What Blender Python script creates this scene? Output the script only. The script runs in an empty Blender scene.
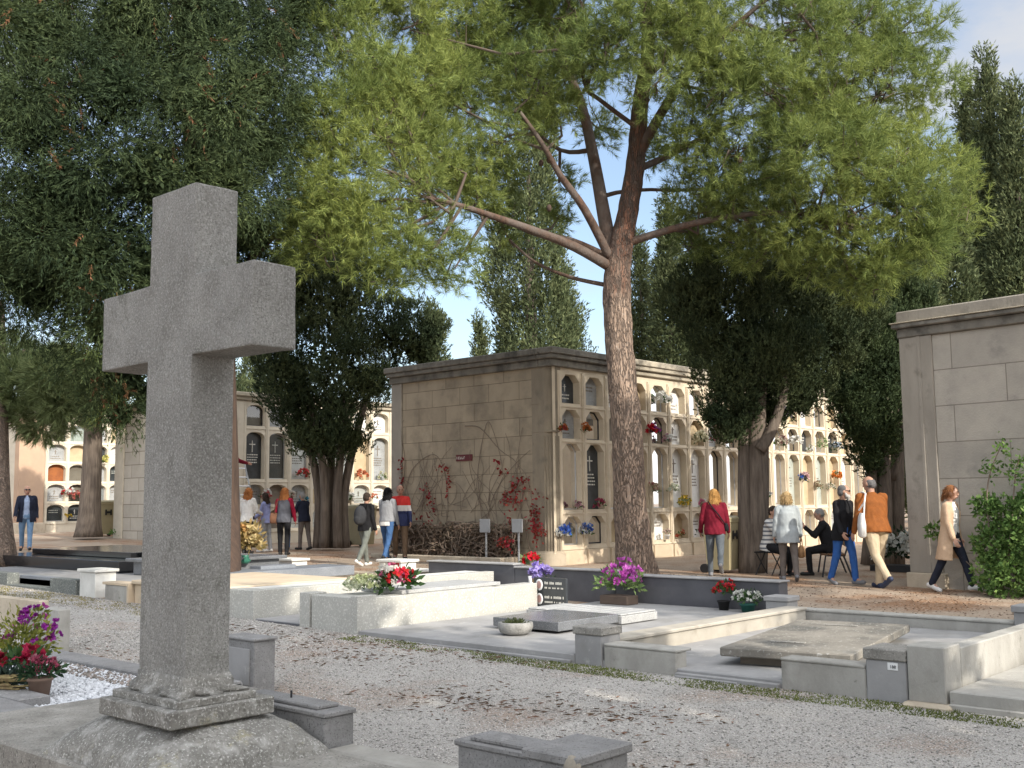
import bpy, bmesh, math, random
import numpy as np
from mathutils import Vector, Matrix, Euler
rng = np.random.default_rng(11)
random.seed(5)
S = bpy.context.scene
COL = S.collection
PI = math.pi
R = math.radians
WM = {}                                   # world matrix of the thing each object belongs to

def zg(y):                                # the ground rises gently towards the far left
    t = np.asarray(y, dtype=float) - 6.5
    return 0.018 * 0.5 * (t + np.sqrt(t * t + 4.0)) - 0.0055

# ---------------------------------------------------------------- geometry helpers
class Geo:
    def __init__(s):
        s.v = []; s.f = []
    def add(s, vs, fs):
        n = len(s.v)
        s.v.extend([tuple(p) for p in vs]); s.f.extend([tuple(i + n for i in f) for f in fs])
        return s
    def box(s, x0, x1, y0, y1, z0, z1, b=0.0, tz=None, ang=None):
        """bevelled box; tz = (dz at x0, dz at x1) tilts the top along x"""
        if x0 > x1: x0, x1 = x1, x0
        if y0 > y1: y0, y1 = y1, y0
        lo = (x0, y0, z0); hi = (x1, y1, z1)
        b = max(0.0, min(b, 0.45 * min(x1 - x0, y1 - y0, z1 - z0)))
        vs = []; idx = {}
        if b <= 0:
            for i in (0, 1):
                for j in (0, 1):
                    for k in (0, 1):
                        idx[(i, j, k)] = len(vs); vs.append(((lo, hi)[i][0], (lo, hi)[j][1], (lo, hi)[k][2]))
            q = idx
            fs = [(q[0,0,0],q[0,0,1],q[0,1,1],q[0,1,0]), (q[1,0,0],q[1,1,0],q[1,1,1],q[1,0,1]),
                  (q[0,0,0],q[1,0,0],q[1,0,1],q[0,0,1]), (q[0,1,0],q[0,1,1],q[1,1,1],q[1,1,0]),
                  (q[0,0,0],q[0,1,0],q[1,1,0],q[1,0,0]), (q[0,0,1],q[1,0,1],q[1,1,1],q[0,1,1])]
        else:
            for i in (0, 1):
                for j in (0, 1):
                    for k in (0, 1):
                        for a in range(3):
                            p = [0, 0, 0]
                            for c, e in enumerate((i, j, k)):
                                base = (lo, hi)[e][c]
                                p[c] = base if c == a else base + (b if e == 0 else -b)
                            idx[(i, j, k, a)] = len(vs); vs.append(tuple(p))
            fs = []
            for a in range(3):
                o = [c for c in range(3) if c != a]
                for e in (0, 1):
                    loop = []
                    for (m, n) in ((0, 0), (1, 0), (1, 1), (0, 1)):
                        c = [0, 0, 0]; c[a] = e; c[o[0]] = m; c[o[1]] = n
                        loop.append(idx[(c[0], c[1], c[2], a)])
                    fl = (a == 1)
                    if (e == 0) != fl: loop = loop[::-1]
                    fs.append(tuple(loop))
            for a in range(3):              # edges running along axis a
                o = [c for c in range(3) if c != a]
                for m in (0, 1):
                    for n in (0, 1):
                        c0 = [0, 0, 0]; c0[o[0]] = m; c0[o[1]] = n; c1 = list(c0); c1[a] = 1
                        fs.append((idx[(*c0, o[0])], idx[(*c1, o[0])], idx[(*c1, o[1])], idx[(*c0, o[1])]))
            for i in (0, 1):
                for j in (0, 1):
                    for k in (0, 1):
                        fs.append((idx[(i, j, k, 0)], idx[(i, j, k, 1)], idx[(i, j, k, 2)]))
        if tz:
            zm = 0.5 * (z0 + z1)
            vs = [(x, y, z + ((tz[0] + (tz[1] - tz[0]) * (x - x0) / (x1 - x0)) if z > zm else 0)) for x, y, z in vs]
        if ang:                             # turn about the box's own centre
            cx, cy = 0.5 * (x0 + x1), 0.5 * (y0 + y1); ca, sa = math.cos(ang), math.sin(ang)
            vs = [(cx + (x - cx) * ca - (y - cy) * sa, cy + (x - cx) * sa + (y - cy) * ca, z) for x, y, z in vs]
        return s.add(vs, fs)
    def tube(s, pts, rad, n=8, cap=True):
        pts = [np.array(p, float) for p in pts]
        if np.isscalar(rad): rad = [rad] * len(pts)
        vs = []; fs = []
        prev = None
        for i, p in enumerate(pts):
            d = pts[min(i + 1, len(pts) - 1)] - pts[max(i - 1, 0)]
            d = d / (np.linalg.norm(d) + 1e-9)
            if prev is None:
                h = np.array([0, 0, 1.0]) if abs(d[2]) < .9 else np.array([1.0, 0, 0])
                u = np.cross(h, d); u /= np.linalg.norm(u)
            else:
                u = prev - d * (prev @ d); u /= (np.linalg.norm(u) + 1e-9)
            prev = u; w = np.cross(d, u)
            for k in range(n):
                a = 2 * PI * k / n
                vs.append(p + rad[i] * (math.cos(a) * u + math.sin(a) * w))
        for i in range(len(pts) - 1):
            for k in range(n):
                a = i * n + k; b2 = i * n + (k + 1) % n
                fs.append((a, b2, b2 + n, a + n))
        if cap:
            fs.append(tuple(range(n - 1, -1, -1))); fs.append(tuple((len(pts) - 1) * n + k for k in range(n)))
        return s.add(vs, fs)
    def rings(s, rings, cap=True):
        """loft closed rings, each a list of points of equal count"""
        n = len(rings[0]); vs = [p for r in rings for p in r]; fs = []
        for i in range(len(rings) - 1):
            for k in range(n):
                a = i * n + k; b2 = i * n + (k + 1) % n
                fs.append((a, b2, b2 + n, a + n))
        if cap:
            fs.append(tuple(range(n - 1, -1, -1))); fs.append(tuple((len(rings) - 1) * n + k for k in range(n)))
        return s.add(vs, fs)
    def lathe(s, c, prof, n=20, sx=1.0, sy=1.0):
        return s.rings([[(c[0] + sx * r * math.cos(2 * PI * k / n), c[1] + sy * r * math.sin(2 * PI * k / n), c[2] + z) for k in range(n)] for r, z in prof])
    def ell(s, c, r, n=12, m=8, rot=None):
        vs = []; fs = []
        for i in range(m + 1):
            t = PI * i / m
            for k in range(n):
                a = 2 * PI * k / n
                p = np.array([r[0] * math.sin(t) * math.cos(a), r[1] * math.sin(t) * math.sin(a), -r[2] * math.cos(t)])
                if rot is not None: p = np.array(rot @ Vector(p))
                vs.append(np.array(c) + p)
        for i in range(m):
            for k in range(n):
                a = i * n + k; b2 = i * n + (k + 1) % n
                fs.append((a, b2, b2 + n, a + n))
        return s.add(vs, fs)
    def caps(s, p0, p1, r0, r1, n=10):
        """tapered capsule"""
        p0 = np.array(p0, float); p1 = np.array(p1, float); d = p1 - p0; L = np.linalg.norm(d) + 1e-9; d = d / L
        pts = []; rad = []
        for t in (80, 50, 25): pts.append(p0 - d * r0 * math.sin(R(t))); rad.append(r0 * math.cos(R(t)))
        pts.append(p0); rad.append(r0); pts.append(p1); rad.append(r1)
        for t in (25, 50, 80): pts.append(p1 + d * r1 * math.sin(R(t))); rad.append(r1 * math.cos(R(t)))
        return s.tube(pts, rad, n)

def mesh_np(name, V, F):
    """mesh from numpy arrays; F is (M,k)"""
    me = bpy.data.meshes.new(name)
    V = np.ascontiguousarray(V, np.float32); F = np.ascontiguousarray(F, np.int32)
    m, k = F.shape
    me.vertices.add(len(V)); me.vertices.foreach_set('co', V.ravel())
    me.loops.add(m * k); me.loops.foreach_set('vertex_index', F.ravel())
    me.polygons.add(m); me.polygons.foreach_set('loop_start', np.arange(0, m * k, k, dtype=np.int32))
    me.update(calc_edges=True)
    return me

def put(name, me, m, parent=None, smooth=False):
    me.materials.clear()
    for q in (m if isinstance(m, (list, tuple)) else [m]): me.materials.append(q)
    if smooth: me.polygons.foreach_set('use_smooth', [True] * len(me.polygons))
    me.name = name
    o = bpy.data.objects.new(name, me); COL.objects.link(o)
    if parent is not None:
        o.parent = parent; WM[o.name] = WM[parent.name]
    else:
        WM[o.name] = Matrix.Identity(4)
    return o

def local(V, parent):
    if parent is None: return V
    M = np.array(WM[parent.name].inverted())
    V = np.asarray(V, float)
    return V @ M[:3, :3].T + M[:3, 3]

def obj(name, geo, m, parent=None, smooth=False, world=True):
    """link a Geo as ONE mesh object; coordinates are world ones unless world=False"""
    V = np.array(geo.v, float)
    if world: V = local(V, parent)
    me = bpy.data.meshes.new(name); me.from_pydata(V.tolist(), [], geo.f); me.update()
    return put(name, me, m, parent, smooth)

def obj_np(name, VF, m, parent=None, smooth=False, world=True):
    V, F = VF
    if world: V = local(V, parent)
    return put(name, mesh_np(name, V, F), m, parent, smooth)

def thing(name, label, cat, loc=(0, 0, 0), rz=0.0, group=None):
    o = bpy.data.objects.new(name, None); COL.objects.link(o)
    o.empty_display_size = .2
    o.location = loc; o.rotation_euler = (0, 0, rz)
    WM[o.name] = Matrix.Translation(Vector(loc)) @ Matrix.Rotation(rz, 4, 'Z')
    return tag(o, label, cat, group)

def tag(o, label=None, cat=None, group=None, kind=None):
    if label: o['label'] = label
    if cat: o['category'] = cat
    if group: o['group'] = group
    if kind: o['kind'] = kind
    return o

def copy_thing(root, loc, rz, label):
    r = root.copy(); COL.objects.link(r); r.location = loc; r.rotation_euler = (0, 0, rz); r['label'] = label
    for ch in list(root.children):
        c = ch.copy(); COL.objects.link(c); c.parent = r
        for g in list(ch.children):
            d = g.copy(); COL.objects.link(d); d.parent = c
    return r

# ---------------------------------------------------------------- materials
def mat(name, c1, c2=None, scale=5.0, detail=5.0, rough=.85, bump=.25, bscale=60.0, speck=None, stain=None,
        spec=.3, brick=None, trans=0.0, island=0.0, stretch=None, lo=.35, hi=.65, metal=0.0, moss=None, crack=None, zmix=None):
    m = bpy.data.materials.new(name); m.use_nodes = True
    nt = m.node_tree; N = nt.nodes; L = nt.links
    bs = N['Principled BSDF']; out = N['Material Output']
    bs.inputs['Roughness'].default_value = rough
    bs.inputs['Specular IOR Level'].default_value = spec
    bs.inputs['Metallic'].default_value = metal
    tc = N.new('ShaderNodeTexCoord')
    src = tc.outputs['Object']
    if stretch:
        mp = N.new('ShaderNodeMapping'); mp.inputs['Scale'].default_value = stretch
        L.new(src, mp.inputs['Vector']); vec = mp.outputs['Vector']
    else: vec = src
    def noise(sc, det=4.0, v=None, rough_=.6):
        n = N.new('ShaderNodeTexNoise'); n.inputs['Scale'].default_value = sc; n.inputs['Detail'].default_value = det
        n.inputs['Roughness'].default_value = rough_
        L.new(v if v is not None else vec, n.inputs['Vector']); return n.outputs['Fac']
    def ramp(fac, a, b):
        r = N.new('ShaderNodeMapRange'); r.inputs['From Min'].default_value = a; r.inputs['From Max'].default_value = b
        L.new(fac, r.inputs['Value']); return r.outputs['Result']
    def mix(fac, a, b, mode='MIX'):
        x = N.new('ShaderNodeMix'); x.data_type = 'RGBA'; x.blend_type = mode
        if hasattr(fac, 'is_output') or not isinstance(fac, (int, float)): L.new(fac, x.inputs['Factor'])
        else: x.inputs['Factor'].default_value = fac
        for s_, i in ((a, 'A'), (b, 'B')):
            if isinstance(s_, tuple):
                [q for q in x.inputs if q.name == i and q.type == 'RGBA'][0].default_value = (*s_, 1)
            else: L.new(s_, [q for q in x.inputs if q.name == i and q.type == 'RGBA'][0])
        return [q for q in x.outputs if q.type == 'RGBA'][0]
    if c2 is None: c2 = tuple(x * .82 for x in c1)
    col = mix(ramp(noise(scale, detail), lo, hi), c1, c2)
    if stain:
        sc_, s_scale, a, b = stain
        col = mix(ramp(noise(s_scale, 6.0, src), a, b), col, sc_)
    if moss:                                 # growth on upward parts near the ground, a stain with its own shape
        sc_, s_scale, a, b = moss
        col = mix(ramp(noise(s_scale, 8.0, src, .7), a, b), col, sc_)
    if speck:
        for (sc_, s_scale, a, b) in (speck if isinstance(speck, list) else [speck]):
            col = mix(ramp(noise(s_scale, 2.0, src, .5), a, b), col, sc_)
    if zmix:                                 # bark turns reddish higher up the trunk
        za, zb, zc1, zc2 = zmix
        sz = N.new('ShaderNodeSeparateXYZ'); L.new(src, sz.inputs[0])
        wob = N.new('ShaderNodeMath'); wob.operation = 'MULTIPLY_ADD'; wob.inputs[1].default_value = 2.2; L.new(noise(2.2, 5.0, src), wob.inputs[0]); L.new(sz.outputs['Z'], wob.inputs[2])
        col = mix(ramp(wob.outputs[0], za + 1.1, zb + 1.1), col, mix(ramp(noise(9, 6.0), .42, .58), zc1, zc2))
    height = noise(bscale, 6.0)
    if crack:
        c_sc, c_w, c_col = crack
        nd = N.new('ShaderNodeTexNoise'); nd.inputs['Scale'].default_value = c_sc * .8; L.new(vec, nd.inputs['Vector'])
        va = N.new('ShaderNodeMix'); va.data_type = 'RGBA'; va.blend_type = 'LINEAR_LIGHT'; va.inputs['Factor'].default_value = .16
        ia = [q for q in va.inputs if q.name == 'A' and q.type == 'RGBA'][0]; ib = [q for q in va.inputs if q.name == 'B' and q.type == 'RGBA'][0]
        L.new(vec, ia); L.new(nd.outputs['Color'], ib)
        vo = N.new('ShaderNodeTexVoronoi'); vo.feature = 'DISTANCE_TO_EDGE'; vo.inputs['Scale'].default_value = c_sc
        L.new([q for q in va.outputs if q.type == 'RGBA'][0], vo.inputs['Vector'])
        cr_ = ramp(vo.outputs['Distance'], 0.0, c_w)
        col = mix(cr_, c_col, col)
        hm = N.new('ShaderNodeMath'); hm.operation = 'MULTIPLY_ADD'; hm.inputs[1].default_value = 1.6; L.new(cr_, hm.inputs[0]); L.new(height, hm.inputs[2]); height = hm.outputs[0]
    if brick:
        w, h, mortar, mcol, axes, var = brick
        sp = N.new('ShaderNodeSeparateXYZ'); L.new(src, sp.inputs[0])
        cb = N.new('ShaderNodeCombineXYZ'); L.new(sp.outputs[axes[0]], cb.inputs['X']); L.new(sp.outputs['Z'], cb.inputs['Y'])
        bt = N.new('ShaderNodeTexBrick'); bt.inputs['Scale'].default_value = 1.0
        bt.inputs['Brick Width'].default_value = w; bt.inputs['Row Height'].default_value = h
        bt.inputs['Mortar Size'].default_value = mortar; bt.inputs['Mortar Smooth'].default_value = .3
        bt.inputs['Color1'].default_value = (1 - var, 1 - var, 1 - var, 1); bt.inputs['Color2'].default_value = (1 + var * .6, 1 + var * .6, 1 + var * .6, 1)
        bt.inputs['Mortar'].default_value = (*mcol, 1); bt.inputs['Bias'].default_value = 0.0
        wn = N.new('ShaderNodeTexNoise'); wn.inputs['Scale'].default_value = 3.0
        L.new(cb.outputs[0], bt.inputs['Vector'])
        col = mix(1.0, col, bt.outputs['Color'], 'MULTIPLY')
        mm = N.new('ShaderNodeMath'); mm.operation = 'MULTIPLY_ADD'; mm.inputs[1].default_value = -1.0
        L.new(bt.outputs['Fac'], mm.inputs[0]); L.new(height, mm.inputs[2]); height = mm.outputs[0]
    if island:
        gi = N.new('ShaderNodeNewGeometry')
        hsv = N.new('ShaderNodeHueSaturation')
        L.new(ramp_out(N, L, gi.outputs['Random Per Island'], 1 - island, 1 + island), hsv.inputs['Value'])
        L.new(ramp_out(N, L, gi.outputs['Random Per Island'], .5 + .04 * island, .5 - .04 * island), hsv.inputs['Hue'])
        L.new(col, hsv.inputs['Color']); col = hsv.outputs['Color']
    L.new(col, bs.inputs['Base Color'])
    if bump:
        bp = N.new('ShaderNodeBump'); bp.inputs['Strength'].default_value = bump; bp.inputs['Distance'].default_value = .02
        L.new(height, bp.inputs['Height']); L.new(bp.outputs['Normal'], bs.inputs['Normal'])
    if trans:
        tr = N.new('ShaderNodeBsdfTranslucent'); L.new(col, tr.inputs['Color'])
        ms = N.new('ShaderNodeMixShader'); ms.inputs[0].default_value = trans
        L.new(bs.outputs[0], ms.inputs[1]); L.new(tr.outputs[0], ms.inputs[2]); L.new(ms.outputs[0], out.inputs['Surface'])
    return m

def ramp_out(N, L, fac, a, b):
    r = N.new('ShaderNodeMapRange'); r.inputs['To Min'].default_value = a; r.inputs['To Max'].default_value = b
    L.new(fac, r.inputs['Value']); return r.outputs['Result']

def flat(name, c, rough=.6, spec=.3, bump=.15, bscale=80, var=.12, metal=0.0):
    return mat(name, c, tuple(x * (1 - var) for x in c), scale=9, rough=rough, spec=spec, bump=bump, bscale=bscale, metal=metal)

def leafmat(name, c, c2=None, island=.45, trans=.3, scale=.9):
    return mat(name, c, c2 or tuple(x * .7 for x in c), scale=scale, detail=3, rough=.75, bump=0, trans=trans, island=island, spec=.2)

M = {}
M['cross'] = mat('granite_weathered', (.325, .32, .30), (.26, .256, .24), scale=6, rough=.95, bump=1.0, bscale=55,
                 speck=[((.40, .395, .375), 85, .46, .72), ((.19, .187, .176), 110, .52, .72), ((.13, .125, .12), 150, .6, .7)], stain=((.205, .20, .185), 3.0, .46, .66), moss=((.155, .155, .135), 4.5, .57, .70), stretch=(1, 1, .3), spec=.15)
M['mound'] = mat('granite_lichen', (.29, .28, .255), (.18, .173, .157), scale=6, detail=8, rough=.95, bump=1.0, bscale=32,
                 speck=[((.17, .165, .145), 55, .52, .68), ((.40, .39, .365), 14, .54, .74), ((.50, .49, .46), 90, .56, .7)], moss=((.38, .34, .20), 4.2, .58, .72), spec=.15)
M['slab'] = mat('concrete_aged', (.31, .295, .265), (.20, .19, .17), scale=4, rough=.95, bump=.5, bscale=40,
                stain=((.38, .365, .335), 9, .55, .75), speck=[((.12, .118, .105), 60, .58, .7), ((.42, .40, .37), 80, .6, .72)], spec=.15)
M['grey_kerb'] = mat('kerb_grey', (.27, .265, .26), (.19, .185, .18), scale=6, rough=.85, bump=.4, bscale=70, stain=((.36, .35, .34), 12, .55, .75), speck=((.12, .118, .115), 90, .58, .7))
M['pale_grey'] = mat('stone_pale_grey', (.41, .395, .36), (.31, .298, .268), scale=3, rough=.88, bump=.35, bscale=55, stain=((.23, .22, .195), 2.2, .50, .72), moss=((.16, .155, .13), 9, .62, .74), stretch=(1, 1, .4))
M['grey_slab'] = mat('slab_blue_grey', (.33, .325, .32), (.26, .256, .252), scale=2.2, rough=.75, bump=.15, bscale=50, stain=((.20, .195, .18), 1.6, .52, .78), moss=((.42, .41, .39), 7, .58, .75), stretch=(1, 1, 1))
M['granite_light'] = mat('granite_light', (.43, .42, .38), (.36, .35, .315), scale=4, rough=.7, bump=.1, bscale=80,
                         speck=[((.36, .36, .33), 70, .50, .66), ((.56, .55, .51), 52, .54, .68)])
M['granite_dark'] = mat('granite_mid', (.17, .18, .17), (.12, .13, .12), scale=4, rough=.75, bump=.15, bscale=80,
                        speck=[((.30, .31, .29), 55, .56, .66), ((.06, .06, .06), 70, .6, .7)])
M['granite_polish'] = mat('granite_polished', (.15, .155, .165), (.11, .115, .12), scale=4, rough=.22, bump=.02, bscale=80, spec=.5,
                          speck=((.26, .27, .28), 90, .56, .68))
M['granite_blue'] = mat('granite_blue', (.23, .245, .265), (.17, .185, .205), scale=4, rough=.5, bump=.05, bscale=80, spec=.4, speck=((.12, .13, .16), 60, .55, .65))
M['granite_ribbed'] = mat('granite_headslab', (.42, .42, .41), (.34, .34, .33), scale=4, rough=.7, bump=.1, speck=((.22, .22, .22), 70, .55, .66))
M['black_stone'] = mat('black_stone', (.012, .013, .015), (.02, .02, .022), scale=3, rough=.14, bump=.02, spec=.5)
M['dark_wall'] = mat('slate_wall', (.105, .105, .115), (.08, .08, .088), scale=3, rough=.6, bump=.1, bscale=60)
M['cream'] = mat('cream_stone', (.58, .47, .34), (.48, .39, .28), scale=3, rough=.85, bump=.3, bscale=60, stain=((.36, .31, .25), 4, .6, .8))
M['white_stone'] = mat('white_stone', (.66, .65, .61), (.55, .54, .50), scale=4, rough=.7, bump=.15, bscale=60, stain=((.40, .39, .36), 6, .6, .8))
M['marble'] = mat('white_marble', (.74, .73, .70), (.62, .62, .60), scale=3, rough=.4, bump=.03, stain=((.45, .46, .47), 5, .62, .75))
M['dusty_slab'] = mat('slab_dusty', (.26, .24, .205), (.15, .138, .118), scale=2.5, rough=.9, bump=.35, bscale=40, stain=((.10, .10, .092), 2.2, .52, .7), speck=((.36, .35, .32), 30, .62, .7))
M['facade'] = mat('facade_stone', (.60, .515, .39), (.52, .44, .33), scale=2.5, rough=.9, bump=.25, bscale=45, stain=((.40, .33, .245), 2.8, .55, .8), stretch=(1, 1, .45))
M['facade_pale'] = mat('facade_plaster', (.62, .56, .45), (.54, .48, .38), scale=2.5, rough=.9, bump=.2, bscale=45, stain=((.42, .37, .30), 2.4, .58, .8))
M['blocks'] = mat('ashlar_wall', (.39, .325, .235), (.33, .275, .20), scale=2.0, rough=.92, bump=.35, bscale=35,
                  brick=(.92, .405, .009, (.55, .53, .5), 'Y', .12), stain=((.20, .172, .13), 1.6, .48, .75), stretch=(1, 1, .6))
M['blocks_grey'] = mat('ashlar_grey', (.42, .385, .33), (.34, .315, .275), scale=2.0, rough=.92, bump=.35, bscale=30,
                       brick=(1.75, .60, .010, (.58, .56, .54), 'Y', .10), stain=((.25, .235, .21), 2.2, .56, .78))
M['blocks_pale'] = mat('ashlar_pale', (.50, .46, .39), (.43, .39, .33), scale=2.0, rough=.92, bump=.3, bscale=35,
                       brick=(.92, .42, .012, (.45, .43, .40), 'Y', .12))
M['pier'] = mat('pier_stone', (.29, .245, .18), (.21, .178, .135), scale=2.5, rough=.92, bump=.5, bscale=30, stain=((.16, .14, .11), 2.5, .55, .75), stretch=(1, 1, .35))
M['pier_grey'] = mat('pier_stone_grey', (.33, .30, .255), (.26, .235, .20), scale=2.5, rough=.92, bump=.4, bscale=30, stain=((.17, .155, .13), 3, .55, .75), stretch=(1, 1, .3))
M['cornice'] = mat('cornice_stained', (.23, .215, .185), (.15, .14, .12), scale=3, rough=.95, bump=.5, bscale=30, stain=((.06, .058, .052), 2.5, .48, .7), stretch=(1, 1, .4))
M['cornice_pale'] = mat('cornice_stone', (.44, .39, .30), (.33, .29, .225), scale=3, rough=.95, bump=.4, bscale=30, stain=((.20, .18, .145), 3, .55, .75))  # cleaner, paler stone than the stained cornice
M['plinth'] = mat('plinth_stone', (.50, .43, .33), (.40, .34, .26), scale=3, rough=.9, bump=.4, bscale=30, stain=((.33, .26, .2), 3, .55, .75))
M['closed'] = mat('plaster_ochre', (.50, .40, .26), (.42, .33, .21), scale=4, rough=.95, bump=.2)
M['stone_grey'] = mat('tomb_grey', (.36, .37, .37), (.28, .29, .29), scale=4, rough=.5, bump=.03, speck=((.20, .2, .2), 60, .56, .66))
M['stone_dark'] = mat('tomb_dark', (.055, .06, .066), (.035, .04, .043), scale=4, rough=.22, bump=.02, spec=.5)
M['stone_green'] = mat('tomb_greenish', (.42, .45, .40), (.33, .36, .32), scale=4, rough=.5, bump=.03, speck=((.25, .27, .24), 60, .56, .66))
M['stone_rust'] = mat('tomb_rust', (.30, .105, .035), (.20, .07, .03), scale=4, rough=.4, bump=.05)
M['stone_brown'] = mat('tomb_brown', (.22, .185, .145), (.17, .14, .11), scale=4, rough=.6, bump=.05)
M['gilt'] = flat('letter_pale', (.62, .60, .54), rough=.5)
M['ink'] = flat('letter_dark', (.03, .03, .03), rough=.5)
M['alu'] = flat('aluminium', (.55, .56, .57), rough=.35, metal=.7, bump=.03)
M['iron'] = flat('iron_dark', (.035, .035, .038), rough=.5, bump=.05)
M['wood'] = mat('bench_wood', (.16, .085, .045), (.10, .055, .03), scale=8, rough=.6, stretch=(1, 12, 12))
M['bark_pine'] = mat('bark_pine', (.38, .28, .21), (.26, .19, .145), scale=10, detail=9, rough=.95, bump=1.0, bscale=22, stretch=(1.5, 1.5, .24), stain=((.33, .275, .23), 20, .54, .7), crack=(13, .16, (.155, .12, .098)), zmix=(4.9, 5.9, (.20, .10, .065), (.085, .06, .05)))
M['bark_red'] = mat('bark_pine_upper', (.125, .075, .052), (.066, .046, .037), scale=11, detail=8, rough=.95, bump=1.0, bscale=16, stretch=(1.5, 1.5, .6), stain=((.125, .10, .085), 3, .42, .6))
M['bark_cyp'] = mat('bark_cypress', (.185, .15, .12), (.095, .075, .06), scale=9, detail=7, rough=.95, bump=.9, bscale=16, stretch=(2, 2, .2))
M['bark_dark'] = mat('bark_dark', (.095, .062, .045), (.055, .038, .03), scale=9, detail=7, rough=.95, bump=.9, bscale=16, stretch=(2, 2, .25))
M['twig'] = flat('twig', (.20, .155, .12), rough=.9)
M['bin'] = flat('bin_plastic', (.36, .31, .19), rough=.45, bump=.03, var=.08)
M['rubber'] = flat('rubber', (.02, .02, .02), rough=.7)
M['terracotta'] = flat('terracotta', (.22, .15, .115), rough=.85)
M['planter'] = flat('planter_brown', (.13, .095, .075), rough=.8)
M['bowl'] = mat('stone_bowl', (.33, .32, .30), (.22, .215, .2), scale=9, rough=.95, bump=.6, bscale=40, stain=((.12, .12, .11), 8, .55, .7))
M['sign_red'] = flat('sign_red', (.11, .012, .016), rough=.4, bump=.02)
M['white_paint'] = flat('white_paint', (.78, .78, .77), rough=.5, bump=.02)
M['meter_grey'] = flat('meter_grey', (.36, .37, .38), rough=.6, bump=.05)
M['pebble_white'] = mat('pebble_white', (.80, .82, .86), (.62, .64, .68), scale=60, rough=.8, bump=.6, bscale=70)
M['photo_skin'] = flat('photo_rose', (.48, .30, .27), rough=.3, bump=0)
# ---------------------------------------------------------------- foliage builders (numpy)
def unit(a):
    return a / (np.linalg.norm(a, axis=-1, keepdims=True) + 1e-9)
def perp(D):
    h = rng.normal(size=D.shape); u = np.cross(D, h); return unit(u)
def kites(P, D, L, W, bend=.15):
    """leaf-shaped quads: base P, direction D"""
    n = len(P); L = np.broadcast_to(L, (n,))[:, None]; W = np.broadcast_to(W, (n,))[:, None]
    U = perp(D); Nn = np.cross(D, U)
    mid = P + D * L * .45 + Nn * L * bend * .4
    V = np.stack([P, mid + U * W * .5, P + D * L - Nn * L * bend * .2, mid - U * W * .5], 1).reshape(-1, 3)
    return V, np.arange(4 * n).reshape(n, 4)
def needles(P, D, L, W):
    n = len(P); L = np.broadcast_to(L, (n,))[:, None]; W = np.broadcast_to(W, (n,))[:, None]
    U = perp(D)
    V = np.stack([P - U * W * .5, P + U * W * .5, P + D * L], 1).reshape(-1, 3)
    return V, np.arange(3 * n).reshape(n, 3)
def join(parts):
    V = []; F = []; o = 0
    for v, f in parts:
        V.append(v); F.append(f + o); o += len(v)
    return np.concatenate(V), np.concatenate(F)
def sprays(P, D, k, L, W, spread=.55, along=.5):
    """k leaves round each spray axis"""
    n = len(P); Pr = np.repeat(P, k, 0); Dr = np.repeat(D, k, 0)
    t = rng.random((n * k, 1))
    d = unit(Dr + spread * rng.normal(size=Dr.shape) * .8)
    l = L * rng.uniform(.6, 1.25, n * k)
    return kites(Pr + Dr * t * along * L * 2, d, l, W * rng.uniform(.7, 1.3, n * k))
def tufts(P, D, k, twig, L, W, lo=.35, hi=1.0):
    n = len(P); Pr = np.repeat(P, k, 0); Dr = np.repeat(D, k, 0)
    t = rng.random((n * k, 1)); a = rng.uniform(lo, hi, (n * k, 1)) * (1.15 - .7 * t)
    d = unit(Dr * np.cos(a) + perp(Dr) * np.sin(a))
    return needles(Pr + Dr * twig * t, d, L * rng.uniform(.7, 1.2, n * k), W)
def sphere_dirs(n):
    return unit(rng.normal(size=(n, 3)))
def lump(P, s, seed=0):
    """cheap smooth noise for uneven crowns"""
    r = np.random.default_rng(seed); a = np.zeros(len(P))
    for i in range(7):
        k = unit(r.normal(size=(1, 3)))[0] * s * r.uniform(.6, 1.8); a += np.sin(P @ k + r.uniform(0, 6.28))
    return a / 3.0
def blob_points(blobs, n, shell=.55, seed=1, lumpy=.22, ls=2.2, cut=.62):
    """points in the outer part of a union of ellipsoids + outward directions"""
    B = np.array(blobs, float); area = (B[:, 3] * B[:, 4] + B[:, 4] * B[:, 5] + B[:, 3] * B[:, 5])
    pick = rng.choice(len(B), int(n * 1.6), p=area / area.sum())
    d = sphere_dirs(len(pick)); r = (shell + (1 - shell) * rng.random(len(pick)) ** .6)
    c = B[pick, :3]; rad = B[pick, 3:6]
    P = c + d * rad * r[:, None]
    P = c + (P - c) * (1 + lumpy * lump(P, ls, seed))[:, None]
    keep = np.ones(len(P), bool)
    for i, b in enumerate(B):
        q = (((P - b[:3]) / b[3:6]) ** 2).sum(1)
        keep &= ~((q < cut * cut) & (pick != i))
    P = P[keep][:n]; Dn = unit(d[keep][:n] / rad[keep][:n])
    return P, Dn

def clumps(blobs, k, f, seed, droop=0.0, out=.78):
    """smaller foliage clumps over the surface of the big crown volumes"""
    r = np.random.default_rng(seed); res = []
    for b in blobs:
        for q in range(k):
            d = r.normal(size=3); d /= np.linalg.norm(d); s = f * r.uniform(.65, 1.3)
            res.append((b[0] + d[0] * b[3] * out, b[1] + d[1] * b[4] * out, b[2] + d[2] * b[5] * out - droop * b[5], b[3] * s, b[4] * s, b[5] * s * 1.05))
    return res

def inner_mass(blobs, n, f, L):
    """dense dark inner foliage that closes the crown"""
    V = []
    for b in blobs:
        d = sphere_dirs(n) * (rng.random((n, 1)) ** .4) * f
        V.append(np.array(b[:3]) + d * np.array(b[3:6]))
    P = np.concatenate(V); return kites(P, unit(sphere_dirs(len(P)) + np.array([0, 0, .3])), L * rng.uniform(.7, 1.3, len(P)), L * .55)

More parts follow.
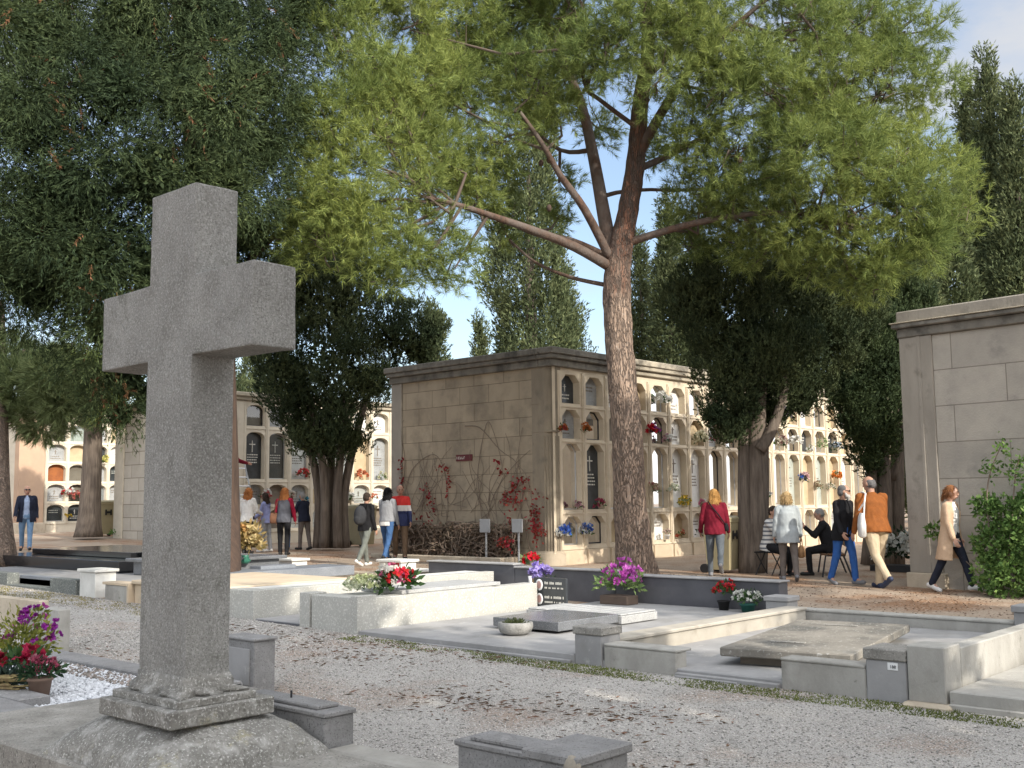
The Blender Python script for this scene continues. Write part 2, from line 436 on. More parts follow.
def limb_geo(paths, n=9):
    g = Geo()
    for pts, r0, r1 in paths:
        pts = np.array(pts, float)
        # resample smoothly with a little wobble
        t = np.linspace(0, len(pts) - 1, max(4, (len(pts) - 1) * 4 + 1)); out = []
        for q in t:
            i = min(int(q), len(pts) - 2); f = q - i
            p0 = pts[max(i - 1, 0)]; p1 = pts[i]; p2 = pts[i + 1]; p3 = pts[min(i + 2, len(pts) - 1)]
            out.append(.5 * (2 * p1 + (p2 - p0) * f + (2 * p0 - 5 * p1 + 4 * p2 - p3) * f * f + (3 * p1 - p0 - 3 * p2 + p3) * f ** 3))
        m = len(out); rad = [r0 + (r1 - r0) * i / (m - 1) for i in range(m)]
        g.tube(out, rad, n)
    return g

def trunk_flutes(base, top, r0, r1, n=40, m=16, flute=.12, lobes=7, lean=(0, 0), flare=.6, seed=0):
    r = np.random.default_rng(seed); g = Geo(); rr = []
    ph = r.uniform(0, 6.28, 6)
    for i in range(m + 1):
        t = i / m; c = np.array(base) * (1 - t) + np.array(top) * t
        c = c + np.array([math.sin(3 * t + ph[0]) * .03, math.cos(2.6 * t + ph[1]) * .03, 0])
        rad = (r0 + (r1 - r0) * t) * (1 + flare * math.exp(-t * 9))
        ring = []
        for k in range(n):
            a = 2 * PI * k / n
            w = 1 + flute * (.6 * math.sin(lobes * a + ph[2] + 1.2 * t) + .4 * math.sin((lobes * 2 + 1) * a + ph[3] - 2 * t)) * (.5 + .8 * math.exp(-t * 5))
            ring.append((c[0] + rad * w * math.cos(a), c[1] + rad * w * math.sin(a), c[2]))
        rr.append(ring)
    return g.rings(rr)

def cypress(name, label, loc, blobs, n, k, L, W, m, trunks, bark, group=None, up=.9, out=.55, seed=3, cat='tree', lumpy=.24, ls=2.2, shell=.55, drop=None, sub=0):
    t = thing(name, label, cat, loc, 0, group)
    g = limb_geo(trunks) if trunks else None
    if g: obj('trunk', g, bark, t, smooth=True)
    if sub:
        P1, D1 = blob_points(clumps(blobs, sub, .36, seed + 70), int(n * .75), seed=seed, lumpy=lumpy, ls=ls * 1.8, shell=shell, cut=.5); P2, D2 = blob_points(blobs, int(n * .25), seed=seed, lumpy=lumpy, ls=ls, shell=.2)
        P = np.concatenate([P1, P2]); D = np.concatenate([D1, D2])
    else: P, D = blob_points(blobs, n, seed=seed, lumpy=lumpy, ls=ls, shell=shell)
    D = unit(D * out + np.array([0, 0, up]) + .25 * rng.normal(size=D.shape))
    if drop:
        gap = lump(P, drop[0], seed + 5); kp = gap > drop[1]; P = P[kp]; D = D[kp]
    obj_np('crown', sprays(P, D, k, L, W, .5, 1.2), m, t)
    obj_np('inner_foliage', inner_mass(blobs, 700 if sub else 260, .52, L * (1.6 if sub else 1.1)), m, t)
    return t

# ---------------------------------------------------------------- bouquets and pot plants
PET = {}
def petal(c):
    key = tuple(round(x, 3) for x in c)
    if key not in PET:
        PET[key] = mat('petal', c, tuple(x * .8 for x in c), scale=20, rough=.7, bump=0, trans=.25, island=.2)
    return PET[key]
LEAF = leafmat('bouquet_leaf', (.055, .11, .035), island=.4)
LEAF2 = leafmat('pale_leaf', (.16, .24, .10), island=.35)
DRY = leafmat('dried_leaf', (.34, .25, .10), island=.4)

def flower_cloud(c, r, nheads, head, npet, jitter=.6, up=.3):
    """flower heads spread over a rounded bunch; each head is a rosette of petals"""
    d = sphere_dirs(nheads); d[:, 2] = np.abs(d[:, 2]) * .9 - .15; d = unit(d)
    P = np.array(c) + d * np.array(r) * rng.uniform(jitter, 1.0, (nheads, 1))
    Pr = np.repeat(P, npet, 0); ax = np.repeat(unit(d + np.array([0, 0, up])), npet, 0)
    D = unit(perp(ax) + ax * rng.uniform(.1, 1.0, (len(ax), 1)))
    return kites(Pr, D, head * rng.uniform(.7, 1.1, len(Pr)), head * .75)
def leaf_cloud(c, r, n, L, W, up=.3):
    d = sphere_dirs(n); d[:, 2] = np.abs(d[:, 2]) * .9 - .2; d = unit(d)
    P = np.array(c) + d * np.array(r) * rng.uniform(.2, .95, (n, 1))
    return kites(P, unit(d + np.array([0, 0, up]) + .5 * rng.normal(size=d.shape)), L, W)

def bouquet(loc, r, cols, label, group=None, vase=None, leaf=LEAF, name='bouquet', cat='flowers', heads=None, head=None, stretch=(1, 1, 1), nleaf=60, leafL=None, lift=0.0):
    """flowers by colour (each a part), leaves, and a vase, pot or basket"""
    t = thing(name, label, cat, loc, 0, group)
    vz = 0.0
    if vase:
        kind, vr, vh, vm = vase; vz = vh
        g = Geo(); x, y, z = loc
        if kind == 'pot': g.lathe((x, y, z), [(vr * .72, 0), (vr * .95, vh * .85), (vr * 1.06, vh * .86), (vr * 1.06, vh), (vr * .9, vh), (vr * .85, vh * .9)], 18)
        elif kind == 'vase': g.lathe((x, y, z), [(vr * .6, 0), (vr, vh * .35), (vr * .55, vh * .8), (vr * .75, vh)], 14)
        elif kind == 'box': g.box(x - vr, x + vr, y - vr * 1.8, y + vr * 1.8, z, z + vh, .01)
        obj('pot' if kind != 'vase' else 'vase', g, vm, t, smooth=(kind != 'box'))
    c = (loc[0], loc[1], loc[2] + vz + r * .55 * stretch[2] + lift)
    rr = (r * stretch[0], r * stretch[1], r * stretch[2])
    hd = head or r * .32; nh = heads or 14
    for i, col in enumerate(cols):
        off = rng.normal(size=3) * r * .22 if len(cols) > 1 else np.zeros(3)
        cc = (c[0] + off[0], c[1] + off[1], c[2] + abs(off[2]) * .5)
        sub = (rr[0] * (.8 if len(cols) > 1 else 1), rr[1] * (.8 if len(cols) > 1 else 1), rr[2])
        obj_np('blossoms', flower_cloud(cc, sub, max(4, int(nh / (1 + .4 * i))), hd, 9), petal(col), t)
    if leaf is not None:
        obj_np('leaves', leaf_cloud((c[0], c[1], c[2] - r * .15), tuple(q * 1.08 for q in rr), nleaf, leafL or r * .42, (leafL or r * .42) * .42), leaf, t)
    return t
# ---------------------------------------------------------------- people
def cloth(name, c, c2=None, bump=.35, scale=14, rough=.85):
    return mat(name, c, c2 or tuple(x * .8 for x in c), scale=scale, rough=rough, bump=bump, bscale=16, spec=.2)
def bands(name, stops, z0, z1, rough=.8, repeat=1):
    m = bpy.data.materials.new(name); m.use_nodes = True; nt = m.node_tree; N = nt.nodes; L = nt.links
    tc = N.new('ShaderNodeTexCoord'); sp = N.new('ShaderNodeSeparateXYZ'); L.new(tc.outputs['Object'], sp.inputs[0])
    mr = N.new('ShaderNodeMapRange'); mr.inputs['From Min'].default_value = z0; mr.inputs['From Max'].default_value = z1
    mr.inputs['To Max'].default_value = repeat; mr.clamp = False
    L.new(sp.outputs['Z'], mr.inputs['Value'])
    fr = N.new('ShaderNodeMath'); fr.operation = 'FRACT'; L.new(mr.outputs[0], fr.inputs[0])
    cr = N.new('ShaderNodeValToRGB'); cr.color_ramp.interpolation = 'CONSTANT'
    el = cr.color_ramp.elements
    el[0].position = stops[0][0]; el[0].color = (*stops[0][1], 1); el[1].position = stops[1][0]; el[1].color = (*stops[1][1], 1)
    for p, c in stops[2:]:
        e = el.new(p); e.color = (*c, 1)
    L.new(fr.outputs[0] if repeat > 1 else mr.outputs[0], cr.inputs[0])
    L.new(cr.outputs[0], N['Principled BSDF'].inputs['Base Color']); N['Principled BSDF'].inputs['Roughness'].default_value = rough
    return m

SKIN = mat('skin', (.46, .27, .19), (.40, .22, .155), scale=18, rough=.55, bump=.05, spec=.3)
SKIN2 = mat('skin_pale', (.52, .32, .24), (.46, .27, .20), scale=18, rough=.55, bump=.05, spec=.3)
EYE = flat('eye_dark', (.03, .022, .018), rough=.3, bump=0)
LIP = flat('lip', (.33, .12, .10), rough=.5, bump=0)

from mathutils import noise as MN
def solid(geo, vox, it=4, wrinkle=0.0):
    """union of overlapping closed shapes as one continuous skin"""
    me = bpy.data.meshes.new('tmp'); me.from_pydata([tuple(map(float, p)) for p in geo.v], [], geo.f); me.update()
    o = bpy.data.objects.new('tmp', me); COL.objects.link(o)
    r = o.modifiers.new('r', 'REMESH'); r.mode = 'VOXEL'; r.voxel_size = vox; r.use_smooth_shade = True
    s_ = o.modifiers.new('s', 'SMOOTH'); s_.factor = .5; s_.iterations = it
    dg = bpy.context.evaluated_depsgraph_get()
    ev = o.evaluated_get(dg); nm = bpy.data.meshes.new_from_object(ev, depsgraph=dg)
    bpy.data.objects.remove(o); bpy.data.meshes.remove(me)
    if wrinkle:
        n = len(nm.vertices); V = np.empty(n * 3, np.float32); nm.vertices.foreach_get('co', V); V = V.reshape(-1, 3)
        Nn = np.empty(n * 3, np.float32); nm.vertex_normals.foreach_get('vector', Nn); Nn = Nn.reshape(-1, 3)
        o_ = random.uniform(0, 50)
        a = np.array([1.3 * (1 - 2 * abs(MN.noise((p[0] * 7 + o_, p[1] * 7, p[2] * 5 + p[0] * 6)))) - .7 + .7 * MN.noise((p[0] * 19, p[1] * 19 + o_, p[2] * 13)) for p in V.tolist()])
        V = V + Nn * (a * wrinkle)[:, None]
        nm.vertices.foreach_set('co', V.astype(np.float32).ravel()); nm.update()
    nm.polygons.foreach_set('use_smooth', [True] * len(nm.polygons))
    return nm

def person(label, loc, head_deg, h, top, trousers, shoes, hair, legs=((20, 5), (-15, 15)), arms=((15, 8, 25), (-15, 8, 15)),
           lean=3, turn=0, nod=6, w=1.0, skin=SKIN, top_len=.80, coat=None, open_front=None, face=False, sunglasses=False,
           beard=None, seat=None, inner=None, trouser_w=1.0, group=None, bottom_extra=None, sleeves=None, vest=None, feet=(None, None)):
    s = h / 1.72
    # heading: degrees clockwise from the viewing direction of the photograph
    cx, cy = math.sin(R(head_deg)), math.cos(R(head_deg))
    wx, wy = .7431 * cy + .6691 * cx, .6691 * cy - .7431 * cx
    rz = math.atan2(-wx, wy)
    J = {}
    def leg(sd, a, k, pitch):
        hip = np.array([.095 * sd, 0, .90]); a_ = R(a); b_ = R(a - k)
        knee = hip + .43 * np.array([.02 * sd, math.sin(a_), -math.cos(a_)])
        ank = knee + .415 * np.array([0, math.sin(b_), -math.cos(b_)])
        pt = R(pitch if pitch is not None else max(-12, min(50, -(a - k) * .75 if (a - k) < -8 else (-(a - k) * .5 if a > 5 and seat is None else 0))))
        fd = np.array([.12 * sd, math.cos(pt), -math.sin(pt)]); up = np.array([0, math.sin(pt), math.cos(pt)])
        heel = ank - fd * .045 - up * .045; toe = ank + fd * .165 - up * .055
        return hip, knee, ank, heel, toe
    LG = [leg(sd, *legs[i], feet[i]) for i, sd in enumerate((-1, 1))]
    zmin = min(min(q[3][2] - .035, q[4][2] - .03) for q in LG)
    sh = np.array([0, 0, -zmin]) if seat is None else np.array([0, 0, seat - .82])
    le = R(lean); sd_ = np.array([0, math.sin(le), math.cos(le)]); fw = np.array([0, math.cos(le), -math.sin(le)])
    pel = np.array([0, 0, .90]) + sh
    def sp(z): return pel + sd_ * (z - .90)
    def ring(z, a, b, n=18, off=0.0, c=None):
        c0 = sp(z) if c is None else c
        return [c0 + np.array([1.0, 0, 0]) * a * math.cos(2 * PI * q / n) + fw * (b * math.sin(2 * PI * q / n) + off) for q in range(n)]
    t = thing('person', label, 'person', loc, rz, group)
    def sc(g):
        g.v = [tuple(np.asarray(p) * s) for p in g.v]; return g
    def add(nm, geo, m, vox=.0105, it=4, wr=0.0):
        return put(nm, solid(sc(geo), vox, it, wr), m, t, True)
    # head frame
    neck = sp(1.44); hc = neck + np.array([0, .03 + .6 * math.sin(le) * .15, .155])
    HR = Matrix.Rotation(R(-turn), 3, 'Z') @ Matrix.Rotation(R(-nod), 3, 'X')
    def hp(x, y, z): return hc + np.array(HR @ Vector((x, y, z)))
    # arms
    AR = []
    for i, q in enumerate((-1, 1)):
        sw, ab, el = arms[i][:3]; inn = arms[i][3] if len(arms[i]) > 3 else 0
        s0 = sp(1.375) + np.array([.160 * w * q, 0, 0])
        def dr(sw_, ab_): return np.array([q * math.sin(R(ab_)), math.sin(R(sw_ + lean * .5)) * math.cos(R(ab_)), -math.cos(R(sw_ + lean * .5)) * math.cos(R(ab_))])
        e0 = s0 + .285 * dr(sw, ab); w0 = e0 + .25 * dr(sw + el, ab * .5 - inn); hd = dr(sw + el + 8, ab * .4 - inn)
        AR.append((s0, e0, w0, hd, q))
    # ---- one continuous body
    b = Geo()
    b.rings([ring(.84, .13, .09), ring(.92, .15, .10), ring(1.05, .13, .088), ring(1.25, .145, .095), ring(1.37, .13, .075), ring(1.43, .06, .055)])
    b.caps(sp(1.40), hp(0, -.02, -.06), .055, .052)
    b.ell(hc, (.075, .096, .108), 18, 14, HR)
    b.ell(hp(0, .026, -.062), (.055, .066, .06), 14, 10, HR)
    b.caps(hp(0, .088, .012), hp(0, .104, -.026), .010, .015, 8)
    b.ell(hp(0, .083, .022), (.05, .016, .012), 10, 6, HR); b.ell(hp(0, .088, -.062), (.024, .012, .012), 8, 6, HR)
    for q in (-1, 1):
        b.ell(hp(.077 * q, -.005, -.012), (.012, .024, .034), 8, 8, HR)
    for i, (hip, knee, ank, heel, toe) in enumerate(LG):
        b.caps(hip + sh, knee + sh, .078, .052); b.caps(knee + sh, ank + sh, .052, .036); b.caps(ank + sh, toe + sh, .034, .026); b.caps(ank + sh, heel + sh, .034, .03)
    for (s0, e0, w0, hd, q) in AR:
        b.caps(s0, e0, .048, .038); b.caps(e0, w0, .038, .027)
        side = np.array([q * -.0, 1.0, .25]); side = side - hd * (side @ hd); side /= np.linalg.norm(side)
        nrm = np.cross(hd, side)
        pc = w0 + hd * .095
        for k in (-1.2, -.4, .4, 1.2): b.caps(w0 + hd * .015 + side * .008 * k, pc + side * .021 * k, .017, .014, 8)
        curl = -nrm * q
        for k, ln in ((-1.25, .055), (-.42, .068), (.42, .074), (1.25, .066)):
            k0 = pc + side * .0215 * k; k1 = k0 + hd * ln * .55 + curl * ln * .18; k2 = k1 + hd * ln * .42 + curl * ln * .42
            b.caps(k0, k1, .0105, .0098, 7); b.caps(k1, k2, .0098, .0085, 7)
        tb = w0 + hd * .03 + side * .026; tm = tb + hd * .035 + side * .03 + curl * .012
        b.caps(tb, tm, .0135, .0115, 7); b.caps(tm, tm + hd * .032 + side * .008 + curl * .01, .0115, .009, 7)
    bm_ = add('body', b, skin, .0085, 2) if True else None
    # ---- trousers
    g = Geo()
    g.rings([ring(.80, .12 * w, .095 * w), ring(.86, .168 * w, .125 * w), ring(.93, .172 * w, .125 * w), ring(1.02, .155 * w, .112 * w), ring(1.06, .15 * w, .108 * w)])
    for (hip, knee, ank, heel, toe) in LG:
        hq = hip + sh; kq = knee + sh; aq = ank + sh
        g.caps(hq, kq, .098 * w * trouser_w, .07 * trouser_w); g.caps(kq, kq * .12 + aq * .88 + np.array([0, 0, .0]), .07 * trouser_w, .056 * trouser_w); g.caps(kq * .15 + aq * .85, aq + np.array([0, 0, .005]), .056 * trouser_w, .058 * trouser_w)
    add('trousers', g, trousers, .0115, 3, .0045)
    # ---- shoes
    for (hip, knee, ank, heel, toe) in LG:
        g = Geo(); a, hh, tt = ank + sh, heel + sh, toe + sh
        g.caps(hh, tt, .041, .036); g.caps(a + np.array([0, 0, -.01]), hh, .045, .042); g.caps(a + np.array([0, 0, -.01]), hh * .45 + tt * .55, .04, .038); g.caps(hh * .5 + tt * .5, tt, .044, .038)
        add('shoe', g, shoes, .009, 3)
    # ---- upper garment
    g = Geo(); e = .016
    def shell(zs, gap):
        """open-fronted garment of real thickness"""
        rr = []
        n = 22
        for (z, a, b2, off) in zs:
            c0 = sp(z); out = []; inn = []
            for q in range(n + 1):
                ang = PI / 2 + gap * (1 + (.9 - z) * .25) + (2 * PI - 2 * gap * (1 + (.9 - z) * .25)) * q / n
                ca, sa = math.cos(ang), math.sin(ang)
                out.append(c0 + np.array([1., 0, 0]) * a * ca + fw * (b2 * sa + off)); inn.append(c0 + np.array([1., 0, 0]) * (a - .026) * ca + fw * ((b2 - .026) * sa + off))
            rr.append(out + inn[::-1])
        return rr
    hx = .022 if top_len < .8 else .008
    prof = [(top_len, .180 * w + hx, .137 * w + hx, 0), (.90, .180 * w + hx, .135 * w + hx, 0), (1.04, .168 * w, .125 * w, .004), (1.16, .172 * w, .13 * w, .008), (1.28, .175 * w, .128 * w, .006), (1.36, .156 * w, .105 * w, 0), (1.42, .098, .078, 0), (1.455, .07, .066, .006)]
    if coat:                                 # long coat: flared skirt below the hips
        prof = [(coat, .235 * w, .185 * w, -.01), (.70, .218 * w, .165 * w, 0)] + prof[1:]
    if open_front:
        g.rings(shell([(z, a + .012, b2 + .012, o_) for z, a, b2, o_ in prof], open_front))
    else:
        g.rings([ring(z, a, b2, 18, o_) for z, a, b2, o_ in prof])
    gs = g if sleeves is None else Geo()
    for (s0, e0, w0, hd, q) in AR:
        gs.caps(s0 - np.array([.05 * q, 0, -.014]), s0, .062, .062); gs.caps(s0, e0, .064 * (w * .5 + .5), .055); gs.caps(e0, w0 - hd * .0, .056, .045)
    add('jacket' if (coat or open_front or top_len < .8) else 'sweater', g, top, .0115, 4, .0055)
    if sleeves is not None: add('sleeves', gs, sleeves, .011, 3, .007)
    if inner:
        g = Geo(); g.rings([ring(inner[1], .160 * w, .122 * w), ring(.95, .162 * w, .125 * w), ring(1.06, .152 * w, .118 * w), ring(1.18, .156 * w, .124 * w), ring(1.30, .160 * w, .115 * w), ring(1.40, .10, .078), ring(1.45, .064, .062)])
        add('shirt', g, inner[0], .011, 3, .003)
    if bottom_extra:                         # hem of a shirt under the jacket
        g = Geo(); g.rings([ring(bottom_extra[1], .176 * w, .134 * w), ring(bottom_extra[1] + .05, .176 * w, .133 * w), ring(bottom_extra[1] + .13, .165 * w, .125 * w)])
        add('shirt', g, bottom_extra[0], .011, 3, .003)
    # ---- hair
    style, hm = hair
    g = Geo()
    if style in ('short', 'bob', 'long', 'tail', 'cropped'):
        k = 0 if style != 'cropped' else -.004
        g.ell(hp(0, -.022, .026), (.087 + k, .094 + k, .094 + k), 18, 14, HR); g.ell(hp(0, -.045, -.02), (.083 + k, .07, .075), 16, 10, HR)
    if style == 'bob':
        for q in (-1, 1): g.caps(hp(.066 * q, -.02, .03), hp(.078 * q, -.012, -.085), .036, .032)
        g.caps(hp(0, -.06, .02), hp(0, -.075, -.085), .06, .05); g.caps(hp(-.05, -.055, -.03), hp(-.058, -.05, -.09), .045, .04); g.caps(hp(.05, -.055, -.03), hp(.058, -.05, -.09), .045, .04)
    if style == 'long':
        for q in (-1, -.5, 0, .5, 1):
            g.caps(hp(.065 * q, -.05 + .02 * abs(q), .0), hp(.075 * q, -.07 + .03 * abs(q), -.15), .043, .045); g.caps(hp(.075 * q, -.07 + .03 * abs(q), -.15), hp(.07 * q, -.095 + .02 * abs(q), -.29), .045, .024)
    if style == 'tail':
        g.ell(hp(0, -.10, .01), (.04, .045, .045), 10, 8, HR); g.caps(hp(0, -.115, -.0), hp(.01, -.125, -.13), .034, .018)
    if style == 'fringe':                    # bald on top, hair round the sides
        g.ell(hp(0, -.026, -.010), (.0835, .086, .082), 20, 14, HR); g.ell(hp(0, -.055, -.035), (.070, .055, .06), 14, 10, HR)
    if g.v:
        ho = add('hair', g, hm, .009, 3, .004)
        n = len(ho.data.vertices); V = np.empty(n * 3, np.float32); ho.data.vertices.foreach_get('co', V); V = V.reshape(-1, 3)
        Nn = np.empty(n * 3, np.float32); ho.data.vertex_normals.foreach_get('vector', Nn); Nn = Nn.reshape(-1, 3)
        k = rng.choice(n, min(n, 900 if style in ('long', 'bob', 'tail') else 420), replace=False)
        ln = .075 if style in ('long', 'bob', 'tail') else .03
        Dn = unit(Nn[k] * .45 + np.array([0, 0, -1.0]) + .35 * rng.normal(size=(len(k), 3)))
        put('hair_strands', mesh_np('s', *needles(V[k] - Nn[k] * .004, Dn, ln * rng.uniform(.5, 1.2, len(k)), .009)), hm, t)
    if beard is not None:
        g = Geo(); g.ell(hp(0, .052, -.082), (.054, .05, .048), 14, 10, HR); g.caps(hp(0, .075, -.10), hp(0, .082, -.15), .042, .02)
        for q in (-1, 1): g.caps(hp(.06 * q, .015, -.03), hp(.045 * q, .05, -.085), .02, .03)
        add('beard', g, beard, .009, 2, .003)
    if face or sunglasses:
        if sunglasses:
            g = Geo()
            for q in (-1, 1):
                g.ell(hp(.034 * q, .094, .012), (.03, .009, .021), 12, 8, HR); g.caps(hp(.062 * q, .085, .016), hp(.078 * q, .0, .012), .005, .005, 6)
            g.caps(hp(-.012, .098, .016), hp(.012, .098, .016), .005, .005, 6)
            obj('sunglasses', sc(g), M['black_stone'], t, True, world=False)
        else:
            for q in (-1, 1):
                g = Geo(); g.ell(hp(.031 * q, .0925, .006), (.0135, .007, .0075), 8, 6, HR); g.caps(hp(.018 * q, .097, .027), hp(.046 * q, .09, .029), .0055, .004, 6)
                obj('eye', sc(g), EYE, t, True, world=False)
        if beard is None:
            g = Geo(); g.ell(hp(0, .099, -.063), (.023, .006, .008), 10, 6, HR); obj('mouth', sc(g), LIP, t, True, world=False)
    Wm = np.array(WM[t.name])
    def wp(p): return (Wm[:3, :3] @ (np.asarray(p) * s)) + Wm[:3, 3]
    return dict(t=t, hand=[wp(a[2] + a[3] * .1) for a in AR], sh=[wp(a[0] + np.array([0, 0, .06])) for a in AR], back=wp(sp(1.22) - fw * .15 * w), wp=wp, sp=sp, fw=fw, rz=rz, s=s, hp=hp)
# ---------------------------------------------------------------- ground
def sheet(name, x0, x1, ys, dz, m, nx=2):
    xs = np.linspace(x0, x1, nx); V = [(x, y, float(zg(y)) + dz) for y in ys for x in xs]; F = []
    for j in range(len(ys) - 1):
        for i in range(nx - 1):
            a = j * nx + i; F.append((a, a + 1, a + nx + 1, a + nx))
    g = Geo(); g.add(V, F); return tag(obj(name, g, m), kind='structure')
YS = [-300, -100, -40, -15] + [q * 1.0 for q in range(-8, 60)] + [80, 120, 200, 320]
M['earth'] = mat('earth', (.37, .295, .225), (.27, .215, .165), scale=1.1, detail=8, rough=1, bump=.6, bscale=24,
                 stain=((.27, .16, .095), .55, .47, .62), speck=[((.46, .38, .30), 26, .55, .7), ((.15, .105, .08), 38, .6, .72)], spec=.1)
M['gravel'] = mat('gravel', (.43, .41, .38), (.33, .315, .29), scale=1.2, detail=6, rough=1, bump=1.0, bscale=42,
                  stain=((.29, .205, .15), .62, .52, .70), speck=[((.54, .51, .47), 80, .53, .62), ((.17, .155, .14), 95, .57, .66)], spec=.1)
sheet('ground', -300, 400, YS, 0, M['earth'])
sheet('gravel_path', 3.2, 7.99, [q * 1.0 for q in range(-30, 70)], .004, M['gravel'])

# loose stones on the path, nobody could count them
def stones(n, x0, x1, y0, y1, s0, s1, power=1.0):
    x = rng.uniform(x0, x1, n); y = y0 + (y1 - y0) * rng.random(n) ** power
    c = np.stack([x, y, zg(y) + .006], 1); s = rng.uniform(s0, s1, n)[:, None]
    o = np.array([[1, 0, 0], [0, 1, 0], [-1, 0, 0], [0, -1, 0], [0, 0, .55], [0, 0, -.5]])
    q = o[None] * rng.uniform(.65, 1.25, (n, 6, 1)); a = rng.uniform(0, 6.28, n)[:, None]
    X = q[..., 0] * np.cos(a) - q[..., 1] * np.sin(a); Y = q[..., 0] * np.sin(a) + q[..., 1] * np.cos(a)
    V = c[:, None] + np.stack([X, Y, q[..., 2]], -1) * s[:, None]
    F = np.array([[0, 1, 4], [1, 2, 4], [2, 3, 4], [3, 0, 4], [1, 0, 5], [2, 1, 5], [3, 2, 5], [0, 3, 5]])
    return V.reshape(-1, 3), (F[None] + 6 * np.arange(n)[:, None, None]).reshape(-1, 3)
M['stone_chip'] = mat('stone_chip', (.45, .43, .40), (.35, .33, .30), scale=30, rough=.95, bump=0, island=.55)
tag(obj_np('path_gravel', join([stones(46000, 3.35, 7.95, 1.5, 12, .004, .012), stones(9000, 4.0, 7.95, 9, 19, .008, .018)]), M['stone_chip']),
    'loose grey gravel chips covering the cemetery path', 'gravel', kind='stuff')
M['litter'] = leafmat('litter', (.16, .10, .065), island=.5, trans=0)
lp = []
for (cx, cy, rx, ry, n) in [q[:4] + (int(q[4] * .24),) for q in [(7.3, 10.2, .45, 1.2, 900), (6.9, 8.4, .5, .9, 700), (6.0, 6.0, .5, .8, 900), (6.3, 4.7, .5, .6, 700), (5.6, 8.6, .6, .7, 500), (5.4, 9.8, .4, 1.4, 500), (7.6, 7.6, .25, 1.2, 600), (5.1, 3.7, .8, .5, 300)]]:
    x = cx + rx * rng.normal(size=n) * .6; y = cy + ry * rng.normal(size=n) * .6; a = rng.uniform(0, 6.28, n)
    kx = (x > 3.9) & (x < 7.9); x, y, a = x[kx], y[kx], a[kx]
    lp.append(kites(np.stack([x, y, zg(y) + .016], 1), np.stack([np.cos(a), np.sin(a), rng.normal(size=len(a)) * .08], 1), rng.uniform(.03, .09, len(a)), .012))
for (x0, x1, y0, y1, n) in [(12.8, 17.6, 2.5, 12, 2600), (13, 17.5, 12, 24, 900)]:
    x = rng.uniform(x0, x1, n); y = rng.uniform(y0, y1, n); a = rng.uniform(0, 6.28, n)
    lp.append(kites(np.stack([x, y, zg(y) + .012], 1), np.stack([np.cos(a), np.sin(a), rng.normal(size=n) * .1], 1), rng.uniform(.02, .055, n), .012))
tag(obj_np('leaf_litter', join(lp), M['litter']), 'brown pine needles and fallen leaves lying in patches on the gravel', 'leaf litter', kind='stuff')
def blades(x0, x1, y0, y1, n, h, m, label):
    x = rng.uniform(x0, x1, n); y = rng.uniform(y0, y1, n)
    P = np.stack([x, y, zg(y) + .002], 1); kp = lump(P * np.array([1.6, 1, 1]), 5.0, 9) + .5 * lump(P, 19, 12) + .5 * rng.normal(size=len(P)) > -.25; P = P[kp]
    D = unit(np.stack([rng.normal(size=len(P)) * .9, rng.normal(size=len(P)) * .9, np.ones(len(P))], 1))
    return tag(obj_np('grass', needles(P, D, h * rng.uniform(.5, 1.3, len(P)), .012), m), label, 'grass', kind='stuff')
M['moss'] = leafmat('moss_green', (.14, .17, .04), island=.4, trans=.1)
M['grass_dry'] = leafmat('grass_dry', (.30, .26, .10), island=.4, trans=.2)
blades(7.55, 7.94, 1.4, 9.4, 16000, .022, M['moss'], 'thin mossy grass growing along the foot of the right hand graves')
blades(7.2, 7.9, 12.3, 21, 9000, .025, M['grass_dry'], 'sunlit yellowing grass along the edge of the path on the left')

# ---------------------------------------------------------------- the stone cross
cr = thing('cross_monument', 'tall rough granite cross on stepped base and rounded stone mound in the left foreground', 'cross', (3.06, 5.02, .0))
def cross_mesh():
    x0, x1 = 2.94, 3.19
    pr = [(4.81, .60), (4.81, 2.255), (4.29, 2.25), (4.29, 2.66), (4.80, 2.665), (4.80, 3.145), (5.23, 3.145), (5.23, 2.665), (5.73, 2.66), (5.73, 2.25), (5.24, 2.255), (5.25, .60)]
    bm = bmesh.new()
    a = [bm.verts.new((x0, y, z)) for y, z in pr]; b = [bm.verts.new((x1, y, z)) for y, z in pr]
    bm.faces.new(a); bm.faces.new(b[::-1])
    n = len(pr)
    for i in range(n): bm.faces.new((a[i], b[i], b[(i + 1) % n], a[(i + 1) % n]))
    bmesh.ops.recalc_face_normals(bm, faces=bm.faces)
    bmesh.ops.bevel(bm, geom=[e for e in bm.edges], offset=.009, segments=2, affect='EDGES', profile=.6)
    bmesh.ops.triangulate(bm, faces=[f for f in bm.faces if len(f.verts) > 4])
    bmesh.ops.subdivide_edges(bm, edges=[e for e in bm.edges if e.calc_length() > .12], cuts=5, use_grid_fill=False)
    for v in bm.verts:
        p = np.array(v.co)[None]
        d = .0016 * float(lump(p, 60, 2)[0]) + .0012 * float(lump(p, 25, 4)[0])
        v.co += v.normal * d
    M_ = WM[cr.name].inverted(); bm.transform(M_)
    me = bpy.data.meshes.new('cross'); bm.to_mesh(me); bm.free(); return me
put('cross', cross_mesh(), M['cross'], cr)
g = Geo(); g.box(2.845, 3.29, 4.715, 5.335, .536, .575, .005); obj('upper_step', g, M['mound'], cr)
g = Geo(); g.box(2.79, 3.375, 4.68, 5.365, .455, .538, .006); obj('lower_step', g, M['mound'], cr)
g = Geo()                                    # rough mortar collar round the foot of the shaft
rr = []
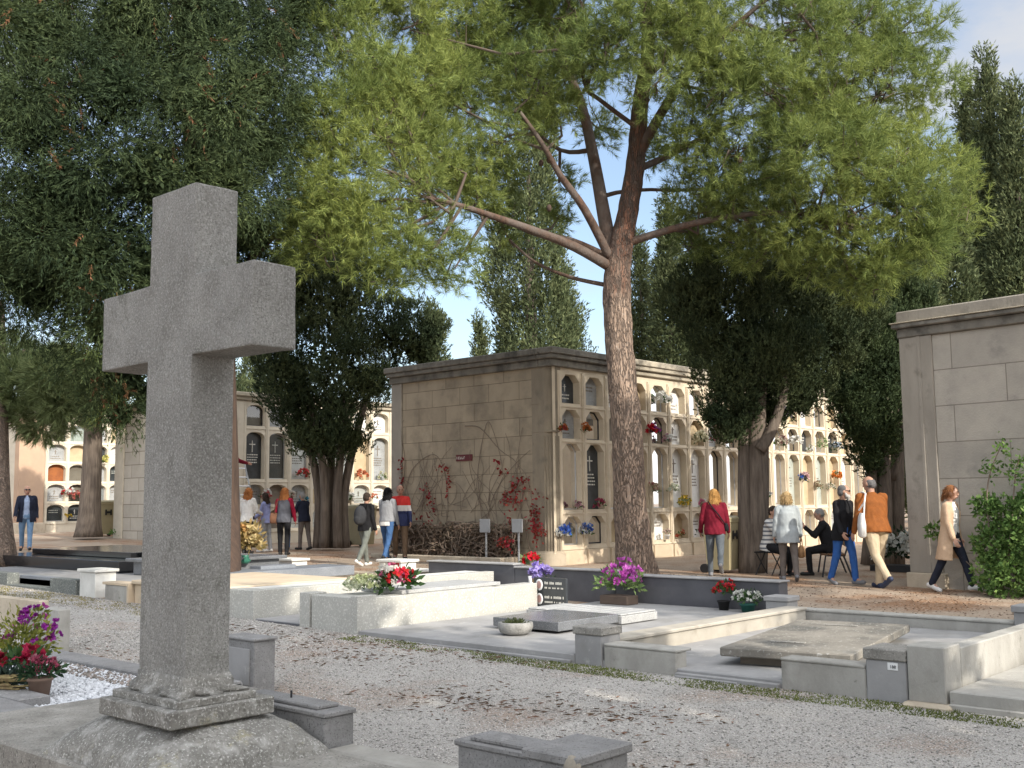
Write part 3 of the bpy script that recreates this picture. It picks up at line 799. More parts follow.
for z, e in ((.572, .055), (.588, .045), (.608, .024), (.635, .010), (.67, .003)):
    ring = []
    for q in range(48):
        a = 2 * PI * q / 48; cxx, syy = math.cos(a), math.sin(a)
        k = 1 / max(abs(cxx) / 1.0, abs(syy) / 1.0); ex = e * (1 + .5 * math.sin(7 * a + 3 * z * 40) + .3 * math.sin(13 * a))
        ring.append((3.065 + cxx * k * (.125 + ex), 5.03 + syy * k * (.218 + ex), z))
    rr.append(ring)
g.rings(rr); obj('mortar_collar', g, M['mound'], cr, smooth=True)
V = []; F = []; nu, nv = 60, 70
for i in range(nu + 1):
    for j in range(nv + 1):
        u = -1 + 2 * i / nu; v = -1 + 2 * j / nv
        h = max(0, 1 - abs(u) ** 2.6) ** .55 * max(0, 1 - abs(v) ** 2.8) ** .55
        x = 3.12 + u * .48; y = 5.10 + v * .61
        nz = float(lump(np.array([[x, y, 0]]), 9, 6)[0]) * .010 + float(lump(np.array([[x, y, 0]]), 30, 7)[0]) * .004
        V.append((x + nz, y + nz, .245 + .235 * h + nz * (h > .05)))
for i in range(nu):
    for j in range(nv):
        a = i * (nv + 1) + j; F.append((a, a + nv + 1, a + nv + 2, a + 1))
g = Geo(); g.add(V, F); obj('mound', g, M['mound'], cr, smooth=True)
g = Geo(); g.box(2.62, 3.60, .6, 6.95, -.02, .25, .015); obj('base_slab', g, M['slab'], cr)
g = Geo(); g.box(3.603, 3.78, .6, 4.55, -.02, .255, .012); obj('edge_strip', g, M['pale_grey'], cr)
kb = thing('kerb_block', 'dark grey kerb block with stepped top just right of the cross base', 'kerb', (3.7, 5, .25))
g = Geo(); g.box(3.605, 3.80, 4.57, 5.42, .0, .405, .006); g.box(3.595, 3.81, 4.56, 5.43, .405, .43, .005); g.box(3.63, 3.775, 4.66, 5.33, .43, .452, .006); obj('block', g, M['grey_kerb'], kb)
g = Geo(); g.tube([(3.70, 4.98, .45), (3.70, 4.98, .49)], .006, 8); obj('iron_pin', g, M['iron'], kb)
bs_ = thing('broken_stone', 'flat broken stone with a pinkish chipped corner behind the cross base', 'stone', (3.7, 5.8, .25))
g = Geo(); g.box(3.50, 3.86, 5.45, 6.15, .0, .43, .02); obj('block', g, M['slab'], bs_)
M['pink_chip'] = flat('pink_chip', (.42, .27, .22), rough=.95, bump=.5, bscale=30)
g = Geo(); g.ell((3.51, 5.60, .41), (.05, .07, .025), 10, 6); obj('chipped_corner', g, M['pink_chip'], bs_, smooth=True)
st = thing('stone_post', 'small grey headstone post standing on the path right behind the cross shaft', 'post', (5, 7.6, 0))
y0, y1 = (5.050, 7.279, 0.302)[1], (5.050, 7.662, 0.269)[1]
g = Geo(); g.box(5.05, 5.25, y0, y1 + .05, .0, .44, .008); g.box(5.035, 5.265, y0 - .015, y1 + .065, .44, .462, .006); obj('post', g, M['grey_kerb'], st)
g = Geo(); g.box(5.04, 5.052, y0 + .05, y1, .10, .38, .004); obj('panel', g, M['grey_slab'], st)

rk = thing('kerb_block', 'grey kerb wall ending in a chipped corner post at the bottom of the photo', 'kerb', (3.6, 3.0, 0))
g = Geo(); g.box(3.50, 3.68, 3.028, 3.50, 0, .435, .006); g.box(3.49, 3.69, 3.028, 3.515, .435, .46, .005); g.box(3.515, 3.66, 3.05, 3.44, .46, .482, .006); obj('wall', g, M['grey_kerb'], rk)
g = Geo(); g.box(3.42, 3.76, 2.76, 3.025, 0, .465, .008); g.box(3.405, 3.775, 2.745, 3.04, .465, .503, .006)
obj('corner_post', g, M['grey_kerb'], rk)
g = Geo(); g.ell((3.415, 2.78, .45), (.02, .045, .06), 10, 8); obj('chipped_corner', g, flat('chip_ochre', (.33, .295, .24), rough=.95, bump=.5, bscale=30), rk, smooth=True)
g = Geo(); g.box(2.95, 3.30, 2.76, 2.92, 0, .43, .01); obj('low_kerb', g, M['pale_grey'], rk)

# ---------------------------------------------------------------- left foreground grave bed
bed = thing('grave_bed', 'low grave bed filled with bright white pebbles left of the cross', 'grave', (4, 8, 0))
g = Geo()
for q in range(6): g.box(3.35 + q * .24, 3.35 + q * .24 + .236, 7.05, 7.22, 0, .20, .006)
obj('near_kerb', g, M['grey_kerb'], bed)
g = Geo(); g.box(4.55, 4.80, 7.05, 10.6, 0, .19, .01); obj('far_kerb', g, M['grey_kerb'], bed)
g = Geo(); g.box(3.1, 3.34, 7.05, 10.6, 0, .20, .01); obj('rear_kerb', g, M['grey_kerb'], bed)
V, F = stones(5200, 3.36, 4.54, 7.24, 9.4, .014, .03); V[:, 2] += .145 - (zg(V[:, 1]))
g = Geo(); g.box(3.34, 4.55, 7.22, 10.5, 0, .145); obj('pebble_fill', g, M['pebble_white'], bed)
pb = obj_np('white_pebbles', (V, F), mat('pebble', (.60, .61, .63), (.45, .46, .48), scale=30, rough=.8, bump=0, island=.2), bed); pb['kind'] = 'stuff'
V, F = stones(500, 4.25, 4.54, 7.24, 9.4, .012, .028); V[:, 2] += .152 - zg(V[:, 1])
pb = obj_np('dark_pebbles', (V, F), mat('pebble_d', (.16, .13, .11), (.3, .27, .24), scale=30, rough=.8, bump=0, island=.4), bed); pb['kind'] = 'stuff'
for nm, px0, px1, X, zt, lab in (('headstone', 25, 58, 5.05, .50, 'plain pale grey headstone slab behind the flowers at the left edge'), ('headstone', -30, 38, 5.7, .44, 'brownish grey headstone further back at the left edge, partly hidden by magenta flowers')):
    ya, yb = ((5.050, 10.556, 0.210)[1], (5.050, 11.324, 0.152)[1]) if px0 == 25 else ((5.700, 12.413, 0.173)[1], (5.700, 14.588, 0.030)[1])
    h_ = thing(nm, lab, 'headstone', (X, .5 * (ya + yb), 0))
    g = Geo(); g.box(X, X + .12, ya, yb, 0, zt, .01); obj('slab', g, M['pale_grey'] if px0 == 25 else M['plinth'], h_)
    g = Geo(); g.box(X - .04, X + .2, ya - .04, yb + .04, 0, .06, .01); obj('base', g, M['grey_kerb'], h_)
p = (3.602, 7.775, 0.200)
bouquet((3.62, 7.82, .146), .15, [(.36, .07, .12), (.42, .16, .20)], 'pink cyclamen in a brown clay pot on the white pebbles', vase=('pot', .085, .15, M['terracotta']), leaf=leafmat('cyc_leaf', (.035, .075, .035)), nleaf=240, leafL=.06, heads=26, head=.035, name='potted_plant', cat='plant', stretch=(1, 1, .6))
bouquet((3.75, 8.45, .146), .26, [(.30, .03, .30), (.33, .05, .22)], 'tall magenta flowers on yellow green stems at the left edge', leaf=leafmat('yell_leaf', (.22, .24, .05)), nleaf=620, leafL=.055, heads=24, head=.04, stretch=(1, 1, 1.25), lift=.16)
bouquet((3.60, 8.12, .146), .15, [(.36, .015, .05)], 'dark red carnations in the bunch at the left edge, just above the potted cyclamen', leaf=LEAF, nleaf=80, leafL=.08, heads=16, head=.06, lift=.22, stretch=(1.2, 1.2, .5))
bouquet((3.55, 8.22, .146), .20, [(.62, .62, .60)], 'grey green foliage plant with a few white flowers at the left edge', leaf=leafmat('grey_leaf', (.10, .15, .12)), nleaf=420, leafL=.07, heads=8, head=.04, name='potted_plant', cat='plant', stretch=(1, 1, 1.0))
db = thing('dried_bunch', 'bunch of cut dry stems lying flat in front of the foliage at the left edge', 'dried flowers', (3.4, 8.1, .2))
g = Geo()
for q in range(34):
    a = rng.uniform(-.5, .5); y = 7.95 + rng.uniform(-.1, .1); z = .20 + rng.uniform(0, .10)
    g.tube([(3.36 + .05 * a, y + .28, z - .02), (3.45 + .08 * a, y + .12, z), (3.52 + .15 * a, y - .02, z + .01)], .006, 5)
obj('stems', g, mat('dry_stem', (.30, .25, .11), (.19, .13, .07), scale=20, rough=.9, bump=0), db)
g = Geo(); g.box(3.33, 3.55, 7.5, 8.6, .146, .215, .008); obj('stone_block', g, M['grey_kerb'], db)

# ---------------------------------------------------------------- tombs along the far side of the path
def fbox(name, root, m, *boxes, b=.008):
    g = Geo()
    for q in boxes: g.box(*q, b)
    return obj(name, g, m, root)
t1 = thing('tomb', 'pale stone tomb with a long side wall and tall front post at the right edge', 'tomb', (9, 1.5, 0))
fbox('floor', t1, M['pale_grey'], (7.93, 12.2, 1.72, 3.0, -.02, .13), (7.93, 12.2, .4, 1.714, -.02, .13), (7.90, 7.93, .4, 3.0, -.02, .045))
fbox('front_post', t1, M['pale_grey'], (7.93, 8.24, 3.02, 3.295, .03, .43))
fbox('footing', t1, M['plinth'], (7.84, 8.2, 2.97, 3.32, -.02, .035), b=.02)
fbox('side_wall', t1, M['pale_grey'], (8.243, 12.2, 3.02, 3.16, .0, .40), (8.243, 12.2, 3.162, 3.23, .0, .345), (8.243, 12.2, 3.232, 3.30, .0, .31))
fbox('grave_slab', t1, M['dusty_slab'], (8.8, 11.0, 1.2, 2.4, .132, .25))

M['kerb_warm'] = mat('kerb_warm', (.43, .395, .335), (.35, .32, .27), scale=3, rough=.9, bump=.3, stain=((.30, .27, .22), 4, .55, .75))
t2 = thing('tomb', 'open grey tomb with low kerbs, corner posts and a skewed lid slab', 'tomb', (10, 4.8, 0))
fbox('floor', t2, M['grey_slab'], (7.97, 12.05, 3.302, 6.4, -.02, .07), (7.92, 7.97, 4.34, 5.31, -.02, .045), (7.90, 7.92, 4.7, 5.31, -.02, .025))
fbox('front_kerb', t2, M['pale_grey'], (7.96, 8.13, 3.63, 4.33, -.02, .225), (7.955, 8.155, 3.63, 4.335, .225, .25))
fbox('front_kerb', t2, M['pale_grey'], (7.96, 8.13, 5.32, 6.09, -.02, .20), (7.955, 8.2, 5.31, 6.09, .20, .225))
o = fbox('plate_post', t2, M['grey_slab'], (7.95, 8.28, 3.31, 3.62, -.02, .30))
fbox('post_cap', t2, M['slab'], (7.935, 8.3, 3.303, 3.635, .302, .385))
pl_ = fbox('number_plate', o, M['white_paint'], (7.943, 7.949, 3.37, 3.45, .235, .29), b=.002)
def words(txt, loc, size, m, parent, rot, ext=.001, align='LEFT'):
    """real lettering turned into mesh"""
    cu = bpy.data.curves.new('txt', 'FONT'); cu.body = txt; cu.size = size; cu.extrude = ext; cu.align_x = align
    o = bpy.data.objects.new('txt', cu); COL.objects.link(o)
    me = bpy.data.meshes.new_from_object(o.evaluated_get(bpy.context.evaluated_depsgraph_get()))
    bpy.data.objects.remove(o); bpy.data.curves.remove(cu)
    me.transform(Matrix.Translation(Vector(loc)) @ rot); me.transform(WM[parent.name].inverted())
    return put('lettering', me, m, parent)
FACE_MX = Matrix(((0, 0, -1), (-1, 0, 0), (0, 1, 0))).to_4x4()     # faces -X, reads left to right towards -Y
FACE_MY = Matrix(((1, 0, 0), (0, 0, -1), (0, 1, 0))).to_4x4()      # faces -Y
words('188', (7.941, 3.432, .25), .032, M['ink'], o, FACE_MX)
fbox('corner_post', t2, M['grey_slab'], (7.95, 8.24, 6.11, 6.42, -.02, .285))
fbox('post_cap', t2, M['slab'], (7.935, 8.255, 6.095, 6.435, .287, .36))
fbox('side_kerb', t2, M['kerb_warm'], (8.242, 11.95, 6.15, 6.38, .0, .20), (8.242, 11.95, 6.13, 6.39, .20, .235))
fbox('back_kerb', t2, M['pale_grey'], (12.06, 12.24, 3.85, 6.42, -.02, .17), (12.05, 12.26, 3.85, 6.42, .17, .20))
fbox('back_post', t2, M['grey_slab'], (12.03, 12.3, 6.43, 6.72, -.02, .27), (12.01, 12.32, 6.41, 6.74, .27, .33))
fbox('back_post', t2, M['grey_slab'], (12.03, 12.3, 3.52, 3.84, -.02, .30), (12.01, 12.32, 3.50, 3.86, .30, .37))
g = Geo(); g.box(8.47, 10.92, 4.27, 5.40, .145, .222, .01, ang=.2); lid = obj('lid_slab', g, M['dusty_slab'], t2)
g = Geo(); g.box(8.62, 10.80, 4.40, 5.27, .071, .146, ang=.2); obj('lid_support', g, M['stone_brown'], t2)
g = Geo()
for cx, cy in ((9.0, 4.82), (10.5, 5.02)): g.box(cx - .03, cx + .03, cy - .16, cy + .16, .2222, .232, .003, ang=.2)
obj('handle', g, M['slab'], lid)

t3 = thing('tomb', 'wide plain grey floor tomb with a polished granite slab and slanted head slab', 'tomb', (10, 8, 0))
fbox('floor', t3, M['grey_slab'], (7.95, 12.43, 6.425, 9.495, -.02, .10), (7.91, 7.95, 6.45, 9.45, -.02, .05), b=.006)
fbox('plinth', t3, M['black_stone'], (9.14, 10.6, 7.62, 8.36, .10, .128))
fbox('grave_slab', t3, M['granite_polish'], (9.02, 10.09, 7.50, 8.45, .128, .225), b=.006)
g = Geo(); g.box(10.095, 10.80, 7.46, 8.90, .11, .20, .006)
for q in range(9): g.box(10.10, 10.795, 7.475 + q * .157, 7.475 + q * .157 + .147, .2002, .222, .018)
obj('head_slab', g, M['granite_ribbed'], t3)
bw = thing('stone_bowl', 'small pale stone bowl of low succulents in front of the granite slab', 'planter', (8.74, 7.86, .1))
x, y = 8.74, 7.86
g = Geo(); g.lathe((x, y, .1), [(.11, 0), (.165, .03), (.19, .08), (.185, .13), (.16, .135), (.15, .11)], 28); obj('bowl', g, M['bowl'], bw, smooth=True)
obj_np('succulent', leaf_cloud((x, y, .215), (.14, .14, .045), 260, .035, .015, .8), leafmat('succ', (.10, .12, .05)), bw)
pq = thing('memorial_plaque', 'black granite memorial plaque with two oval portraits standing beside the speckled wall', 'plaque', (11.05, 9.1, .1))
ya, yb, zt = (11.100, 9.090, 0.355)[1], (11.100, 9.642, 0.330)[1], (11.100, 9.359, 0.499)[2]
fbox('tablet', pq, M['stone_dark'], (11.1, 11.14, ya, yb, .1, zt), b=.004)
tb = pq.children[0]; hgt = zt - .1; wid = yb - ya
for k in range(2):
    zc = .1 + hgt * (.76 - .46 * k)
    g = Geo(); g.rings([[(11.099 - d, yb - wid * .17 + .062 * (1 - d * 30) * math.cos(2 * PI * q / 24), zc + .075 * (1 - d * 30) * math.sin(2 * PI * q / 24)) for q in range(24)] for d in (0, .006)]); f_ = obj('portrait', g, M['white_paint'], tb)
    g = Geo(); g.rings([[(11.0935 - d, yb - wid * .17 + .038 * math.cos(2 * PI * q / 20), zc + .05 * math.sin(2 * PI * q / 20)) for q in range(20)] for d in (0, .003)]); obj('picture', g, M['photo_skin'], tb)
    g = Geo()                                 # the engraved lines are too small to read: strokes of lettering height
    for ln, (zz, hh) in enumerate(((zc + .012, .034), (zc - .045, .022))):
        yq = yb - wid * .34
        while yq > ya + .05:
            w_ = rng.uniform(.008, .02); g.box(11.096, 11.0995, yq - w_, yq, zz, zz + hh * rng.uniform(.8, 1)); yq -= w_ + rng.choice([.006, .006, .006, .03])
    obj('engraving', g, M['gilt'], tb)

lw = thing('low_wall', 'dark slate grey low wall behind the polished slab and the speckled tomb', 'wall', (12.55, 9.8, .1))
fbox('wall', lw, M['dark_wall'], (12.45, 12.68, 6.76, 9.3, -.02, .455), (12.45, 12.68, 9.306, 11.2, -.02, .50), (12.45, 12.68, 11.206, 13.1, -.02, .54), b=.006)
fbox('coping', lw, M['grey_slab'], (12.42, 12.71, 6.74, 9.3, .457, .48), (12.42, 12.71, 9.306, 11.2, .502, .525), (12.42, 12.71, 11.206, 13.12, .542, .565), b=.006)

t4 = thing('tomb', 'light speckled granite tomb with solid front block, side walls and open step', 'tomb', (10, 10.8, 0))
fbox('front_block', t4, M['granite_light'], (7.95, 8.22, 9.62, 10.33, .0, .455), b=.005)
fbox('box_grave', t4, M['granite_light'], (8.225, 10.2, 9.52, 10.30, .0, .44), (7.94, 8.222, 9.50, 9.618, 0, .475), b=.005)
fbox('box_lid', t4, M['granite_ribbed'], (8.7, 10.4, 9.60, 10.34, .442, .485), b=.006)
fbox('side_wall', t4, M['granite_light'], (10.203, 11.04, 9.53, 9.76, .0, .43), b=.006)
fbox('step_post', t4, M['granite_light'], (7.95, 8.2, 10.37, 10.56, .0, .47), b=.004)
fbox('passage_floor', t4, M['grey_slab'], (7.98, 12.4, 10.57, 11.48, .0, .11), b=.006)
fbox('step_riser', t4, M['dark_wall'], (7.95, 7.978, 10.57, 11.48, .0, .10), b=.003)
fbox('left_wall', t4, M['granite_light'], (7.95, 12.3, 11.49, 11.66, .0, .45), (7.95, 8.2, 11.662, 12.06, .0, .45), b=.006)
fbox('wall_top', t4, M['white_stone'], (8.21, 12.3, 11.662, 12.1, .1, .44), b=.006)

t5 = thing('tomb', 'cream stone tomb with a blue grey granite band on top, half hidden by the cross', 'tomb', (10, 13.6, .1))
fbox('body', t5, M['cream'], (8.02, 10.0, 12.14, 14.48, .0, .40), b=.01)
fbox('moulding', t5, M['cream'], (7.97, 10.05, 12.12, 14.5, .402, .46), b=.012)
fbox('panel', t5, M['plinth'], (7.99, 8.018, 13.1, 13.95, .17, .36), b=.006)
fbox('front_panel', t5, M['pale_grey'], (7.95, 8.2, 14.55, 15.2, .05, .37), b=.006)
fbox('panel_frame', t5, M['cream'], (7.93, 8.2, 14.50, 14.548, .05, .41), (7.93, 8.2, 14.55, 15.25, .372, .41), b=.005)
fbox('granite_band', t5, M['granite_blue'], (8.6, 12.1, 14.55, 15.35, .30, .46), (10.5, 11.2, (10.600, 14.981, 0.477)[1], 15.3, .1, .51), b=.008)
fbox('floor', t5, M['plinth'], (10.06, 12.1, 12.15, 15.4, .0, .20), b=.008)
t6 = thing('tomb', 'black polished granite tomb with white front post on the far left', 'tomb', (10, 18, .2))
fbox('front_post', t6, M['white_stone'], (7.95, 8.28, 15.5, 15.98, .05, .53), (7.92, 8.31, 15.46, 16.02, .53, .575), b=.008)
fbox('kerb', t6, M['granite_dark'], (7.95, 8.15, 16.1, 16.95, .05, .40), (7.95, 8.15, 16.95, 18.5, .05, .24), (7.95, 8.15, 18.5, 20.5, .05, .42), b=.006)
fbox('kerb_panel', t6, M['granite_blue'], (8.152, 8.3, 16.96, 18.49, .0, .38), b=.006)
fbox('floor', t6, M['grey_slab'], (8.152, 12.2, 15.4, 22.0, .1, .34), b=.01)
fbox('black_slab', t6, M['black_stone'], (9.6, 12.3, 17.9, 23.4, .342, .55), b=.01)
fbox('upper_slab', t6, M['black_stone'], (10.2, 12.2, 18.6, 22.6, .552, .66), b=.01)
fbox('granite_box', t6, M['granite_polish'], (9.6, 11.6, 16.0, 17.4, .342, .56), (9.5, 11.7, 15.9, 17.5, .562, .62), b=.01)
for (ya, yb, zt, lab) in ((16.8, 17.55, .49, 'white stone post behind the dried flowers, left of the walking trio'), (13.78, 14.42, .55, 'white capped stone post in front of the walking trio'), (13.35, 13.75, .40, 'short grey stone post beside the white capped post near the trio')):
    ps = thing('stone_post', lab, 'post', (12.6, .5 * (ya + yb), .15))
    fbox('post', ps, M['white_stone'] if zt > .45 else M['pale_grey'], (12.5, 12.85, ya + .04, yb - .04, .0, zt - .05), b=.008)
    fbox('cap', ps, M['white_stone'], (12.46, 12.89, ya, yb, zt - .048, zt), b=.01)
lk = thing('low_kerb', 'long low stone kerb running across the paving behind the left tombs', 'kerb', (12.6, 15.5, .2))
fbox('kerb', lk, M['plinth'], (12.5, 12.66, 14.45, 16.77, .0, .31), (12.5, 12.66, 17.6, 24, .0, .40), b=.01)

# flowers on the tombs
GT = 'flowers left on the graves'
x, y, z = (12.147, 9.018, 0.100)
bouquet((x, y, .10), .30, [(.62, .16, .55), (.55, .10, .46)], 'magenta cyclamen with pale green leaves in a low brown planter by the dark wall', GT, vase=('box', .13, .12, M['planter']), leaf=leafmat('cyc2', (.20, .30, .11)), nleaf=260, leafL=.10, heads=20, head=.075, stretch=(.9, 1.15, .9), lift=.03, name='potted_plant', cat='plant')
x, y, z = (12.258, 7.442, 0.100)
bouquet((x, y, .10), .15, [(.46, .02, .025)], 'small red flowers beside a white flower pot against the end of the dark wall', GT, vase=('pot', .08, .12, M['rubber']), nleaf=70, leafL=.07, heads=22, head=.045, lift=.05)
x, y, z = (12.214, 7.071, 0.100)
bouquet((x, y, .10), .16, [(.72, .72, .66)], 'white daisies with green leaves next to the small red flowers', GT, vase=('pot', .10, .10, flat('pot_green', (.02, .10, .08))), nleaf=150, leafL=.06, heads=24, head=.045, stretch=(1, 1.2, .8))
x, y, z = (11.450, 9.816, 0.461)
bouquet((x, y, .1), .17, [(.30, .22, .62), (.42, .34, .68)], 'violet flowers in a wicker basket behind the black plaque', GT, vase=('pot', .12, z - .1, mat('wicker', (.42, .30, .17), scale=40, bump=.6)), nleaf=20, leafL=.05, heads=16, head=.08, stretch=(1, 1.2, .6))
x, y, z = (11.900, 10.390, 0.441)
bouquet((x, y, .1), .12, [(.50, .008, .015)], 'single red rose bloom on a tall stem above the end of the speckled wall', GT, vase=('vase', .06, z - .1, M['white_paint']), nleaf=60, leafL=.10, heads=5, head=.09, lift=.17, leaf=LEAF2, stretch=(1, 1, .8))
bouquet((8.5, 10.0, .47), .20, [(.68, .70, .52), (.60, .64, .36)], 'pale yellow and white chrysanthemums lying on the speckled granite block', GT, leaf=LEAF2, nleaf=120, leafL=.06, heads=40, head=.05, stretch=(1.3, 1.5, .55))
bouquet((8.75, 9.72, .487), .21, [(.55, .02, .03), (.70, .68, .62), (.50, .12, .22)], 'red and white bouquet in green wrapping on the speckled granite block', GT, leaf=LEAF, nleaf=130, leafL=.13, heads=15, head=.075, stretch=(1.1, 1.2, .85))
x, y, z = (10.850, 15.941, 0.518)
bouquet((x, y, .51), .30, [(.50, .36, .14), (.58, .47, .24), (.42, .24, .08)], 'large dried golden flower arrangement in a green vase on the granite band', GT, vase=('vase', .10, .14, flat('vase_green', (.04, .16, .11), rough=.3)), leaf=DRY, nleaf=220, leafL=.13, heads=40, head=.09, stretch=(1, 1.15, 1.25), name='dried_arrangement')
# ---------------------------------------------------------------- burial niche blocks
def arch_pts(cx, w, z0, z1, kind):
    """outline from bottom left round the arch to bottom right"""
    h = w / 2
    if kind == 'chamfer': top = [(-h, z1 - .16), (-h * .52, z1 - .01), (0, z1), (h * .52, z1 - .01), (h, z1 - .16)]
    else: top = [(-h, z1 - .15), (-h * .86, z1 - .075), (-h * .5, z1 - .018), (0, z1), (h * .5, z1 - .018), (h * .86, z1 - .075), (h, z1 - .15)]
    return [(cx - h, z0)] + [(cx + x, z) for x, z in top] + [(cx + h, z0)]
def cell(g, cx, sp, c0, c1, op, Y, depth):
    """facade ring round one opening plus its reveals"""
    n = len(op); L, Rr = cx - sp / 2, cx + sp / 2
    outer = []
    for i, (x, z) in enumerate(op):
        if i == 0: outer.append((L, c0))
        elif i == n - 1: outer.append((Rr, c0))
        elif i == 1: outer.append((L, c1))
        elif i == n - 2: outer.append((Rr, c1))
        else: outer.append((x, c1))
    V = [(x, Y, z) for x, z in outer] + [(x, Y, z) for x, z in op] + [(x, Y + depth, z) for x, z in op]
    F = []
    for i in range(n):
        j = (i + 1) % n
        F.append((i, j, n + j, n + i)); F.append((n + i, n + j, 2 * n + j, 2 * n + i))
    g.add(V, F)
STONES = ['marble', 'marble', 'marble', 'stone_grey', 'stone_green', 'stone_dark', 'closed', 'closed', 'marble', 'stone_brown']
GLASS = bpy.data.materials.new('glass'); GLASS.use_nodes = True
_n = GLASS.node_tree.nodes; _l = GLASS.node_tree.links
_t = _n.new('ShaderNodeBsdfTransparent'); _t.inputs[0].default_value = (.85, .88, .88, 1); _g = _n.new('ShaderNodeBsdfGlossy'); _g.inputs['Roughness'].default_value = .03
_f = _n.new('ShaderNodeFresnel'); _f.inputs[0].default_value = 1.5; _m = _n.new('ShaderNodeMixShader')
_l.new(_f.outputs[0], _m.inputs[0]); _l.new(_t.outputs[0], _m.inputs[1]); _l.new(_g.outputs[0], _m.inputs[2]); _l.new(_m.outputs[0], _n['Material Output'].inputs['Surface'])

def niche_block(root, centres, sp, rows, Y, depth, x0, x1, zbot, ztop, fm, ribm, pick, kind='chamfer', wid=.625, glass=()):
    g = Geo(); rb = Geo(); r_ = random.Random(4)
    for ci, cx in enumerate(centres):
        for ri, (z0, z1, c0, c1) in enumerate(rows):
            cell(g, cx, sp, c0, c1, arch_pts(cx, wid, z0, z1, kind), Y, depth)
    xa, xb = centres[0] - sp / 2, centres[-1] + sp / 2
    lo, hi = rows[-1][2], rows[0][3]
    def quad(a, b, c, d): g.add([(a, Y, c), (b, Y, c), (b, Y, d), (a, Y, d)], [(0, 1, 2, 3)])
    if x0 < xa: quad(x0, xa, zbot, ztop)
    if xb < x1: quad(xb, x1, zbot, ztop)
    quad(xa, xb, zbot, lo); quad(xa, xb, hi, ztop)
    obj('niche_front', g, fm, root)
    for i in range(len(centres) + 1):
        x = xa + i * sp; rb.box(x - .055, x + .055, Y - .028, Y - .001, lo - .02, hi, .006); rb.box(x - .02, x + .02, Y - .042, Y - .029, lo, hi - .05, .004)
    for (z0, z1, c0, c1) in rows: rb.box(xa, xb, Y - .02, Y - .0015, c0 - .022, c0 + .018, .005)
    obj('ribs', rb, ribm, root)
    for ci, cx in enumerate(centres):
        for ri, (z0, z1, c0, c1) in enumerate(rows):
            mk = pick(ci, ri, r_)
            op = arch_pts(cx, wid - .004, z0 + .003, z1 - .003, kind)
            fy = Y + depth * (.80 if mk != 'deep' else 1.0)
            g = Geo(); n = len(op)
            g.add([(x, fy, z) for x, z in op] + [(x, fy + .03, z) for x, z in op], [tuple(range(n)), tuple(range(2 * n - 1, n - 1, -1))] + [(i, (i + 1) % n, n + (i + 1) % n, n + i) for i in range(n)])
            ts = obj('tombstone', g, M[mk], root)
            tall = (z1 - z0) > 1.0
            if mk in ('stone_dark', 'marble', 'stone_grey', 'stone_green'):
                g = Geo(); m_ = M['gilt'] if mk == 'stone_dark' else M['stone_brown']
                zt = z1 - (.20 if not tall else .25)
                if tall or r_.random() < .5:
                    ch = .34 if tall else .16
                    g.box(cx - .012, cx + .012, fy - .014, fy - .001, zt - ch, zt); g.box(cx - ch * .3, cx + ch * .3, fy - .013, fy - .002, zt - ch * .36, zt - ch * .28)
                    zt -= ch + .06
                for q in range(2 if not tall else 4):     # engraved lines, unreadable at this distance
                    x = cx - wid * .27
                    while x < cx + wid * .25:
                        w_ = r_.uniform(.02, .07); g.box(x, min(x + w_, cx + wid * .3), fy - .006, fy - .001, zt - .03, zt); x += w_ + .02
                    zt -= .075
                    if zt < z0 + .08: break
                obj('engraving', g, m_, ts)
            if mk != 'closed' and r_.random() < .4:       # glazed door in a metal frame
                g = Geo(); inn = arch_pts(cx, wid - .06, z0 + .03, z1 - .03, kind); yy = fy - .05
                g.add([(x, yy, z) for x, z in op] + [(x, yy, z) for x, z in inn] + [(x, yy + .02, z) for x, z in op] + [(x, yy + .02, z) for x, z in inn],
                      [f for i in range(n) for j in [(i + 1) % n] for f in ((i, j, n + j, n + i), (n + i, n + j, 3 * n + j, 3 * n + i))])
                fr = obj('door_frame', g, M['alu'] if r_.random() < .7 else M['iron'], ts)
                g = Geo(); g.add([(x, yy + .01, z) for x, z in inn], [tuple(range(n))]); obj('pane', g, GLASS, ts)

# ---- middle block
nb = thing('niche_block', 'long ochre burial niche block behind the pine, with red vines on its shaded side wall', 'niche wall', (17.8, 14.9, .1))
CX = [18.47 + .843 * i for i in range(21)]
ROWS = [(3.63, 4.27, 3.56, 4.33), (2.86, 3.50, 2.80, 3.56), (1.32, 2.76, 1.24, 2.80), (.56, 1.18, .48, 1.24)]
SPEC = {(0, 0): 'stone_dark', (1, 0): 'stone_grey', (0, 1): 'stone_grey', (1, 1): 'stone_green', (0, 2): 'stone_grey', (1, 2): 'stone_dark', (0, 3): 'stone_dark', (1, 3): 'marble',
        (3, 0): 'closed', (4, 0): 'stone_dark', (5, 0): 'marble', (6, 0): 'stone_brown', (3, 1): 'stone_dark', (4, 1): 'marble', (5, 1): 'marble', (6, 1): 'closed', (7, 1): 'stone_grey',
        (8, 1): 'stone_grey', (3, 2): 'closed', (4, 2): 'stone_green', (5, 2): 'marble', (6, 2): 'marble', (7, 2): 'marble', (8, 2): 'stone_grey', (3, 3): 'closed', (4, 3): 'marble', (5, 3): 'closed', (6, 3): 'marble',
        (10, 0): 'stone_dark', (11, 0): 'stone_dark', (12, 0): 'closed', (13, 0): 'marble', (14, 0): 'stone_grey', (10, 1): 'stone_grey', (11, 1): 'stone_dark', (12, 1): 'stone_dark', (13, 1): 'stone_dark', (14, 1): 'marble', (15, 1): 'stone_dark',
        (10, 2): 'stone_grey', (11, 2): 'stone_grey', (12, 2): 'stone_green', (13, 2): 'closed', (14, 2): 'stone_green', (15, 2): 'closed', (16, 2): 'marble'}
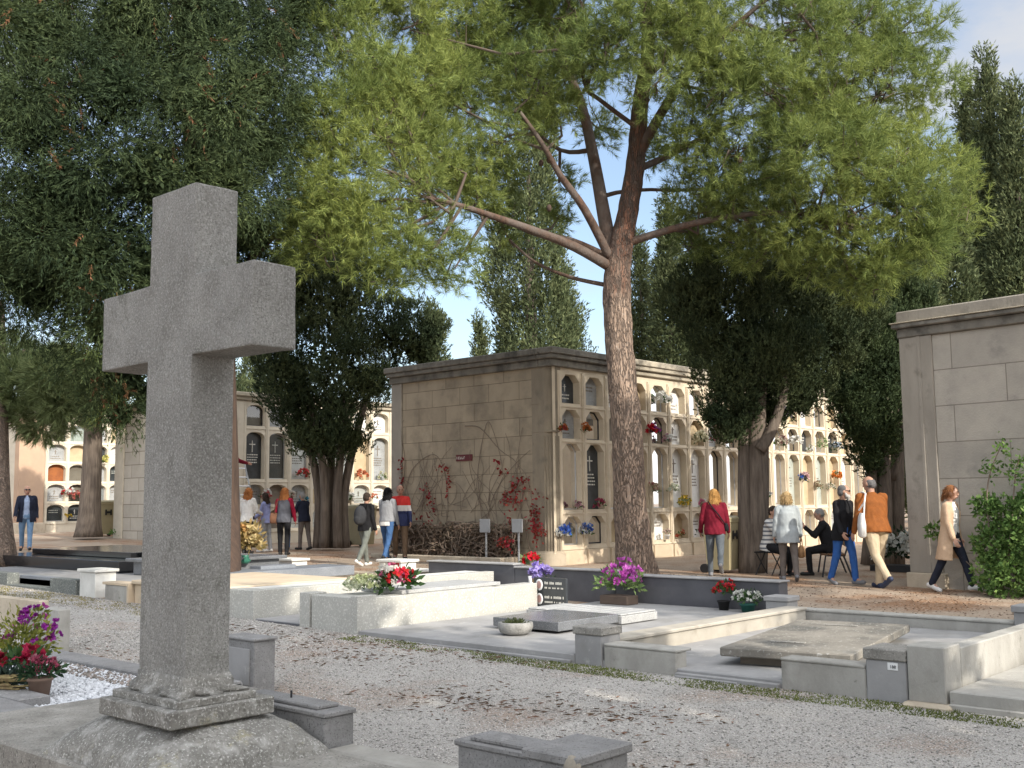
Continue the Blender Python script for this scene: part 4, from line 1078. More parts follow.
niche_block(nb, CX, .843, ROWS, 14.9, .23, 17.83, 36.0, .0, 4.45, M['facade'], M['facade'], lambda c, r, q: SPEC.get((c, r), q.choice(STONES)))
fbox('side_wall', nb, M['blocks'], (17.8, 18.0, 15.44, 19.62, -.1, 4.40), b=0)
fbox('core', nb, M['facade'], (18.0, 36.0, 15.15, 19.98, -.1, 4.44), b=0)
g = Geo(); rr = []                            # fluted rounded pier on the corner
prof = []
for q in range(13):
    a = PI + (PI / 2) * q / 12
    prof.append((18.03 + .25 * math.cos(a), 15.13 + .25 * math.sin(a)))
ring = [(17.78, 15.44)] + prof + [(18.10, 14.88), (18.10, 15.12), (18.0, 15.2), (18.0, 15.44)]
for z in (.42, 4.40): rr.append([(x, y, z) for x, y in ring])
g.rings(rr)
for q in range(1, 12, 2):                     # raised fillets between the flutes
    a = PI + (PI / 2) * q / 12; x, y = 18.03 + .25 * math.cos(a), 15.13 + .25 * math.sin(a)
    g.tube([(x, y, .42), (x, y, 2.9)], .022, 8)
g.box(17.775, 18.11, 14.868, 15.45, 2.98, 3.02, .008); g.box(17.772, 17.79, 15.2, 15.45, 3.6, 3.62, .004)
obj('corner_pier', g, M['pier'], nb)
g = Geo(); g.rings([[(x + (x - 18.03) * .22, y + (y - 15.2) * .20, z) for x, y in ring] for z in (-.1, .40)]); g.rings([[(x + (x - 18.03) * .1, y + (y - 15.2) * .1, z) for x, y in ring] for z in (.40, .45)])
obj('pier_base', g, M['plinth'], nb)
fbox('end_pier', nb, M['pier_grey'], (17.765, 18.0, 19.63, 20.0, -.1, 4.40), b=.01)
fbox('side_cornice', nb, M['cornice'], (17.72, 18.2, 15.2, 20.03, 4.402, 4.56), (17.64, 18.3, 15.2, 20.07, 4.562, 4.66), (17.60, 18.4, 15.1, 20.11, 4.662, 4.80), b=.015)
fbox('front_cornice', nb, M['cornice'], (17.72, 20.2, 14.82, 15.197, 4.402, 4.56), (17.64, 20.2, 14.74, 15.197, 4.562, 4.66), (17.60, 20.2, 14.70, 15.097, 4.662, 4.80), b=.015)
fbox('front_cornice', nb, M['cornice_pale'], (20.203, 36.05, 14.82, 15.3, 4.452, 4.56), (20.203, 36.1, 14.74, 15.4, 4.562, 4.66), (20.203, 36.1, 14.70, 15.5, 4.662, 4.80), b=.015)
fbox('roof', nb, M['cornice'], (18.41, 36.0, 15.51, 20.0, 4.45, 4.76), b=.02)
pq_ = Geo()
for i in range(21): pq_.box(CX[i] - .36, CX[i] + .36, 14.86, 14.899, .0, .45, .008)
obj('plinth_panels', pq_, M['cream'], nb)
sg = thing('street_sign', 'small dark red sign plate with white lettering on the block side wall', 'sign', (17.78, 17.8, 2.5))
ya, yb = (17.780, 17.260, 2.507)[1], (17.780, 17.775, 2.525)[1]; za, zb = (17.780, 17.517, 2.447)[2], (17.780, 17.515, 2.594)[2]
fbox('plate', sg, M['sign_red'], (17.775, 17.797, ya, yb, za, zb), b=.003)
g = Geo(); yq = yb - .03                      # short row of letters too blurred to read
for k, w_ in enumerate((.03, .045, .04, .045, .04)):
    h0 = za + .045
    g.box(17.771, 17.7745, yq - .012, yq, h0, zb - .045)
    if k in (1, 2, 3): g.box(17.771, 17.7745, yq - w_, yq - .013, h0, h0 + .012)
    if k in (1, 4): g.box(17.771, 17.7745, yq - w_, yq - .013, zb - .057, zb - .045)
    yq -= w_ + .016
obj('lettering', g, M['gilt'], sg)
for (px, lab) in ((485, 'grey meter plate on a post, the left of two by the vine wall'), (517.5, 'grey meter plate on a thin post, nearer the red vine and the corner pier')):
    X = 17.35; ya, yb = (17.350, 42.108, 21.067)[1], 0
    pt = {485: (17.350, 16.463, 0.965), 517.5: (17.350, 15.511, 0.971)}[px]; y = pt[1]; z1 = {485: (17.350, 16.461, 1.138), 517.5: (17.350, 15.509, 1.140)}[px][2]
    z0 = {485: (17.350, 16.464, 0.846), 517.5: (17.350, 15.513, 0.855)}[px][2]
    mp = thing('meter_post', lab, 'sign', (X, y, .2), 0, 'meter plates')
    g = Geo(); g.box(X - .02, X + .01, y - .15, y + .15, z0, z1, .006); obj('plate', g, M['meter_grey'], mp)
    g = Geo(); g.tube([(X + .035, y, .1), (X + .035, y, z1 - .05)], .022, 10); obj('post', g, M['meter_grey'], mp)
pk = thing('planting_kerb', 'low stone kerb edging the earth bed at the foot of the vine wall', 'kerb', (17.1, 17.5, .2))
fbox('kerb', pk, M['plinth'], (17.02, 17.16, 15.7, 19.9, .0, .33), (17.16, 17.7, 15.65, 15.80, .0, .33), b=.02)
g = Geo(); g.box(17.16, 17.72, 15.8, 19.9, .0, .28); obj('soil', g, M['earth'], pk)

# ---- vines and dry bramble on the side wall
vn = thing('climbing_vine', 'bare climbing vine with patches of red autumn leaves on the block side wall', 'climbing plant', (17.7, 17.0, .3))
vstem = [[(17.740, 16.869, 0.554), (17.760, 17.000, 1.554), (17.770, 17.065, 2.229), (17.780, 16.813, 3.235), (17.780, 16.628, 3.157), (17.780, 16.392, 2.543), (17.780, 16.308, 2.097)],
         [(17.740, 16.867, 0.665), (17.770, 16.639, 1.550), (17.780, 16.097, 2.202), (17.780, 15.505, 2.618)], [(17.780, 17.477, 3.249), (17.780, 17.001, 3.177), (17.780, 16.391, 2.654), (17.780, 15.917, 2.372), (17.780, 15.719, 1.974)],
         [(17.740, 19.544, 0.341), (17.770, 19.612, 1.579), (17.780, 19.515, 2.538), (17.780, 19.694, 3.273), (17.780, 19.550, 3.509)], [(17.770, 19.576, 1.578), (17.780, 19.267, 2.291), (17.780, 18.642, 2.627), (17.780, 18.304, 2.497), (17.780, 18.107, 2.026), (17.780, 18.046, 1.333)],
         [(17.740, 18.780, 0.404), (17.770, 18.911, 1.337), (17.780, 18.816, 2.042), (17.780, 19.056, 2.523)], [(17.740, 16.383, 0.563), (17.770, 16.493, 1.108), (17.780, 16.617, 1.661), (17.780, 17.077, 2.004)],
         [(17.740, 15.367, 0.433), (17.760, 15.400, 1.111), (17.780, 15.574, 1.971), (17.780, 15.860, 2.304)], [(17.740, 15.508, 0.472), (17.770, 15.808, 1.326), (17.780, 16.165, 1.655), (17.780, 16.256, 1.546)], [(17.740, 18.342, 0.367), (17.770, 18.070, 1.104), (17.780, 18.043, 1.794)]]
for q in range(46):                           # fine tendrils wandering over the blocks
    y = rng.uniform(15.6, 19.7); z = rng.uniform(.9, 1.5); p = np.array([17.775, y, z]); pts = [tuple(p)]; d = np.array([0, rng.normal() * .5, 1.0])
    for k in range(rng.integers(3, 7)):
        d = d + rng.normal(size=3) * .55; d[0] = 0; d[2] = max(d[2], -.1); p = p + unit(d) * .28; p[0] = 17.778; p[1] = min(max(p[1], 15.5), 19.8); pts.append(tuple(p))
    vstem.append(pts)
obj('stems', limb_geo([(p, .010 if i < 10 else .006, .004) for i, p in enumerate(vstem)], 5), M['twig'], vn)
rp = []
def red_patch(a, b, n, s=.10):
    a = np.array(a); b = np.array(b); t = rng.random((n, 1)); rp.append(a + (b - a) * t + rng.normal(size=(n, 3)) * np.array([.025, s, s]))
for a, b, n, s in (((17.740, 16.218, 1.656), (17.740, 15.778, 1.542), 150, .10), ((17.740, 15.538, 2.013), (17.740, 16.007, 1.871), 70, .04), ((17.740, 15.349, 1.431), (17.740, 15.326, 1.112), 80, .09), ((17.700, 15.378, 1.006), (17.660, 15.067, 0.799), 170, .10), ((17.400, 15.922, 0.583), (17.400, 15.805, 0.692), 130, .09),
                   ((17.740, 16.418, 2.388), (17.740, 16.301, 2.141), 45, .03), ((17.740, 18.264, 2.355), (17.740, 17.933, 2.299), 40, .05), ((17.740, 18.774, 1.923), (17.740, 18.404, 1.335), 80, .06), ((17.740, 19.507, 2.658), (17.740, 19.578, 1.938), 60, .04), ((17.740, 17.934, 2.137), (17.740, 18.004, 1.563), 40, .03), ((17.740, 16.180, 2.204), (17.740, 15.038, 1.492), 60, .05), ((17.700, 19.253, 1.150), (17.700, 18.230, 1.105), 60, .10), ((17.700, 16.187, 1.284), (17.650, 15.712, 0.685), 40, .12)):
    red_patch(a, b, int(n * .5), s)
P = np.concatenate(rp); P[:, 0] = np.minimum(P[:, 0], 17.775) - .02
obj_np('red_leaves', kites(P, unit(np.array([-.6, 0, -.4]) + rng.normal(size=P.shape) * .7), .085 * rng.uniform(.6, 1.2, len(P)), .06), leafmat('red_leaf', (.34, .045, .04), (.22, .03, .03), island=.35, trans=.35), vn)
br = thing('dry_bramble', 'tangled brown leafless hedge along the foot of the vine wall', 'hedge', (17.6, 18, .3))
lines = []
for q in range(380):
    y = rng.uniform(15.9, 19.8); z = rng.uniform(.3, 1.0); p = np.array([17.62, y, z]); pts = [p]
    d = rng.normal(size=3) * np.array([.3, 1, .8])
    for k in range(4):
        d = d + rng.normal(size=3) * np.array([.4, .7, .7]); p = p + unit(d) * .16; p[0] = min(max(p[0], 17.45), 17.76); p[2] = min(max(p[2], .25), .98 + .1 * math.sin(y * 4)); p[1] = min(max(p[1], 15.75), 19.95); pts.append(p)
    lines.append(pts)
g = Geo()
for pts in lines: g.tube(pts, .011, 4, cap=False)
obj('branches', g, M['twig'], br)
P = np.stack([rng.uniform(17.5, 17.76, 2600), rng.uniform(15.8, 19.9, 2600), .28 + .72 * rng.random(2600) ** .9], 1)
obj_np('dead_leaves', kites(P, sphere_dirs(2600), .09, .05), leafmat('dead_leaf', (.20, .15, .11), island=.5, trans=.1), br)

# ---- left block, sunlit front behind the group of visitors
n2 = thing('niche_block', 'sunlit cream niche block behind the left cypress, with tall dark tombstones bearing crosses', 'niche wall', (17.8, 27, .3))
C2 = [18.68 + .81 * i for i in range(18)]
R2 = [(3.82, 4.44, 3.74, 4.50), (2.26, 3.64, 2.18, 3.74), (1.52, 2.10, 1.44, 2.18), (.80, 1.36, .72, 1.44)]
S2 = {(0, 0): 'stone_brown', (1, 0): 'stone_grey', (0, 1): 'stone_dark', (1, 1): 'stone_dark', (2, 1): 'marble', (4, 1): 'stone_grey', (5, 1): 'closed', (6, 1): 'stone_grey', (0, 2): 'stone_grey', (1, 2): 'stone_brown', (2, 2): 'stone_grey', (5, 2): 'marble', (6, 2): 'marble'}
niche_block(n2, C2, .81, R2, 27.0, .22, 17.83, 33.6, .2, 4.55, M['facade_pale'], M['facade_pale'], lambda c, r, q: S2.get((c, r), q.choice(STONES)), kind='arch', wid=.64)
fbox('side_wall', n2, M['blocks_pale'], (17.8, 18.0, 27.0, 33.0, .1, 4.50), b=0)
fbox('core', n2, M['facade_pale'], (18.0, 33.6, 27.24, 33.2, .1, 4.54), b=0)
fbox('corner_pier', n2, M['facade_pale'], (17.77, 18.24, 26.97, 27.32, .1, 4.54), b=.01)
fbox('end_pier', n2, M['facade_pale'], (17.76, 18.0, 33.0, 33.55, .1, 4.5), b=.01)
fbox('cornice', n2, M['cornice_pale'], (17.72, 33.6, 26.9, 33.6, 4.552, 4.66), (17.64, 33.7, 26.82, 33.7, 4.662, 4.78), b=.015)
# ---- far left block
n3 = thing('niche_block', 'distant niche block with five rows of small arches at the left edge', 'niche wall', (17.2, 39.3, .5))
C3 = [18.55 + .80 * i for i in range(8)]
R3 = [(.98 + .735 * r, 1.60 + .735 * r, .91 + .735 * r, .91 + .735 * (r + 1)) for r in range(5)][::-1]
S3 = {(0, 1): 'stone_grey', (1, 1): 'closed', (2, 1): 'stone_dark', (3, 1): 'marble', (0, 2): 'stone_rust', (1, 2): 'stone_brown', (2, 2): 'stone_grey', (3, 2): 'stone_dark', (0, 3): 'stone_grey', (1, 3): 'stone_brown', (2, 3): 'stone_grey', (3, 3): 'stone_grey', (0, 4): 'stone_dark', (1, 4): 'stone_dark', (2, 4): 'marble', (0, 0): 'stone_brown', (2, 0): 'stone_grey'}
niche_block(n3, C3, .80, R3, 39.3, .22, 17.25, 25.0, .3, 4.75, M['facade_pale'], M['facade_pale'], lambda c, r, q: S3.get((c, r), q.choice(STONES)), kind='arch', wid=.66)
fbox('core', n3, M['facade_pale'], (17.2, 25.0, 39.55, 45, .3, 4.75), b=0)
M['salmon'] = mat('salmon_plaster', (.46, .32, .22), (.40, .28, .2), scale=2, rough=.9, bump=.2)
fbox('corner_pier', n3, M['salmon'], (17.1, 18.05, 39.2, 39.55, .3, 4.75), b=.01)
fbox('pier_base', n3, M['plinth'], (17.0, 18.1, 39.1, 39.55, .3, .95), b=.02)
fbox('cornice', n3, M['cornice_pale'], (17.0, 25.1, 39.1, 45, 4.752, 5.0), b=.02)
# ---- right block
n4 = thing('niche_block', 'grey ashlar end wall of the niche block at the right edge, with dark weathered cornice', 'niche wall', (18.12, 7.36, 0), R(-6))
def lbox(name, root, m, *boxes, b=.008):
    g = Geo()
    for q in boxes: g.box(*q, b)
    return obj(name, g, m, root, world=False)
lbox('end_wall', n4, M['blocks_grey'], (0, .2, -6.9, -.56, -.1, 4.2), b=0)
lbox('core', n4, M['facade'], (.2, 15, -6.9, -.02, -.1, 4.2), b=0)
lbox('corner_pier', n4, M['pier_grey'], (-.035, .2, -.555, .02, .26, 4.2), (-.05, -.036, -.36, -.30, .26, 4.2), b=.01)
lbox('pier_base', n4, M['plinth'], (-.10, .25, -.62, .06, -.1, .26), b=.012)
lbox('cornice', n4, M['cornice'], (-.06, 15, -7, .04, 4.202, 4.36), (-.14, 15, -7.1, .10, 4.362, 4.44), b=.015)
lbox('cornice_edge', n4, M['cornice_pale'], (-.16, 15, -7.1, .12, 4.442, 4.462), b=.006)
lbox('parapet', n4, M['pier_grey'], (-.05, 15, -7, .05, 4.464, 4.66), b=.02)

# ---- bouquets in and below the niches
GN = 'flowers hung on the burial niches'
def nf(c, r, dx, dz, rad, cols, label, leaf=LEAF, vase=None, heads=12, nleaf=36, stretch=(1, .7, 1), dy=-.08):
    z0 = ROWS[r][0]
    bouquet((CX[c] + dx, 14.9 + dy, z0 + dz), rad, cols, label, GN, vase=vase, leaf=leaf, heads=heads, nleaf=nleaf, stretch=stretch, head=rad * .42)
WH = (.74, .74, .70); PK = (.62, .22, .32); RD = (.52, .02, .03); YE = (.62, .44, .05); BL = (.05, .12, .42); OR = (.50, .16, .04)
nf(0, 1, -.40, .12, .14, [OR, (.35, .06, .04)], 'orange bunch hung left of the second row niche next to the corner pier')
nf(0, 1, .42, .12, .14, [OR, (.30, .14, .05)], 'orange bunch hung between the first two niches of the second row')
nf(0, 3, -.38, .16, .19, [BL, WH], 'blue and white bouquet left of the dark bottom niche by the corner pier', heads=20)
nf(0, 3, .40, .16, .19, [WH, (.07, .15, .46)], 'blue and white bouquet right of the dark bottom niche, before the ochre base', heads=20)
nf(0, 2, .10, .0, .13, [(.45, .25, .28)], 'faded pink flowers at the foot of the first tall niche by the pier')
nf(1, 2, .0, .0, .16, [(.35, .05, .10)], 'dark red flowers inside the black second tall niche')
nf(4, 0, .02, .16, .24, [WH], 'large white bouquet filling a dark top row niche right of the pine trunk', heads=26)
nf(4, 1, -.30, .16, .20, [RD, (.36, .06, .30)], 'red and purple bouquet in the second row right of the pine trunk', heads=20)
nf(4, 1, .20, .0, .15, [WH, (.5, .3, .34)], 'small white and pink flowers at the foot of the red and purple bouquet')
nf(6, 1, .02, .03, .22, [(.66, .62, .44)], 'cream wreath like bouquet in the second row niche left of the alley cypress', heads=26)
nf(7, 1, -.18, .10, .15, [PK], 'pink bouquet in a second row niche near the alley cypress trunk', heads=10)
nf(8, 1, -.38, .06, .14, [(.60, .26, .22)], 'salmon pink bouquet hanging on the rib beside the alley cypress', heads=10)
nf(4, 2, -.36, .35, .17, [(.60, .50, .36), (.5, .2, .2)], 'cream and pink bouquet on the left rib of the glazed tall niche', leaf=LEAF2)
nf(4, 2, .40, .35, .17, [(.66, .68, .56)], 'white and green bouquet on the right rib of the glazed tall niche', leaf=LEAF2)
nf(5, 2, .06, .02, .18, [YE], 'yellow flowers with long green leaves in a tall niche behind the woman in red', leaf=LEAF2, nleaf=70)
nf(6, 2, .05, .0, .13, [PK, WH], 'pale pink flowers at the foot of the tall white niche behind the woman in red')
nf(4, 3, .10, .02, .11, [(.60, .45, .40)], 'small potted flowers on the sill of a bottom row niche right of the pine', vase=('pot', .07, .10, M['white_paint']))
nf(5, 3, -.16, .02, .14, [(.50, .10, .06)], 'rust red flowers on the sill of an ochre bottom row niche', heads=9)
nf(6, 3, -.05, .04, .18, [(.55, .16, .26), (.34, .08, .30)], 'pink and purple bouquet in the bottom niche beside the woman in red', heads=16)
nf(7, 3, -.30, -.44, .17, [RD, (.62, .30, .25)], 'red bouquet in a vase on the ground left of the woman in red', vase=('vase', .08, .16, M['stone_brown']), dy=-.22)
nf(11, 0, -.10, .06, .28, [(.46, .42, .44), (.2, .08, .1)], 'big silvery bouquet filling a top row niche between the two cypresses', heads=26, nleaf=70)
nf(12, 0, -.36, .10, .18, [(.66, .60, .42)], 'cream flowers on the rib right of the big silvery bouquet')
nf(11, 1, -.05, .04, .23, [(.56, .52, .42), (.34, .2, .18)], 'brown and cream bouquet in a dark second row niche between the cypresses', heads=20)
nf(12, 1, .0, .14, .22, [WH], 'round white bouquet in the dark second row niche between the cypresses', heads=26, leaf=None)
nf(13, 1, .05, .0, .13, [WH], 'low white flowers at the foot of a dark second row niche between the cypresses')
nf(14, 1, -.05, .08, .20, [(.62, .56, .40), (.3, .4, .2)], 'cream and green bouquet in a pale second row niche near the right cypress', leaf=LEAF2)
nf(15, 1, .10, .06, .20, [(.46, .52, .58)], 'bluish white bouquet in the dark second row niche nearest the right cypress')
nf(10, 2, -.1, .15, .2, [(.45, .45, .46)], 'grey white flowers in a shaded tall niche above the striped sweater', heads=16)
nf(13, 2, -.36, .62, .19, [(.66, .46, .46), BL], 'pink and blue bouquet on a rib between tall niches above the grey jacket', heads=16)
nf(14, 2, -.38, .42, .17, [(.40, .30, .20), (.62, .58, .42)], 'brown and cream bouquet on a rib of the tall niches left of the bearded man')
nf(15, 2, -.40, .42, .17, [(.66, .62, .52)], 'white bouquet on a rib of the tall niches right above the bearded man')
nf(15, 2, .02, .75, .20, [(.66, .22, .04)], 'bright orange bouquet in a tall ochre niche above the bearded man', heads=18)
def nf2(c, r, dx, dz, rad, cols, label, leaf=LEAF, heads=12):
    bouquet((C2[c] + dx, 26.92, R2[r][0] + dz), rad, cols, label, GN, leaf=leaf, heads=heads, nleaf=36, stretch=(1, .7, 1), head=rad * .42)
nf2(2, 1, .05, .02, .22, [(.58, .06, .06)], 'red bouquet on the sill of a white tall niche left of the cypress trunks', heads=16)
nf2(5, 1, -.05, .02, .22, [(.60, .20, .10)], 'coppery bouquet on the sill of a tall niche right of the cypress trunks', heads=16, leaf=None)
nf2(6, 1, .0, .0, .18, [(.60, .58, .40)], 'pale flowers with green leaves in the tall niche next to the vine wall corner', leaf=LEAF2)
nf2(4, 2, .1, .0, .28, [WH], 'big white bouquet in a low niche just right of the cypress trunks', heads=24)
nf2(6, 2, -.35, .1, .14, [(.62, .2, .1)], 'small orange flowers on a rib above the trio')
nf2(2, 2, .1, .0, .16, [(.10, .34, .46)], 'turquoise bouquet behind the man in navy', heads=14)
nf2(0, 2, .30, .1, .2, [(.55, .12, .12), WH], 'red and white bouquet above the dark haired woman by the ladder')
nf2(1, 2, .35, .1, .2, [(.60, .56, .5), RD], 'white and red bouquet behind the woman in the grey vest')
def nf3(c, r, dx, dz, rad, cols, label):
    bouquet((C3[c] + dx, 39.22, R3[r][0] + dz), rad, cols, label, GN, leaf=LEAF, heads=12, nleaf=30, stretch=(1, .7, 1), head=rad * .45)
nf3(0, 3, .40, .2, .2, [(.55, .05, .06), WH], 'red and white bouquet on a rib just right of the walking man in navy')
nf3(1, 3, .1, .0, .26, [(.45, .12, .10)], 'dark red flowers in a third row niche at the left edge')
nf3(1, 4, -.34, .12, .14, [YE], 'yellow flowers left of the black bottom niche at the left edge')
nf3(1, 4, .36, .12, .14, [(.55, .45, .08)], 'yellow flowers right of the black bottom niche at the left edge')
nf3(2, 1, .1, -.1, .25, [(.50, .46, .14)], 'green and yellow spray in the dark upper niche left of the thin trunk')
wb = bouquet(((21.360, 8.986, 0.030)[0], (21.360, 8.986, 0.030)[1], .03), .42, [(.66, .67, .62)], 'heap of white chrysanthemums on the ground behind the man in orange', GT, vase=('box', .25, .14, M['iron']), heads=46, head=.13, nleaf=200, leafL=.14, stretch=(.8, 1.1, 1.15), leaf=leafmat('dark_leaf', (.03, .06, .03)))
# ---------------------------------------------------------------- trees
M['needle'] = leafmat('pine_needles', (.25, .30, .085), (.13, .18, .055), island=.5, trans=.35, scale=.45)
M['cyp_dark'] = leafmat('cypress_dark', (.070, .088, .036), (.030, .048, .022), island=.55, trans=.15, scale=.7)
M['cyp_olive'] = leafmat('cypress_olive', (.12, .145, .065), (.070, .092, .042), island=.55, trans=.2, scale=.6)
M['cedar'] = leafmat('cedar_green', (.072, .100, .038), (.030, .050, .022), island=.55, trans=.2, scale=.55)
M['bg_leaf'] = leafmat('far_cypress', (.105, .125, .058), (.065, .085, .036), island=.5, trans=.2, scale=.5)
M['shrub'] = leafmat('shrub_leaf', (.16, .26, .075), (.09, .17, .045), island=.4, trans=.3, scale=1.2)
M['brown_leaf'] = leafmat('brown_spray', (.20, .105, .05), island=.4, trans=.1)

# the big pine
pn = thing('pine_tree', 'big umbrella pine with leaning reddish trunk and bright green needles in the middle', 'tree', (16.326, 11.727, 0.050))
B0 = (16.326, 11.727, 0.050)
TP = [B0, (16.048, 11.618, 1.512), (15.868, 11.519, 2.764), (15.715, 11.539, 4.385), (15.707, 11.548, 5.486), (15.779, 11.469, 6.226), (15.888, 11.348, 6.972), (15.906, 11.178, 7.880), (15.888, 11.049, 8.788), (15.992, 10.933, 9.930), (16.008, 11.065, 11.924)]
TR = [.325, .280, .268, .252, .240, .215, .185, .165, .145, .12, .08]
def stem(path, rad, n=56, sub_=9, flare=.42):
    """one continuous trunk along a smooth path, with plated bark relief"""
    path = np.array(path, float); m_ = (len(path) - 1) * sub_; rr = []
    for q in range(m_ + 1):
        t = q / sub_; i = min(int(t), len(path) - 2); f = t - i
        p0, p1, p2, p3 = path[max(i - 1, 0)], path[i], path[i + 1], path[min(i + 2, len(path) - 1)]
        c = .5 * (2 * p1 + (p2 - p0) * f + (2 * p0 - 5 * p1 + 4 * p2 - p3) * f * f + (3 * p1 - p0 - 3 * p2 + p3) * f ** 3)
        r_ = rad[i] + (rad[i + 1] - rad[i]) * f; r_ *= 1 + flare * math.exp(-t * 3.2)
        a = np.arange(n) * 2 * PI / n
        ring = c + np.stack([np.cos(a), np.sin(a), np.zeros(n)], 1) * r_
        amp = .055 * lump(ring * np.array([1, 1, .4]), 15, 5) + .04 * lump(ring * np.array([1, 1, .45]), 34, 6) + .10 * math.exp(-t * 2.5) * np.sin(5 * a + 1)
        rr.append([tuple(x) for x in c + (ring - c) * (1 + amp)[:, None]])
    return Geo().rings(rr)
obj('trunk', stem(TP, TR), M['bark_pine'], pn, smooth=True)
F_ = (15.695, 11.562, 5.486)
LIMBS = [([F_, (15.726, 11.826, 6.750), (15.832, 12.156, 8.088), (15.905, 12.524, 9.282), (15.762, 13.132, 10.730), (15.630, 13.726, 12.340)], 0.144, 0.048),
         ([(15.651, 11.611, 5.820), (14.939, 11.654, 6.657), (14.416, 11.787, 7.211), (13.991, 11.810, 7.658), (13.504, 11.903, 8.144)], 0.086, 0.030),
         ([(15.649, 11.612, 5.709), (14.812, 11.795, 5.987), (13.960, 11.994, 6.159), (13.205, 12.235, 6.308), (12.469, 12.455, 6.430), (11.806, 12.594, 6.457)], 0.101, 0.027),
         ([(15.628, 11.637, 5.894), (15.535, 12.487, 6.359), (15.413, 13.369, 6.647), (15.275, 14.419, 7.355), (14.961, 15.366, 8.412)], 0.072, 0.024),
         ([(15.777, 11.470, 6.133), (16.016, 10.906, 6.281), (16.305, 10.137, 6.415), (16.636, 9.322, 6.470), (17.036, 8.578, 6.407), (17.323, 7.811, 6.125)], 0.079, 0.024),
         ([(15.888, 11.198, 7.504), (16.731, 11.009, 7.941), (17.655, 10.581, 8.515), (18.645, 9.930, 9.050), (19.724, 9.179, 9.557)], 0.072, 0.024),
         ([(15.917, 11.166, 7.785), (15.973, 10.656, 8.483), (16.069, 10.100, 9.143), (16.298, 9.397, 9.746), (16.661, 8.397, 10.460)], 0.108, 0.030),
         ([(15.652, 11.759, 5.416), (15.371, 12.370, 5.614), (15.169, 13.043, 5.970), (15.081, 13.589, 6.470)], 0.043, 0.018),
         ([(15.866, 11.073, 8.222), (14.985, 11.304, 8.607), (14.572, 11.315, 8.769), (14.152, 11.183, 9.598)], 0.050, 0.018),
         ([(15.931, 11.001, 9.167), (17.202, 10.785, 10.472), (18.058, 10.582, 12.136)], 0.065, 0.024), ([(15.832, 12.156, 8.088), (15.816, 12.922, 8.261), (15.753, 13.888, 9.086), (15.446, 14.977, 9.702)], 0.050, 0.018),
         ([(15.688, 11.718, 6.254), (16.240, 12.301, 7.232), (17.169, 12.017, 7.565), (18.426, 11.667, 7.758), (19.832, 10.852, 8.100)], 0.058, 0.018)]
obj('limbs', limb_geo(LIMBS, 10), M['bark_red'], pn, smooth=True)
